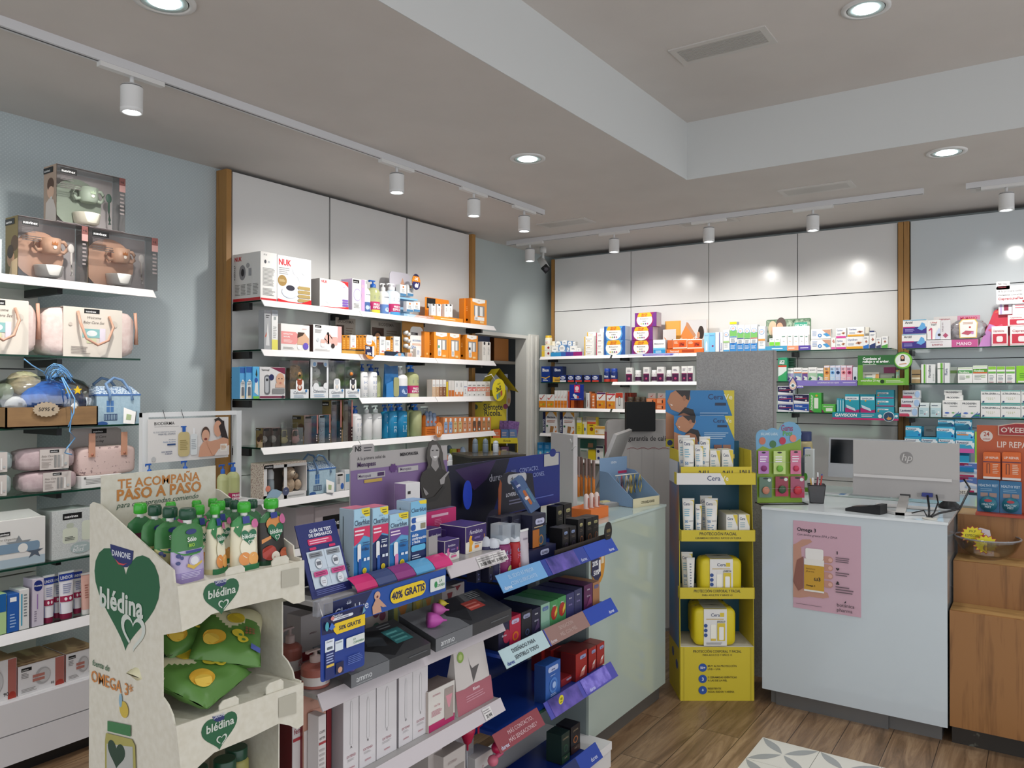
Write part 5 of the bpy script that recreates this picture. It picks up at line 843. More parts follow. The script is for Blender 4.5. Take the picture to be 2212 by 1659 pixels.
tag(B().box(-w/2,w/2,0,.003,0,h,'d99a3c').fr(-w/2,w/2,0,0,h,[('R',.38,.3,1,1,'c9c6c6'),('R',0,0,.35,1,'d9a04a'),('P',[(.36,.5),(.5,.85),(.55,.82),(.72,.45),(.9,.3),(.95,0),(.6,0)],'d8803c'),('P',[(.5,.85),(.52,.95),(.56,.92),(.74,.55),(.7,.48)],'b98462'),('C',.86,.62,.07,'2c2019',.2),('C',.80,.55,.035,'c08a68',.1),('P',[(.74,.45),(.84,.45),(.98,.2),(.98,0),(.72,0)],'c85a30'),T(.36,.36,.13,'f6ecdc','Energía','l',.02,.4),T(.45,.22,.12,'f6ecdc','para','l',.02,.3),T(.42,.08,.12,'f6ecdc','tu día','l',.02,.3)]).obj('poster_board',loc=p,rot=-PI/2),'orange backing poster of a woman with raised arm behind iron supplement boxes','poster')
p,w,h,_=R[0].at(1432,1460,712,.09);p.z=R[0].z;tag(B().box(-w/2,w/2,0,.003,0,on(1446,711.6,'x',XF+.09).z-R[0].z,'c7c3c1').fr(-w/2,w/2,0,0,on(1446,711.6,'x',XF+.09).z-R[0].z,[('C',.8,.5,.15,'2c2019',.1),('P',[(.1,.7),(.6,.4),(.9,.4),(1,0),(.5,0)],'d8803c')]).obj('poster_board',loc=p,rot=-PI/2),'small grey poster card of a woman beside the orange poster','poster')
p,w,h,_=R[0].at(1440,1520,753.5,.005);tag(B().box(-w/2,w/2,0,.08,0,h,'e2702c').fr(-w/2,w/2,0,0,h,[T(.1,.3,.45,'f6e6da','Ferromil','l',.02,.3),('R',.42,.2,.75,.8,'b8461c')]).obj('display_tray',loc=p,rot=-PI/2),'orange display tray under the iron supplement boxes','display tray')
fe=[('R',0,.12,1,.9,'e06a2c'),('R',.45,.2,.85,.65,'c8421c'),T(.68,.3,.3,'5a2414','Fe','c',.03,.3),('L',.08,.5,.4,.8,3,'f6d8c0')]
for i,(x0,x1)in enumerate(((1442,1453),(1453.6,1483.5),(1484.5,1516.6))):bx(R[0],x0,x1,735 if i==0 else 732.5,'orange iron supplement box in the tray, %s'%('narrow one seen from its end','middle one','right one')[i],'efe4da' if i else 'c8602c',fe if i else(),d=.05,off=.02,yb=753,name='iron_supplement_box',group='iron supplement boxes')
p,w,h,_=R[0].at(1357,1467,761,-.012);tag(B().prism([(-w/2,0),(-w/2+.02,-.022),(-w/2+.08,-.03),(-w/2+.14,-.018),(w/2-.10,-.018),(w/2-.07,-.03),(w/2-.03,-.03),(w/2,-.018),(w/2,.004),(-w/2,.004)],-.002,0,'b9c2e6').fr(-w/2,w/2,-.002,-.018,.002,[('RR',.0,-.4,.3,.9,'e6e6ea',.4),('R',.3,.1,.88,.8,'6a5cc0'),('L',.33,.25,.86,.7,2,'e0dcf4'),('RR',.9,-.4,1,.9,'e9e9ee',.4)]).obj('shelf_talker',loc=p,rot=-PI/2),'white and violet wave-edged shelf strip under the multivitamins','shelf strip')
bx(R[0],1521,1531.5,719,'blue nasal dropper box, left of two','9fd0ee',[('P',[(.3,.1),(.3,.45),(.5,.6),(.7,.45),(.7,.1)],'e9f2f8'),T(.5,.84,.06,'7a90b8','BRINCYL','c',.01,.8)],d=.05,name='nasal_box');bx(R[0],1532,1544.7,719,'blue nasal spray box with magenta dot, right of two','7ec4ec',[('C',.6,.33,.17,'8c2c6c'),T(.5,.84,.06,'5a70a8','BRINCYL','c',.01,.8)],d=.05,name='nasal_box')
bx(R[0],1545.5,1553,717.5,'narrow plain white box between nasal boxes',WH,d=.06,name='nasal_box');bx(R[0],1553.6,1561.5,717.5,'narrow white box with blue vertical lettering',WH,[('R',.0,.0,.2,1,'4050a0'),T(.75,.1,.07,'5a64b0','Rhinomer','l',.01,.5,0,PI/2)],d=.06,name='nasal_box')
def rhino(c1,band,dot):return[('R',0,.52,1,.72,c1),('R',0,.0,1,.3,'2a6cb8'),('P',[(0,.3),(.5,.22),(1,.34),(1,.3),(1,0),(0,0)],'3f8fd4'),('C',.5,.78,.40,'4a8cd0'),('C',.5,.78,.33,'f4f6f6'),('L',.28,.74,.72,.82,2,'d0604c'),('R',0,.485,1,.51,band),('C',.5,.5,.06,dot),('L',.12,.1,.88,.24,3,'dfeaf6'),('L',.15,.32,.85,.46,4,'b0bcc8')]
for i,(x0,x1,yt,c1,bnd,lb)in enumerate(((1562.5,1575.5,712,'a8d08a','f0f0ee','short nasal spray box with green ring, first of the blue ring boxes'),(1576.3,1591.8,694.8,'7cc06a','3c8ac8','tallest nasal spray box with yellow top'),(1592.5,1606.8,702,'7cc06a','2c4c9c','nasal spray box with green arc and navy line'),(1607.4,1620.8,702,'7cc06a','3c9a5c','nasal spray box with green line'),(1621.4,1636.2,701,'7cc06a','d0504c','nasal spray box with red line'),(1638,1653,704.7,'eaa05c','f0f0ee','nasal spray box with orange band, last of the blue ring boxes'))):
 e=rhino(c1,bnd,bnd)
 if i==1:e.append(('R',0,.92,1,1,'e8d428'))
 if i in(0,5):e=[('R',0,.0,1,.1,'58a8dc'),('L',.2,.2,.8,.4,3,'a8b4bc')]+e[3:6]+[('R',0,.42,1,.5,c1)]
 bx(R[0],x0,x1,yt,lb,WH,e,d=.055,name='nasal_spray_box',sdc='b9c0c8',group='blue ring nasal spray boxes')
p,w,h,_=R[0].at(1655,1752,689,.13)
tag(B().prism(rrect(-w/2,0,w/2,h,.012),0,.003,'5a7a5c').fr(-w/2,w/2,0,0,h,[('R',.02,.3,.98,.97,noisy('3f5f48','a9b8a4',(40,40,40),.8,name='foliage_print')),('C',.15,.72,.10,'c9b89c',.24),('C',.18,.7,.07,'dcb298',.17),('C',.34,.80,.12,'5a4c48',.26),('C',.31,.72,.08,'cf9f82',.18),('P',[(.2,.3),(.25,.5),(.5,.7),(.62,.4),(.6,.3)],'8fb0d0'),('R',.64,.7,.92,.88,'3f9a80'),T(.78,.74,.08,'eafff4','GELTABS','c',.02,.26),('L',.62,.5,.95,.66,2,'dfe8c0'),('R',0,0,1,.3,'e6e6e4')]).obj('poster_board',loc=p,rot=-PI/2),'poster of a grey-haired couple behind small white boxes','poster')
p,w,h,_=R[0].at(1653,1751,747,.005);tr=tag(B().box(-w/2,w/2,0,.12,0,h,'e6e6e6').box(-w/2+.03,w/2-.03,.09,.12,h,h*5.2,'e9e9e7').fr(-w/2,w/2,0,0,h,[('R',0,0,.49,1,'4aa0c8'),('R',.49,0,.74,1,'e69a78'),('R',.74,0,1,1,'5a48a0'),('L',.15,.3,.4,.7,1,'eaf4fa'),('L',.52,.3,.7,.7,1,'faece4'),('L',.78,.3,.96,.7,1,'e6e0f4')]).obj('display_tray',loc=p,rot=-PI/2),'white display tray with blue, salmon and purple strip','display tray')
for i,(x0,x1,yt,c1)in enumerate(((1662,1672.5,731,'74c440'),(1674,1685,731,'74c440'),(1686,1699.5,723,None),(1700.7,1712,722.5,'e9a070'),(1713.5,1725,722.5,'e9a070'),(1726,1737,722.5,None),(1738,1746,723,None))):bx(R[0],x0,x1,yt,'small white homeopathy box in the display tray, %s from the left'%ORD[i],WH,[('L',.2,.75,.8,.92,1,'4a7a6a')]+([('R',0,0,1,.5,c1)]if i<2 else[('P',[(.3,.3),(.5,.45),(.8,.3),(.5,.38)],c1 or '8a8a8a')]),d=.04,off=.03,yb=747,name='homeopathy_box',group='small boxes in the couple poster tray')
eye=[('P',[(.55,.95),(1,.95),(1,.2),(.75,.6)],'c99a80'),('P',[(.6,.5),(.8,.2),(.98,.3),(.8,.6)],'4a9ad0'),('C',.45,.35,.10,'3a7ac0'),('C',.45,.35,.05,'cfe4f4'),('L',.06,.3,.32,.85,4,'9cb0d4')]
for i,(yt,yb)in enumerate(((732.5,None),(711,732))):bx(R[0],1752,1794.5,yt,'wide white eye care box with printed eye corner, %s of two'%('lower' if i==0 else 'upper'),WH,eye,d=.05,yb=yb,name='eye_care_box',group='wide eye care boxes')
bx(R[0],1795.3,1805,729.5,'narrow white and pink eye care box beside the wide pair',WH,[('R',0,0,1,.2,'e06aa8'),('P',[(.2,.7),(.6,.9),(.9,.6),(.5,.55)],'c99080')],d=.05,name='eye_care_box')
op=lambda c:[('R',0,0,1,.2,c),T(.08,.7,.17,'6a74a0','Optiben','l',.01,.6),('P',[(.55,.45),(.7,.6),(.95,.55),(.8,.35)],'c08868'),('C',.76,.48,.06,'6a3c28'),('L',.1,.3,.5,.5,2,'a8aebc')]
for i,(yt,yb)in enumerate(((731,None),(708.6,730.6))):bx(R[0],1805.7,1827.5,yt,'white eye drop box with pink base, %s of two'%('lower' if i==0 else 'upper'),WH,op('d8489c'),d=.05,yb=yb,name='eye_drop_box',group='pink and yellow eye drop boxes')
for i,(x0,x1,yt,yb)in enumerate(((1828,1864,727.5,None),(1830.6,1866.5,706.5,727))):bx(R[0],x0,x1,yt,'white eye drop box with yellow base, %s of two'%('lower' if i==0 else 'upper'),WH,op('e9a828'),d=.05,yb=yb,name='eye_drop_box',group='pink and yellow eye drop boxes')
bx(R[0],1867.5,1877,707,'plain cream box behind the yellow eye drop pair','ded9cc',d=.05,off=.1,name='eye_drop_box');bx(R[0],1878,1889,714,'small dark-topped box behind the blue eye drops','dfdfe0',bands((.75,1,'2c3c6c')),d=.05,off=.1,name='eye_drop_box')
for x0,x1,yt,c1,lb in((1864.5,1877,725.5,'2f74c4','small white eye drop box with blue base'),(1878,1891.5,717.5,'28386c','small white eye drop box with navy corner'),(1892.3,1903,729.5,'3c4468','short white eye drop box with dark base'),(1904.5,1918,726.5,'58a848','small white eye drop box with green base at the row end')):bx(R[0],x0,x1,yt,lb,WH,[('P',[(0,0),(0,.2),(1,.35),(1,0)],c1),('P',[(.3,.55),(.55,.68),(.8,.52),(.5,.45)],'a86858'),('L',.15,.76,.85,.92,2,'8a90a0')],d=.04,off=.012,name='eye_drop_box',group='small eye drop boxes at the end of the top shelf')
bx(R[1],1169.5,1188,791.5,'navy vitamin carton with white lettering at the corner','1c3c8c',[T(.5,.68,.2,'f0f0f0','Bion','c',.03,.85),('P',[(0,.35),(.5,.28),(1,.4),(1,.34),(.5,.22),(0,.3)],'e8b83c'),('L',.2,.06,.8,.24,2,'f0f0f0')],d=.07,name='vitamin_carton');bx(R[1],1194,1215,791.5,'navy and yellow vitamin carton in front of the oak edge','1c2c5c',[T(.5,.7,.18,'d8dce6','Bion','c',.03,.85),('P',[(0,0),(0,.35),(.5,.3),(1,.42),(1,0)],'e0b040'),('L',.2,.06,.8,.24,2,'3a3a3a')],d=.07,name='vitamin_carton')
for i,(x0,x1)in enumerate(((1209.5,1223),(1226.5,1240),(1242.5,1257),(1262,1276),(1279,1293.5))):bx(R[1],x0,x1,810,'small navy and red vitamin box, %s of five in the low row'%ORD[i],'1f3478',[('C',.45,.6,.4,'e9ecf4',.25),T(.45,.5,.28,'25408c','Bion','c',.03,.6),('R',0,0,1,.25,'c8402c' if i else 'e6e6ea')],d=.06,off=.005,name='vitamin_box',sdc='24264c',group='low row of navy vitamin boxes')
for i,(x0,x1)in enumerate(((1302,1315.5),(1317,1330.8))):btl(R[1],x0,x1,796,'navy and red vitamin jar with blue cap, %s of two'%('left' if i==0 else 'right'),'1d3478','2347a8',cat='jar',capk='wide',shape='square',ratio=.80,lab=('c83c2c',0,.28),art=[T(.5,.42,.22,'eceff6','Bion','c',.03,.7)],group='navy vitamin jars')
mb=[('R',0,0,1,.5,'4a1c44'),('R',.0,.5,1,.56,'8c2c5c'),('C',.5,.22,.18,'c03c70'),('L',.2,.7,.8,.88,2,'9a90a0')]
k=0
for x0,x1,yt,bt in((1352,1365.7,794,0),(1369,1382.6,800,1),(1389.6,1402.6,793,0),(1404.8,1418,799.5,1),(1419,1434,792.5,0),(1437,1450,799.5,1),(1451.5,1466.4,791.8,0),(1472,1484,791,0),(1484.6,1496.8,790.6,0)):
 if bt:btl(R[1],x0,x1,yt,'white supplement jar with dark purple label, %s of three'%ORD[(k-1)//2],'e9e6e6','f0efef',cat='jar',capk='wide',shape='square',ratio=.82,lab=('4a1c44',.12,.55),art=[('L',.2,.6,.8,.85,2,'3a2a3c')],group='jars and boxes with purple bands')
 else:bx(R[1],x0,x1,yt,'slim white box with dark purple lower half, %s from the left among the jars'%ORD[k],WH,mb,d=.05,name='supplement_box',group='jars and boxes with purple bands')
 k+=1
bx(R[1],1681,1699.5,772.5,'tall green and white contact lens solution box','2f9a70',[('R',.1,.7,.8,.92,'1f6e4c'),T(.45,.82,.08,'ffffff','OPTI','c',.03,.6),T(.45,.73,.08,'ffffff','FREE','c',.03,.6),('R',0,.6,1,.68,'c8442c'),('P',[(0,.2),(0,.6),(1,.6),(1,.4),(.5,.25)],'dfe9e4'),('P',[(0,0),(0,.2),(.5,.3),(1,.45),(1,0)],'3aa868')],d=.05,name='lens_solution_box')
for i in range(4):bx(R[1],1701,1714.5,773+i*5.4,'dark green flat box in the stack behind eye drops, %s from the top'%ORD[i],'2c6048',[('L',.1,.3,.9,.7,1,'4a8468')],d=.06,off=.09,yb=778.1+i*5.4,name='lens_solution_box',group='stack of flat green boxes')
sy=lambda c:[('R',0,0,1,.62,c),T(.5,.78,.10,'3c4458','Systane','c',.01,.9),('P',[(.1,.1),(.3,.4),(.9,.3),(.95,.05)],'d8dcd8'),('R',0,.6,1,.66,'e08a4c' if c in('6b4f92','7a98b4')else 'e9ebe8'),('P',[(0,.1),(.2,.34),(.45,.2),(.2,.05)],'2e7a58' if c=='a8c8a8' else '5a4088')]
for i,(x0,x1,yt,c_)in enumerate(((1701,1714,795,'a49cc8'),(1715,1731.6,794,'7a98b4'),(1732.5,1745,795,'6b4f92'),(1746,1764.3,793.5,'a8c8a8'),(1765,1778.4,795,'58a078'))):bx(R[1],x0,x1,yt,'eye drop box with white top and %s body, behind the eye-shaped sign'%('lilac','grey-blue','purple','pale green','mid green')[i],WH,sy(c_),d=.04,off=.04,name='eye_drop_box',group='eye drop boxes behind the violet strip')
for i,(x0,x1,c_,c2)in enumerate(((1780,1792.4,'eab06a','c8742c'),(1793.2,1803.8,'bcd8f0','4a8ac8'),(1804.4,1816,'c4d0ec','1c3c70'),(1816.8,1828,'f4c0c8','c85a68'),(1828.7,1841,'f0a8c0','b02c5c'))):bx(R[1],x0,x1,789.5,'%s contact lens box with dark round eye print'%('orange','pale blue','lavender with navy','light pink','rose pink')[i],c_,[('R',0,.88,1,1,'e6e0ec'),('C',.5,.55,.36,c2),('C',.5,.55,.12,'1a1a24'),('L',.1,.72,.7,.86,2,'6a6a80'),('L',.1,.08,.8,.28,2,'f8f4f4')],d=.04,off=.04,name='contact_lens_box',group='row of coloured contact lens boxes')
bx(R[1],1842.3,1852,793,'pale blue and white lens box at the end of the coloured row','dfe6f0',[('C',.5,.2,.3,'1c3450',.14)],d=.04,off=.04,name='contact_lens_box')
p,w,h,_=R[1].at(1716,1851.4,823,-.014);e_=B().box(-w/2,w/2,-.002,0,-.035,.006,'8a7cc8').fr(-w/2,w/2,-.002,-.035,.006,[T(.55,.45,.25,'f0eef8','LAGRIMAS DE SUS OJOS','c',.02,.36),('L',.78,.45,.98,.7,1,'ece8f8'),('R',0,-.4,.15,.2,'7a6cc0'),T(.03,-.2,.35,'ffffff','Systane','l',.02,.12)])
q=on(1712.7,812,'x',XF-.02);yy=-(q.y-p.y);e_.prism([(yy,.035),(yy-.028,-.005),(yy-.032,-.035),(yy-.02,-.062),(yy,-.07),(yy+.02,-.062),(yy+.032,-.035),(yy+.028,-.005)],-.006,-.003,'4a4490').fr(yy-.032,yy+.032,-.006,-.07,.035,[('P',[(.5,.9),(.14,.5),(.08,.3),(.25,.1),(.5,.04),(.75,.1),(.92,.3),(.86,.5)],'e0c4b0'),('P',[(.12,.36),(.5,.56),(.88,.36),(.5,.18)],'f4f2f0'),('C',.5,.36,.18,'7aa4b8'),('C',.5,.36,.08,'23303c')])
tag(e_.obj('shelf_talker',loc=p,rot=-PI/2),'violet shelf strip with a drop-shaped eye sign','shelf strip')
p,w,h,_=R[1].at(1853,1963,767,-.03);zb=on(1900,832,'x',XF-.03).z-R[1].z;t=emp('reflux_display',(p.x,p.y,R[1].z),-PI/2,'green cardboard display about reflux with a round portrait of a dark-haired woman','display stand')
GR='3f8c3c';b=B();b.box(-w/2,w/2,0,.004,h*.62,h,'2c6a34').box(-w/2,-w*.40,0,.004,zb,h*.62,'6aa836').box(w*.42,w/2,0,.004,zb,h*.62,'6aa836').box(-w*.40,w*.42,0,.004,zb,h*.10,'78b83c').box(-w/2,w/2,.004,.03,zb,zb+.004,'5a9a38')
b.fr(-w/2,w/2,0,zb,h,[T(.1,.85,.085,'ffffff','Combate el','l',.03,.5),T(.1,.75,.085,'ffffff','reflujo y el ardor.','l',.03,.62),('L',.1,.67,.4,.71,1,'dcecd4'),T(.06,.12,.075,'f0f4e4','omereflux 20 mg','l',.01,.38),('C',.49,.12,.04,'1e3c1c'),('L',.56,.08,.9,.17,2,'dcecc4')]);b.obj('front_board',t)
q=on(1950,778.8,'x',XF-.03);yy=-(q.y-p.y);zz=q.z-R[1].z;r_=.062
B().prism(circ(yy,zz,r_,r_,36),-.003,-.0005,'2c6a34').prism(circ(yy+.004,zz,r_*.9,r_*.9,36),-.0045,-.003,'7ec440').fr(yy-r_*.75,yy+r_*.75,-.0045,zz-r_*.75,zz+r_*.75,[('C',.5,.5,.5,'e6eae4'),('P',[(.12,.2),(.25,.5),(.42,.55),(.58,.55),(.76,.5),(.9,.2),(.6,.02),(.4,.02)],'f4f4f2'),('C',.5,.72,.15,'2a1e1a',.2),('P',[(.36,.7),(.64,.7),(.64,.45),(.36,.45)],'2a1e1a'),('C',.5,.72,.10,'d8a486',.14),('P',[(.25,.25),(.75,.32),(.78,.24),(.3,.18)],'d8a486')]).obj('portrait_disc',t)
for x0,x1,yt,c_,e_,of,lb in((1864,1899,804,'e8e4da',[('P',[(.75,0),(.8,.8),(1,.8),(1,0)],'e8a860'),('L',.1,.6,.7,.85,1,'8a8a80'),('R',.1,.2,.6,.4,'5ac0b8')],.01,'white and orange stomach medicine box inside the green display'),(1901,1932,806,'8f9486',[('P',[(.8,0),(.85,.6),(1,.6),(1,0)],'4a6a4c')],.01,'grey-green stomach medicine box inside the green display'),(1935.5,1957,799,'a8d4b8',[('P',[(.6,0),(.7,.5),(.95,.5),(1,0)],'c8702c'),('R',0,.85,1,1,'e6c870')],.01,'mint green medicine box inside the green display'),(1909,1934,793,'6a2448',[],.07,'dark maroon box at the back of the green display')):bx(R[1]if x1<1930 else R[1],x0,x1,yt,lb,c_,e_,d=.05,off=of,name='stomach_medicine_box')if x1<1941 else bx(R[1],x0,1941,yt,lb,c_,e_,d=.05,off=of,name='stomach_medicine_box')
vc=[('R',0,0,1,.52,'e8922c'),('P',[(.1,.72),(.3,.58),(.8,.96),(.72,.98),(.32,.68),(.14,.78)],'c8402c'),('C',.3,.22,.14,'e8c43c'),('C',.66,.26,.12,'9ab03c')]
run(R[2],[(1164,1180),(1180.6,1197.3)],852,['orange and white tick-marked box at the very corner of the third shelf','orange and white tick-marked box, second from the corner'],fr=vc,d=.06,name='vitamin_c_box',group='orange tick-marked boxes')
for i,(x0,x1)in enumerate(spans(1198,1225,4)):bx(R[2],x0,x1,843.5,'tall thin white and orange box, %s of four'%ORD[i],WH,[('R',0,0,1,.42,'e8882c'),('P',[(.2,.66),(.4,.54),(.8,.8),(.4,.62)],'d0604c'),('R',0,.2,1,.24,'c86a24')],d=.05,name='vitamin_c_box',group='four thin white and orange boxes')
for i,(x0,x1,c_)in enumerate(((1225.5,1231,'b8442c'),(1261,1265,'8c8480'),(1273,1277,'b86a3c'),(1290,1294,'a83c2c'))):bx(R[2],x0,x1,846,'narrow %s box seen edge-on, %s among the orange boxes'%(('red','grey','tan','dark red')[i],ORD[i]),c_,d=.07,off=.03,name='vitamin_c_box')
bx(R[2],1233,1260,852,'dark red and orange boxes bundle behind the hanging blue card','a8441f',[('R',0,0,.25,1,'e0702c'),('R',.5,0,.55,1,'7a2c18')],d=.06,off=.04,name='vitamin_c_box')
bx(R[2],1265.5,1272.5,849,'narrow white box with red writing on the third shelf',WH,[T(.7,.1,.09,'c04a3a','Vitamina','l',.01,.7,0,PI/2)],d=.05,name='vitamin_c_box');bx(R[2],1277.5,1286,850,'narrow orange box with pale circles','e07a3c',[('C',.5,.8-.2*i,.25,'f6dcc8')for i in range(4)],d=.05,name='vitamin_c_box')
for x0,x1,yt,c_,lb in((1289,1308,847.5,'5a3068','large tick-marked orange box with purple promotional top'),(1310.5,1329,850,'c8304c','large tick-marked orange box with red promotional top')):bx(R[2],x0,x1,yt,lb,WH,[('R',0,.9,1,1,c_),('R',0,0,1,.5,'e8922c'),('P',[(.15,.75),(.3,.56),(.85,.9),(.75,.9),(.32,.66)],'c8402c'),('C',.35,.22,.13,'9c4a3c'),('C',.62,.3,.1,'d8c040')],d=.06,off=.004,name='vitamin_c_box',tpc=c_,sdc='d0702c')
bx(R[2],1330,1345.5,848.5,'red-topped white supplement bag box with a bar pictured','e0deda',[('R',0,.7,1,1,'c8442c'),('RR',.4,.2,.65,.8,'2c2c2c',.2),('RR',.45,.25,.6,.75,'e0e0e0',.2)],d=.05,name='supplement_box')
for i,(x0,x1)in enumerate(((1346,1352),(1353,1358),(1359,1364),(1365,1369))):bx(R[2],x0,x1,848.5,'narrow red box behind the black display back, %s'%ORD[i],('b8442c','8c3020')[i%2],d=.06,off=.05,name='supplement_box',group='narrow red boxes')
for i,(x0,x1)in enumerate(((1352,1366.5),(1368.5,1381.5),(1382.5,1393))):btl(R[2],x0,x1,857.5,'dark jar with bronze lid above the black display back, %s of three'%ORD[i],'3a2a20','4a4030',cat='jar',capk='wide',shape='square',ratio=.78,off=.005,art=[('R',0,.3,1,.8,'c9a24a')],group='dark bronze-lidded jars')
ob=[('R',.06,.25,.6,.7,'f0a070'),('C',.68,.5,.08,'5a2c1c',.3),('L',.1,.75,.8,.92,1,'f6dcc8')]
for cx_,(x0,x1)in enumerate(((1396.5,1416.7),(1417.8,1437.2))):
 for i,(yt,yb)in enumerate(((874.5,None),(861,874.2))):bx(R[2],x0,x1,yt,'flat orange supplement box, %s in the %s column'%(('lower','upper')[i],('left','right')[cx_]),'e0743a',ob,d=.05,off=.01,yb=yb,name='supplement_box',group='flat orange supplement boxes')
 bx(R[2],x0+3,x1-1,849,'white tick-marked box on top of the flat orange ones, %s'%('left','right')[cx_],WH,[('P',[(.3,.5),(.45,.2),(.8,.8),(.45,.4)],'c8402c')],d=.05,off=.05,yb=860.7,name='vitamin_c_box',group='white boxes on the orange stacks')
q=on(1245.5,848,'x',XF-.03);p,w,h,_=R[2].at(1230.5,1261,830.5,-.03,864.5);tag(B().box(-w/2,w/2,-.002,0,0,h,'22389c').fr(-w/2,w/2,-.002,0,h,[('R',.34,.48,.74,.97,'d83060'),('C',.53,.75,.14,'f4dce4'),('L',.42,.53,.66,.6,1,'ffffff'),('C',.34,.32,.09,'e6ecf6'),('C',.45,.22,.12,'e8e8f0'),('C',.6,.2,.08,'d8504c'),('L',.12,.07,.88,.11,1,'c9d0ec')]).tube([(-.005,-.001,h),(-.005,0,h+.02)],.006,'2c50b8',6).obj('promo_card',loc=p,rot=-PI/2),'blue promotional card with pink square hanging from the second shelf','promotional sign')
al=lambda c:[('R',0,.15,1,.95,c),('P',[(0,.15),(0,.3),(.9,.15)],'e9ebf0'),('R',0,0,1,.15,'e9ebf0'),T(.08,.62,.24,'e6eaf6','Almax','l',.02,.6),('P',[(.1,.5),(.9,.62),(.9,.54),(.1,.44)],'c83c5c' if c!='2450a8' else '5a9ad8'),('C',.82,.3,.06,'e6dcd0')]
for i,(x0,x1,yt,yb,c_)in enumerate(((1680,1713,872.5,None,'26347c'),(1680,1713,852.5,872,'26347c'),(1680,1713,834,852,'2c2450'),(1714.2,1747.5,871.5,None,'2450a8'),(1714.2,1747.5,851.5,871,'241f48'))):bx(R[2],x0,x1,yt,'dark blue antacid box, %s'%('lowest of the three by the steel cabinet','middle of the three by the steel cabinet','topmost of the three by the steel cabinet','lower one of the second column','upper one of the second column')[i],'e6e8ee',al(c_),d=.06,yb=yb,name='antacid_box',group='dark blue antacid boxes')
bx(R[2],1748.5,1774.3,848.5,'tall green antacid box standing upright','4ab04a',[('RR',.4,.2,.75,.75,'e9efe0',.1),('C',.6,.86,.1,'d8a83c'),T(.3,.1,.16,'e6f4dc','Almonatur','l',.01,.8,0,PI/2),('P',[(0,0),(0,.15),(.4,0)],'7a2450')],d=.06,off=.006,name='antacid_box',sdc='3a8c34');bx(R[2],1775,1804.6,873.3,'flat green antacid box lying on its side','58b848',[('RR',.3,.15,.8,.55,'e9efe0',.1),T(.5,.68,.2,'e6f4dc','Almonatur','c',.01,.8),('P',[(0,0),(0,.4),(.2,0)],'7a2450')],d=.06,name='antacid_box')
for i,(x0,x1)in enumerate(spans(1807.5,1824.3,3)):bx(R[2],x0,x1,860.5+i*.6,'thin teal sachet box seen edge-on, %s'%ORD[i],'3aa4bc',[('R',.3,.1,.7,.9,'bfe0e8')],d=.06,off=.012,name='sachet_box',group='thin teal boxes')
ga=[('R',.0,.7,.95,.88,'e6eef0'),T(.1,.74,.08,'1c3c6c','GAVISCON','l',.03,.7),('C',.35,.66,.06,'e0a030'),('P',[(0,0),(0,.3),(.6,.12),(1,.2),(1,0)],'b82870'),('P',[(.05,.45),(.12,.28),(.75,.1),(.68,.25)],'cfdce6')]
run(R[2],[(1825.4,1856.6),(1857.8,1891)],851.5,['large teal and magenta antacid box, left of two','large teal and magenta antacid box, right of two'],base='2ba0b4',fr=ga,d=.06,name='gastric_sachet_box',group='large teal antacid boxes')
gb=[('R',.08,.5,.7,.72,'e6eef0'),T(.1,.53,.14,'1c3c6c','GAVISCON','l',.03,.55),('R',0,0,1,.1,'b82870'),('C',.12,.35,.05,'e0a030')]
for i,(yt,yb)in enumerate(((878.5,None),(861,878),(842,860.5))):bx(R[2],1892.3,1931,yt,'flat teal antacid box in the stack of three, %s'%('lowest','middle','topmost')[i],'2f9fb4',gb,d=.06,yb=yb,name='gastric_sachet_box',sdc='1f7c90',group='stack of three flat teal boxes')
p,w,h,_=R[2].at(1798,1941,893,-.016);hh=.052;e_=B().box(-w/2,w/2,-.002,0,-hh+.006,.006,'1f93a8').fr(-w/2,w/2,-.002,-hh+.006,.006,[('R',0,0,1,.26,'c82c70'),T(.04,.42,.42,'ffffff','GAVISCON','l',.03,.38,.15),('L',.45,.4,.66,.8,2,'e9f0f2'),('C',.73,.55,.03,'e9f0f2'),('C',.97,.6,.02,'e9f0f2')])
q=on(1920,901.5,'x',XF-.018);yy=-(q.y-p.y);e_.prism(circ(yy,-.02,.036,.036,28),-.005,-.002,'e6eef0').prism(circ(yy,-.02,.032,.032,28),-.0065,-.005,'2a4c6c').fr(yy-.032,yy+.032,-.0065,-.052,.012,[('P',[(.35,.8),(.5,.45),(.8,.4),(.75,.2),(.45,.12),(.25,.3),(.5,.5)],'d89a58')])
tag(e_.obj('shelf_talker',loc=p,rot=-PI/2),'teal and magenta shelf strip with a round stomach emblem','shelf strip')
me_=[('R',.0,0,.2,1,'232c58'),T(.13,.1,.10,'d8d8e0','10% DTO.','l',.02,.8,0,PI/2),('P',[(.2,1),(.45,1),(.2,.75)],'d89a3c'),('P',[(.7,1),(1,1),(1,.75)],'d89a3c'),T(.6,.72,.09,'2c3c60','Meritene','c',.02,.7),('L',.3,.5,.9,.64,2,'b07868'),('P',[(.5,.05),(.55,.35),(.8,.32),(.72,.03)],'a87848'),('C',.92,.3,.05,'c88a58'),('R',.25,.3,.38,.38,'2c6a44'),('P',[(.8,0),(1,.2),(1,0)],'d8803c')]
run(R[3],[(1172.6,1203),(1209.5,1241)],889.5,['white nutrition shake carton with navy spine, left of two near the corner','white nutrition shake carton with navy spine, right of two near the corner'],base='e6e4e4',fr=me_,d=.08,name='shake_carton',group='nutrition shake cartons')
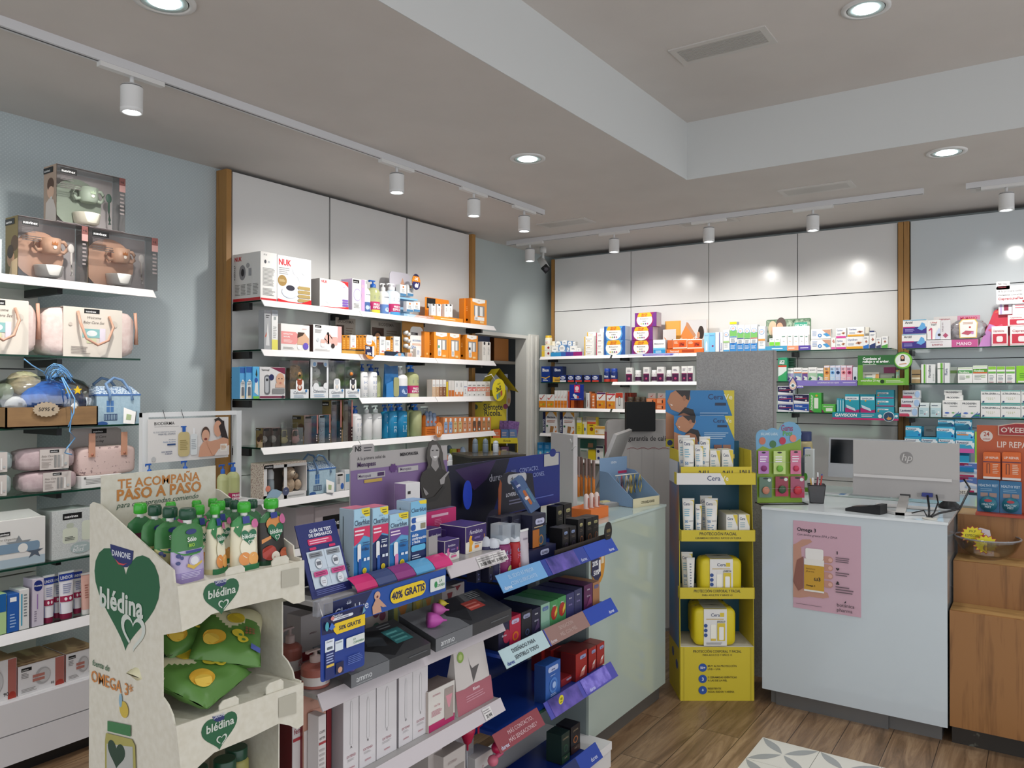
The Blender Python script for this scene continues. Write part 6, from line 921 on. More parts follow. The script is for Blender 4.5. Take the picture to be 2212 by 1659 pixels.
for x0,x1,yt,c_,e_,lb in((1245.8,1256.5,902,'e6d83c',[('R',0,.7,1,1,'d0cec8'),('L',.2,.2,.8,.5,3,'b8a82c')],'slim yellow insect repellent box, first of the yellow group'),(1258,1267.5,900,'e9e4c8',[('R',0,.72,1,1,'9c9a94'),('R',0,0,.4,.6,'e0c82c'),('C',.6,.3,.2,'3c6cb0',.1)],'slim clear and yellow spray pack in the yellow group'),(1268.5,1287.4,901,'ecc82c',[('R',0,.74,1,1,'b8b0a4'),('R',0,.62,1,.74,'d8603c'),('C',.5,.32,.2,'8c4a2c'),('L',.25,.5,.75,.6,1,'7a4a1c')],'yellow pouch box with red band and brown cup picture'),(1285,1309,920.5,'e9dcc0',[('R',0,.7,1,1,'e0a848'),('P',[(.35,.1),(.4,.6),(.8,.6),(.85,.1)],'f2ecdc'),('C',.15,.4,.1,'e0a040'),('R',0,0,1,.1,'d8a040')],'flat white and yellow honey box')):bx(R[3],x0,x1,yt,lb,c_,e_,d=.05,off=.012 if x0<1280 else.002,name='health_box')
for i,(x0,x1)in enumerate(((1161,1174),(1175.5,1190.5))):bx(R[4],x0,x1,956+i*.5,'bright blue box on the lowest corner shelf, %s of two'%('left','right')[i],'2c88c8',[('R',0,.1,1,.45,'58b8e8'),('C',.5,.28,.2,'e9eef2',.1),('L',.2,.6,.8,.85,3,'9cc8ec')],d=.06,name='health_box',group='bright blue boxes')
for x0,x1,yt,yb,c_,e_,of,lb in((1253,1283,949,968.5,'3c6c64',[('P',[(.55,.1),(.6,.6),(.95,.6),(.95,.1)],'b88a70')],.08,'dark teal box on top of a white one, bottom shelf'),(1253,1271,969,None,'d4d6d2',[('L',.1,.7,.9,.9,1,'6a8a7a')],.06,'white box below the dark teal one'),(1270.5,1286,972,None,'e6cc28',[],.02,'yellow box on the bottom corner shelf'),(1287.6,1303,963.5,None,'ecebe8',[('R',0,.86,1,1,'2c3450'),('C',.3,.62,.2,'2a2c5c'),('C',.35,.14,.18,'3c4488')],.02,'tall white box with dark blue discs on the bottom shelf'),(1304,1312,962,None,'3a7a54',[],.03,'narrow green box beside the disc-printed one')):bx(R[4],x0,x1,yt,lb,c_,e_,d=.05,off=of,yb=yb,name='health_box')
ac=[('R',0,0,1,.48,'3c3088'),T(.08,.74,.16,'1c1c28','Arcid','l',.02,.5),('R',0,.42,.5,.5,'b8307c'),('P',[(.6,.35),(.72,.55),(.8,.8),(.92,.7),(.97,.4),(.8,.22)],'6ab0e4'),('L',.08,.12,.5,.36,3,'a8a0dc'),('R',0,.96,1,1,'5ab0d8')]
for i,(x0,x1,yt,yb)in enumerate(((1948,2000.5,721.5,None),(1950.5,2002,690.5,721))):bx(Q[0],x0,x1,yt,'purple and white acid relief box with blue stomach, %s of two'%('lower','upper')[i],WH,ac,d=.06,yb=yb,name='acid_relief_box',group='purple acid relief boxes')
p,w,h,_=Q[0].at(2001,2112,734,.006);tag(B().box(-w/2,w/2,0,.12,0,h,'e6e4e6').fr(-w/2,w/2,0,0,h,[('R',.5,0,1,1,'c85a94'),T(.22,.25,.38,'a8304c','ammo','c',.0,.3),('L',.08,.7,.4,.85,1,'b8a0a8'),T(.74,.25,.42,'f4d8e6','MANO','c',.03,.3)]).obj('display_tray',loc=p,rot=-PI/2),'white and pink display tray holding urine test boxes','display tray');tz=h
bx(Q[0],2003,2031.5,691.5,'white urinary test box with pink arch',WH,[T(.5,.84,.09,'c84c4c','Urinal','c',.02,.7),T(.5,.72,.09,'4c4c54','TEST','c',.02,.5),('R',.3,0,.38,.55,'c8486c'),('P',[(.1,.5),(.3,.62),(.38,.55),(.1,.42)],'c8486c'),('P',[(.6,0),(.65,.3),(.9,.6),(1,.5),(1,0)],'c9d4ea'),('C',.92,.22,.12,'3a2a28')],d=.04,off=.03,yb=733,name='test_box');bx(Q[0],2032,2053,691.5,'grey-white box with pink drop beside the urinary test','dcdadc',[('P',[(.2,.2),(.5,.34),(.8,.2),(.5,.06)],'b05070'),('L',.12,.4,.3,.9,6,'9a8a90')],d=.04,off=.03,yb=733,name='test_box')
p,w,h,_=Q[0].at(2017,2117,682.5,.13);tag(B().box(-w/2,w/2,0,.003,0,h,'d4d0ce').fr(-w/2,w/2,0,0,h,[T(.12,.87,.09,'a8304c','ammo','l',.01,.3),('R',.52,.8,.95,1,'8a6a78'),('R',.52,.3,1,1,'c98aa4'),T(.58,.88,.08,'c82c54','MI-MANO','l',.03,.36)]).obj('poster_board',loc=p,rot=-PI/2),'pale poster board behind the foil-wrapped gift','poster')
p,w,h,_=Q[0].at(2054,2130,688,.03,733);t=emp('cellophane_gift',p,-PI/2,'gift in crinkled cellophane with an illustrated white and yellow card','gift');fuse(cushion(w,.08,h,clear('e6e6ea',.75,.15,'crinkled_cellophane',.8),p=.8,noise=.12).obj('wrap',t));B().prism([(-.05,.01),(-.055,h*.8),(-.035,h*.97),(.04,h*.97),(.055,h*.8),(.05,.01)],-.006,-.004,'e8c868').prism([(-.045,.015),(-.05,h*.78),(-.032,h*.93),(.036,h*.93),(.05,h*.78),(.045,.015)],-.0075,-.006,'f0eeea').fr(-.05,.05,-.0075,0,h,[('P',[(.1,.28),(.35,.42),(.85,.38),(.5,.2)],'c05a6c'),('L',.2,.72,.8,.84,2,'c99a7c'),('C',.6,.58,.06,'c03c34'),('C',.75,.3,.08,'c98ac0')]).obj('gift_card',t)
p,w,h,_=Q[0].at(2113,2290,650,.06);t=tag(B().prism([(-w/2,0),(-w*.36,h*.55),(-w*.3,h*.8),(-w*.1,h),(w/2,h),(w/2,0)],0,.10,'c8384c').fr(-w/2,w/2,0,0,h,[('P',[(.0,0),(.14,.52),(.3,.4),(.34,0)],'c88ac8'),('P',[(.12,.38),(.3,.5),(.36,.3),(.2,.28)],'e0607c'),('P',[(.2,.75),(.4,.98),(.4,.8)],'d8644c')]).obj('red_display',loc=p,rot=-PI/2),'red and lilac sloping display at the right edge of the top shelf','display stand')
ci=[('R',.06,.12,.94,.62,'c83448'),('R',0,.04,1,.1,'e6c0c4'),T(.08,.72,.13,'b8344c','Cisprenicina','l',.01,.7),('RR',.3,.2,.7,.5,'f2e6e6',.3)]
for x0,x1,yt,yb,lb in((2142,2177,704.5,746,'red and white cystitis sachet box, first in the lower row'),(2182,2240,704.5,746,'red and white cystitis sachet box, cut off at the right in the lower row'),(2177,2240,679.5,704,'red and white cystitis sachet box, upper row at the photo edge')):bx(Q[0],x0,x1,yt,lb,WH,ci,d=.05,off=.0 if yb==746 else.01,yb=yb if yb<740 else None,name='sachet_box',group='red cystitis sachet boxes')
bx(Q[0],2157,2186,653,'white box with red emblem just below the sign','e6e2e6',[('R',.4,.3,.75,.8,'8c2c48'),('R',.1,0,.25,1,'b8a8d0')],d=.04,off=.04,yb=679,name='sachet_box');bx(Q[0],2187,2240,653,'white box behind the sign at the photo edge','e9e6e8',[('L',.1,.5,.8,.9,2,'c8707c')],d=.04,off=.03,yb=679,name='sachet_box')
p,w,h,_=Q[0].at(2152,2290,614.5,.02,654.5);tag(B().prism(rrect(-w/2,0,w/2,h,.012),0,.002,'ece9ea').prism(rrect(-w/2,h*.8,-w*.28,h*1.25,.008),0,.002,'ece9ea').fr(-w/2,w/2,0,0,h,[T(.03,1.08,.10,'3a3a3c','NS','l',.03,.06),('L',.1,1.04,.2,1.16,2,'6a6a6c'),T(.03,.90,.09,'a83c4c','Cispren','l',.0,.15),T(.03,.66,.11,'4a4648','A la primera señal','l',.0,.5),T(.03,.46,.11,'4a4648','molestias urinarias','l',.0,.5),T(.03,.24,.13,'b0303c','CisprenicinaFlas','l',.02,.55),('R',.42,.06,.9,.18,'a8303c'),T(.46,.075,.09,'f4e6e6','FORTE','l',.02,.2)]).obj('header_sign',loc=p,rot=-PI/2),'white sign about urinary discomfort at the upper right','sign')
fg=lambda c:[('R',0,.62,1,.82,c),T(.08,.65,.12,'f4f4ec','FloraBene','l',.02,.7),('R',0,.92,1,1,'d8e8c8'),('L',.1,.2,.6,.5,4,'a8b0a8'),('L',.55,.3,.9,.5,2,'9ac080' if c!='d8602c' else 'e0907c')]
bx(Q[1],1969,1988,798.5,'kraft brown box with black lines beside the oak post','b09468',[('R',0,.62,1,.68,'3c3428'),('R',0,.3,1,.42,'e6dcc4')],d=.06,name='herbal_box')
for x0,x1,yt,c_,e_,lb in((1990,2000.5,787,WH,[('R',.5,0,.9,1,'6ab03c')],'tall white spine with green stripe, first beside the kraft box'),(2001,2020,787,'e4e6e4',[('R',0,0,.2,1,'f4f4f0'),T(.5,.3,.12,'3a4450','FloraBene','l',.01,.7,0,PI/2),('L',.75,.1,.95,.5,6,'9aa49c')],'white box turned with vertical lettering, beside the first green spine'),(2025,2038,784,WH,[('R',.5,0,.9,1,'6ab03c'),('R',0,.7,1,.73,'3c6434')],'tall white spine with green stripe and dark line'),(2038.8,2051,784,'e6e8e8',[('R',0,0,.1,1,'2c3440'),T(.65,.4,.12,'3a4470','Flora','l',.01,.6,0,PI/2)],'white box with a dark edge and vertical lettering')):bx(Q[1],x0,x1,yt,lb,c_,e_,d=.07,name='probiotic_box')
bx(Q[1],2052.5,2068,793,'shaded grey-green probiotic box standing further back','9ca49c',[('R',0,.62,1,.8,'5a7a3c')],d=.05,off=.06,name='probiotic_box')
bx(Q[1],2069,2101,793.5,'white probiotic box with green band',WH,fg('4a9a4c'),d=.06,name='probiotic_box',sdc='c8ccc4');bx(Q[1],2101.6,2133,789.5,'white probiotic box with green and orange bands',WH,fg('5aa030')+[('R',0,.56,1,.62,'d8602c')],d=.06,name='probiotic_box',sdc='c8ccc4')
for i,(x0,x1)in enumerate(((2134.5,2151.7),(2153.3,2171),(2172.6,2192.5))):bx(Q[1],x0,x1,791.5,'white and lime probiotic drink carton, %s of three'%ORD[i],WH,[('R',0,.82,1,1,'8cc83c'),('R',0,.58,1,.70,'6ab048'),('L',.15,.15,.8,.5,4,'9aa4a8'),('R',.1,.04,.7,.07,'8c3c3c')],d=.05,name='probiotic_carton',group='white and lime drink cartons',tpc='8cc83c')
bx(Q[1],2195.5,2230,790,'lime green pack cut off by the right photo edge','8cd02c',[('L',.2,.3,.8,.6,3,'4a8c2c'),('R',.1,.02,.9,.12,'e6e6e0')],d=.05,name='probiotic_box')
la=[('R',0,0,.55,.25,'c8405c'),T(.06,.55,.26,'3c4060','Lactosul','l',.02,.6),('C',.84,.5,.15,'a8c4e4',.42),('R',0,.26,.5,.34,'c86a8c')]
for i,(x0,x1,yt,yb)in enumerate(((1942.5,1982.5,880,None),(1946.5,1987,861,879.5),(1950,1988,843,860.5))):bx(Q[2],x0,x1,yt,'white lactose box with blue disc, %s of three'%('lowest','middle','topmost')[i],'dcdde0',la,d=.06,yb=yb,name='digestive_box',group='white lactose boxes')
run(Q[2],[(1984.5,2007),(2008,2034.5)],870,['pale mint sachet box with bubbles, left of two','pale mint sachet box with bubbles, right of two'],base='dfe9e8',fr=[('R',0,0,1,.65,'bfd8dc'),('L',.1,.75,.8,.9,1,'5a6a78'),('C',.78,.35,.1,'f0f2f0'),('C',.6,.2,.06,'a8304c'),('L',.1,.2,.5,.5,3,'8ab0b8')],d=.06,name='sachet_box',group='pale mint sachet boxes')
pr=[T(.06,.78,.11,'3c444c','PRODEFEN','l',.02,.75),('L',.4,.62,.85,.72,1,'9a9a9a'),('P',[(.5,.0),(.75,.22),(.7,.35),(.78,.2),(.9,.38),(.86,.2),(1,.3),(1,.0)],'2c5c98'),('P',[(.62,.0),(.78,.18),(1,.15),(1,.08),(.8,.1)],'3a9a58'),('C',.24,.26,.13,'4a6cc0',.05),('C',.58,.27,.08,'6ab058',.035),('L',.05,.06,.25,.12,1,'4a5a88')]
run(Q[2],[(2036,2076),(2076.8,2116.5)],865,['large white probiotic box with blue-green starburst, left of two','large white probiotic box with blue-green starburst, right of two'],base='eae9e6',fr=pr,d=.06,name='probiotic_box',group='large white starburst boxes')
for i,(x0,x1,yt,yb)in enumerate(((2041,2080,853.5,864.6),(2039.5,2077.5,842.5,853.2))):bx(Q[2],x0,x1,yt,'flat white probiotic box lying on the starburst boxes, %s'%('lower','upper')[i],'e6e5e2',[T(.1,.35,.35,'3c444c','PRODEFEN','l',.02,.7)],d=.06,off=.03,yb=yb,name='probiotic_box',group='flat lying probiotic boxes')
ul=[('R',0,.93,1,1,'2c9a94'),('R',0,0,1,.08,'2c9a94'),T(.06,.7,.13,'3c444c','ULTRA-LEVURA','l',.02,.72),T(.80,.7,.10,'3c444c','250 mg','l',.01,.18)]+[('C',.3+i*.1,.45,.018,'a0a83c')for i in range(5)]+[('C',.4+i*.1,.35,.018,'a0a83c')for i in range(3)]+[('P',[(.06,.1),(.08,.22),(.18,.22),(.16,.1)],'2c4c78')]
for i,(x0,x1,yt,yb)in enumerate(((2119,2161,873.5,None),(2162.3,2204.5,873.5,None),(2206,2248,873.5,None),(2119,2161,843,873),(2162.3,2204.5,843,873),(2206,2248,843,873))):bx(Q[2],x0,x1,yt,'white and teal yeast capsule box, %s column, %s one'%(('first','second','third')[i%3],'lower' if i<3 else 'upper'),'ecebe8',ul,d=.06,yb=yb,name='capsule_box',group='white and teal yeast capsule boxes')
pu=lambda c:[('R',0,.62,.9,.88,'dfe9f0'),T(.08,.66,.17,'1c2c58','Pursennid','l',.02,.6),('P',[(0,.0),(0,.4),(.6,.45),(1,.8),(1,0)],c),('P',[(.5,.5),(.8,.6),(.95,.3),(1,.5),(1,.75),(.8,.75)],'e6f0f4'),('C',.88,.18,.06,'1c3c8c')]
k=0
for x0,x1,yt,yb,of,c_ in((1956,1990,920.5,943.5,.06,'2f9cc8'),(2023,2062,922.5,946,.06,'2f9cc8'),(2065,2104,930,948,.05,'58b0d8'),(1954,1989,944.5,970,.02,'2f9cc8'),(1990,2025.5,945,970,.02,'2f9cc8'),(2027,2063,946,970,.02,'2f9cc8'),(2064,2105,948,979,.02,'3fa4cc'),(2026,2062,906,922,.12,'1f6c88'),(2063,2099,906,929,.12,'1f6c88')):
 zb=on((x0+x1)/2,yb,'x',5.98+of).z;o=bx(QL,x0,x1,yt,'turquoise laxative box with blue swirl, %s of the %s row'%(ORD[k if k<3 else k-3 if k<7 else k-7],'middle' if k<3 else 'front' if k<7 else 'shaded back'),'36a8cc',pu(c_)+([('R',0,0,1,.32,'d060a8')]if k==6 else[])+([('R',.05,.42,.7,.55,'e0843c')]if k==2 else[]),d=.045,off=of,yb=yb,name='laxative_box',group='turquoise laxative boxes');k+=1
bx(QL,1996,2021.5,921.5,'dark grey box between the turquoise boxes','5c6668',[('L',.15,.5,.8,.8,2,'3a4244')],d=.04,off=.07,yb=943,name='laxative_box')
tag(B().box(6.0,6.05,.43,.79,1.085,1.16,'2a98c0').box(6.05,6.10,.43,.79,1.086,1.25,'2a98c0').box(6.10,6.16,.43,.79,1.086,1.34,'2288ac').obj('stepped_display'),'turquoise stepped cardboard display under the laxative boxes','display stand')
bx(QL,2106,2109.5,933,'thin lime green edge of a pack beside the orange lip balm display','9cc83c',d=.05,off=.05,name='herbal_box')
ml=[('P',[(0,1),(0,.6),(.3,.7),(1,.55),(1,1)],'5a78b8'),('R',0,.8,.5,1,'8c2450'),T(.3,.8,.1,'e6e6f0','microlax','l',.01,.6),('P',[(.3,.3),(.4,.5),(.95,.4),(.95,.25),(.5,.25)],'b0c4dc'),('R',0,0,.8,.12,'b82c60')]
SM=Shelf(2,5.98,.92)
tag(B().box(5.98,XP-.022,-.3,.815,.89,.92,'2f4a50').obj('lower_shelf'),'dark teal shelf board behind the monitor','shelf')
bx(SM,2071,2113,1000,'white, blue and magenta enema box, upper of two behind the monitor','dfe2e8',ml,d=.06,yb=1030,name='enema_box');bx(SM,2071,2113,1030.6,'white, blue and magenta enema box, lower of two behind the monitor','dfe2e8',ml,d=.06,name='enema_box')
p,w,h,_=SM.at(2060,2092,1058,-.004,1068);tag(B().box(-w/2,w/2,-.002,0,0,h,'e6e4dc').fr(-w/2,w/2,-.002,0,h,[T(.5,.2,.6,'20201e','EDES','c',.0,.8)]).obj('shelf_label',loc=p,rot=-PI/2),'small white shelf label ending in the letters DES','label')
YG=1.53;XA,XM,XZ=1.365,2.172,2.975
g1=emp('gondola_unit',(0,0,0),0,'free-standing white gondola section behind the cardboard snack stand','gondola')
B().box(XA,XM,1.90,1.92,.21,1.07,'b7b2b2').obj('back_panel',g1);B().box(XA,XA+.03,1.86,1.9,.21,1.07,'c9c6c6').obj('upright',g1);B().box(XM-.03,XM,1.86,1.9,.21,1.07,'c9c6c6').obj('upright',g1)
g2=emp('gondola_unit',(0,0,0),0,'dark navy gondola section with angled brand strips, at the counter end','gondola')
B().box(XM+.004,XZ-.07,1.90,1.92,.21,1.05,M('10245e',.25)).obj('back_panel',g2);B().box(XZ-.065,XZ-.035,1.86,1.92,.21,1.05,'c9ccca').obj('upright',g2)
pt=on(1332,1591.4,'y',YG).z
b=B().box(XA,XZ+.01,YG,1.93,0,pt-.035,'d8d6d4').box(XA,XZ+.012,YG-.004,1.93,pt-.033,pt,'e0dedc');tag(b.obj('gondola_plinth'),'white base plinth under the gondola, corner pointing to the floor tiles','base')
GZ=[on(1074.3,1189.6,'y',YG).z,on(694,1498.5,'y',YG).z,on(1078.9,1509,'y',YG).z,.29]
GS=[Shelf(1,YG,z)for z in GZ]
for k,z in enumerate(GZ):
 s_=B().box(XA,XM-.002,YG,1.858,z-.012,z,M('a8a5a4',.3)).box(XA+.05,XA+.07,1.6,1.858,z-.045,z-.012,BLACK).obj('gondola_shelf',label='%s shelf from the top of the white gondola section'%ORD[k],cat='shelf',group='shelves of the white gondola')
 x0=XA if k else on(963,1242,'y',YG).x
 r=B().prism([(YG,z+.002),(YG-.022,z-.036),(YG-.019,z-.038),(YG+.003,z-.003)],x0,XM,'c4bcbf','x')
 if k in(0,2):
  for q in((.50,.58,.66,.80,.90)if k==0 else(.86,)):
   xx=x0+(XM-x0)*(q if k==0 else q);ww=.045
   r.art((xx,YG-.0225,z-.034),(ww,0,0),(0,.02,.034),[('R',0,.05,1,.92,'dad6d4'),('R',.03,.1,.05,.9,'8a8686'),('L',.1,.5,.9,.85,2,'8d8889'),T(.9,.15,.28,'2a2829','20,90€','r',.01,.7)])
 r.obj('price_rail',s_)
DZ=[on(1085.6,1262,'y',YG-.02).z+.008,on(1092.8,1424,'y',YG-.02).z+.008,on(1322,1449,'y',YG-.02).z+.008]
DS=[Shelf(1,YG,z)for z in DZ];NV=M('16307c',.25)
def strip(par,x0,x1,z,m,els,nm='brand_strip'):
 b=B();b.add([(x0,YG-.004,z+.022),(x1,YG-.004,z+.022),(x1,YG-.040,z-.030),(x0,YG-.040,z-.030)],[(0,3,2,1)],m).add([(x0,YG-.002,z+.022),(x1,YG-.002,z+.022),(x1,YG-.038,z-.032),(x0,YG-.038,z-.032)],[(0,1,2,3)],m)
 b.add([(x0,YG-.004,z+.022),(x0,YG-.040,z-.030),(x0,YG-.038,z-.032),(x0,YG-.002,z+.022)],[(0,1,2,3)],m)
 b.art((x0,YG-.0405,z-.030),(x1-x0,0,0),(0,.036,.052),els);return b.obj(nm,par)
xs=lambda px,z:on(px,on(1,1,'y',YG).x and 1200,'y',YG-.02).x
violet=noisy('2a2c6e','6a5ab0',(14,14,14),.3,name='violet_print')
for k,z in enumerate(DZ):
 s_=B().box(XM+.004,XZ,YG,1.858,z-.012,z,M('1a3a8c',.15)).box(XM+.10,XM+.12,1.6,1.858,z-.05,z-.012,BLACK).box(XM+.004,XZ,YG-.001,YG+.001,z-.012,z,GEDGE).obj('gondola_shelf',label='%s blue shelf from the top of the navy gondola section'%ORD[k],cat='shelf',group='blue shelves of the navy gondola')
 px={0:(1078,1174,1266,1319),1:(1085,1179,1266,1322),2:(1072,1168,1182,1322)}[k];X=[on(q,1300,'y',YG-.02).x for q in px];X[-1]=XZ
 if k==0:strip(s_,X[0],X[1],z,'6fa4d4',[T(.5,.60,.22,'b9d4ea','EL SEXO ES MEJOR','c',0,.62),T(.5,.22,.22,'b9d4ea','CON LUBRICANTE','c',0,.62),T(.04,.1,.22,'dce8f4','durex','l',.01,.2)]);strip(s_,X[1]+.002,X[2],z,'2c3f92',[('R',.1,0,.75,1,violet),T(.8,.12,.22,'c9d0ea','durex','l',.01,.2)]);strip(s_,X[2]+.002,X[3],z,'2446a8',[T(.7,.12,.22,'dce0f4','durex','l',.01,.28)])
 if k==1:strip(s_,X[0],X[1],z,'b4ccd0',[T(.5,.60,.22,'3a4048','DISEÑADO PARA','c',.01,.6),T(.5,.22,.22,'3a4048','SENTIRLO TODO','c',.01,.6),T(.04,.1,.2,'2c3f8c','durex','l',.02,.2)]);strip(s_,X[1]+.002,X[2],z,'94736c',[T(.5,.60,.22,'c4aca4','SENSACIÓN','c',0,.6),T(.5,.22,.22,'c4aca4','PIEL CON PIEL','c',0,.6),T(.04,.1,.2,'d8ccd0','durex','l',.01,.2),('R',0,0,.02,1,'2446a8')]);strip(s_,X[2]+.002,X[3],z,'2446a8',[T(.7,.12,.22,'dce0f4','durex','l',.01,.28)])
 if k==2:strip(s_,X[0],X[1],z,'8c3f48',[T(.55,.60,.22,'d9bcc0','MÁS CONTACTO,','c',0,.6),T(.55,.22,.22,'d9bcc0','MÁS SENSACIONES.*','c',0,.66),T(.04,.1,.22,'d0d4e8','durex','l',.01,.2)]);strip(s_,X[2],X[3],z,'4a4aa4',[('R',.05,0,.45,1,violet),('R',.5,.1,.9,1,noisy('5a50b0','8a80d8',(30,30,30),.3,name='violet_print')),T(.56,.12,.22,'c9d0ea','durex','l',.01,.2)])
sb=B().box(2.32,2.83,1.56,1.75,pt+.001,pt+.012,NV);s_=sb.obj('brand_tray',label='flat navy tray on the white base plinth',cat='tray');X0=2.40
bb=strip(s_,2.42,2.84,pt+.03,'22409c',[('R',0,0,.6,1,'1a2a5c'),T(.8,.2,.25,'c9d0ea','durex','l',.01,.2)])
S=GS[0]
b=B();c=[on(x,y,'y',YY)for x,y,YY in((633,1132,1.66),(716,1117,1.66),(752,1270,1.56),(668,1293,1.56))]
x0,x1=(c[0].x+c[3].x)/2-.004,(c[1].x+c[2].x)/2;zb=S.z+.002;zt=c[0].z
w=x1-x0;hh=math.hypot(zt-zb,.07)
b.add([(0,0,0),(w,0,0),(w,.07,zt-zb),(0,.07,zt-zb),(0,.003,0),(w,.003,0),(w,.073,zt-zb),(0,.073,zt-zb)],[(0,1,2,3),(4,7,6,5),(0,3,7,4),(1,5,6,2),(3,2,6,7),(0,4,5,1)],'28306e')
b.add([(w*.2,.05,(zt-zb)*.5),(w*.8,.05,(zt-zb)*.5),(w*.8,.12,0),(w*.2,.12,0)],[(0,1,2,3)],'1f2658')
gc=lambda x,y,s_:[('C',x,y,.085,'8c98a4',.072),('C',x,y,.078,'dfe4ea',.066)]+([('R',x-.055,y-.02,x+.055,y+.03,'6a6f78')]if s_ else[('L',x-.05,y-.03,x+.05,y+.02,2,'a8a0a8')])
b.art((0,0,0),(w,0,0),(0,.07,zt-zb),[T(.3,.87,.045,'e6e8f2','GUÍA DE TEST','l',.03,.6),T(.26,.81,.045,'e6e8f2','DE EMBARAZO','l',.03,.6),('RR',.2,.70,.8,.785,'d02e64',.2),('L',.24,.71,.76,.775,2,'f4c4d4'),('R',.1,.12,.94,.62,'c9d6e2'),('RR',.2,.635,.36,.67,'d02e64',.3),('RR',.68,.635,.84,.67,'d02e64',.3),('R',.52,.14,.525,.62,'8c98a4'),('R',.1,.355,.94,.358,'8c98a4'),('R',.15,.53,.46,.60,'8f949a'),('R',.58,.53,.9,.60,'8f949a'),('L',.17,.54,.44,.59,2,'4c5058'),('L',.6,.54,.88,.59,2,'4c5058')]+gc(.32,.44,1)+gc(.74,.44,1)+[('RR',.14,.27,.47,.34,'cc4c88',.2),('RR',.57,.27,.91,.34,'cc4c88',.2),('L',.18,.285,.44,.33,2,'7c2450'),('L',.61,.285,.88,.33,2,'7c2450')]+gc(.32,.195,0)+gc(.74,.195,0)+[('L',.08,.03,.92,.1,3,'5a62a0')])
tag(b.obj('test_guide_card',loc=(x0,1.56,zb)),'leaning navy guide card about pregnancy tests on the gondola','information card')
def preg(band,stick,badge,num,ink='c02a5c',dark=False,tip=None):
 e=[('R',0,0,1,.5,'2272b4'),('R',0,.5,1,.66,'5aa0cc'),('R',0,.78,1,1,'a4cce2'),('P',[(.45,1),(.5,.94),(.75,.885),(1,.89),(1,1)],'e6cf2c'),('L',.6,.91,.96,.98,2,'6a6420')]
 if dark:e+=[('P',[(0,.5),(.5,.62),(1,.58),(1,0),(0,0)],'15295c')]
 e+=[('P',[(0,.52),(0,.76),(1,.76),(1,.6),(.6,.64),(.3,.56)],band),('L',.04,.64,.7,.74,2,'f0dce6'),T(.03,.785,.075,'2b3550','Clearblue','l',.005,.93)]
 e+=[('P',[(.5+.11*cos(a)-.012,.88),(.5+.16*cos(a),.88+.035*sin(a)),(.5+.11*cos(a)+.012,.88)],'4a5a7c')for a in(.4,.95,1.57,2.2,2.75)]
 e+=[('RR',.18,.30,.40,.54,'e9ecee',.4),('RR',.24,.06,.42,.34,'1c54a4' if num!='10' else 'd880b0',.4),('C',.62,.17,.13,'e6cf2c'),('C',.62,.17,.09,'c8b020'),('T',.66,.44,.04,'f4f6f8' if dark else '23365c','6 días','c',.03,.5),('L',.5,.5,.95,.56,2,'dfe9f2' if dark else '2c5080'),('R',.55,.30,.70,.34,'dfe9f2'),('R',.76,.30,.91,.34,'dfe9f2'),('R',.70,0,1,.10,badge),T(.85,.03,.05,'ffffff',num,'c',.02,.2)]
 return e
for x0,x1,yt,yb,fr,lb in((763.5,799,1098,1236,preg('d0305e',0,'d42a40','1'),'tall pregnancy test box with red band and yellow corner, leftmost of four'),(804,838.5,1095,1228,preg('d0305e',0,'d42a40','1',dark=True),'tall pregnancy test box with red band and dark lower half'),(841,882,1108,1216,preg('6a4690',0,'23305c','10'),'pregnancy test box with purple band, third from the left'),(886,921,1081,1206,[('R',0,0,1,.36,'15295c'),('R',0,.36,1,.56,'1f62a8'),('R',0,.56,1,.78,'dfe6ea'),('R',0,.78,1,1,'7cb8da'),('P',[(.5,1),(.6,.95),(1,.94),(1,1)],'e6cf2c'),T(.04,.84,.065,'1f2a48','Clearblue','l',.005,.93),('RR',.05,.68,.35,.76,'1c54a4',.4),('RR',.3,.69,.98,.75,'f2f4f4',.4),('RR',.0,.57,.3,.66,'1c54a4',.4),('RR',.62,.58,.92,.66,'8f8a70',.1),T(.06,.48,.045,'eef4fa','doble','l',.02,.5),T(.06,.43,.045,'eef4fa','confirmación','l',.02,.9),T(.06,.38,.045,'eef4fa','y fecha','l',.02,.7),('RR',0,.26,.9,.35,'5ab4dc',.4),('L',.05,.08,.6,.22,4,'c9d4e6'),T(.9,.06,.08,'f4f6f8','2','r',.01,.3)],'tallest pregnancy test box reading doble confirmación, rightmost of four')):
 bx(S,x0,x1,yt,lb,'a9bccb',fr,[('R',.25,.35,.3,.9,'6a84a0'),('R',0,0,1,.12,'2a6ca4'),('L',.3,.15,.8,.3,8,'3a4a58')],d=.055,off=.05,name='pregnancy_test_box',group='pregnancy test boxes on the gondola',tpc='d0708c' if x0<830 else '8fb0d8',sdc='a4b8c6')
tabs=[('c8286c',765,813),('3c4a78',813,853),('8a3078',853,905),('58a0cc',893,937),('cc2a74',929,979)]
zt=S.z
xt=[on(q,1235,'y',YG-.005).x for q in(768,814,855,896,937,975)]
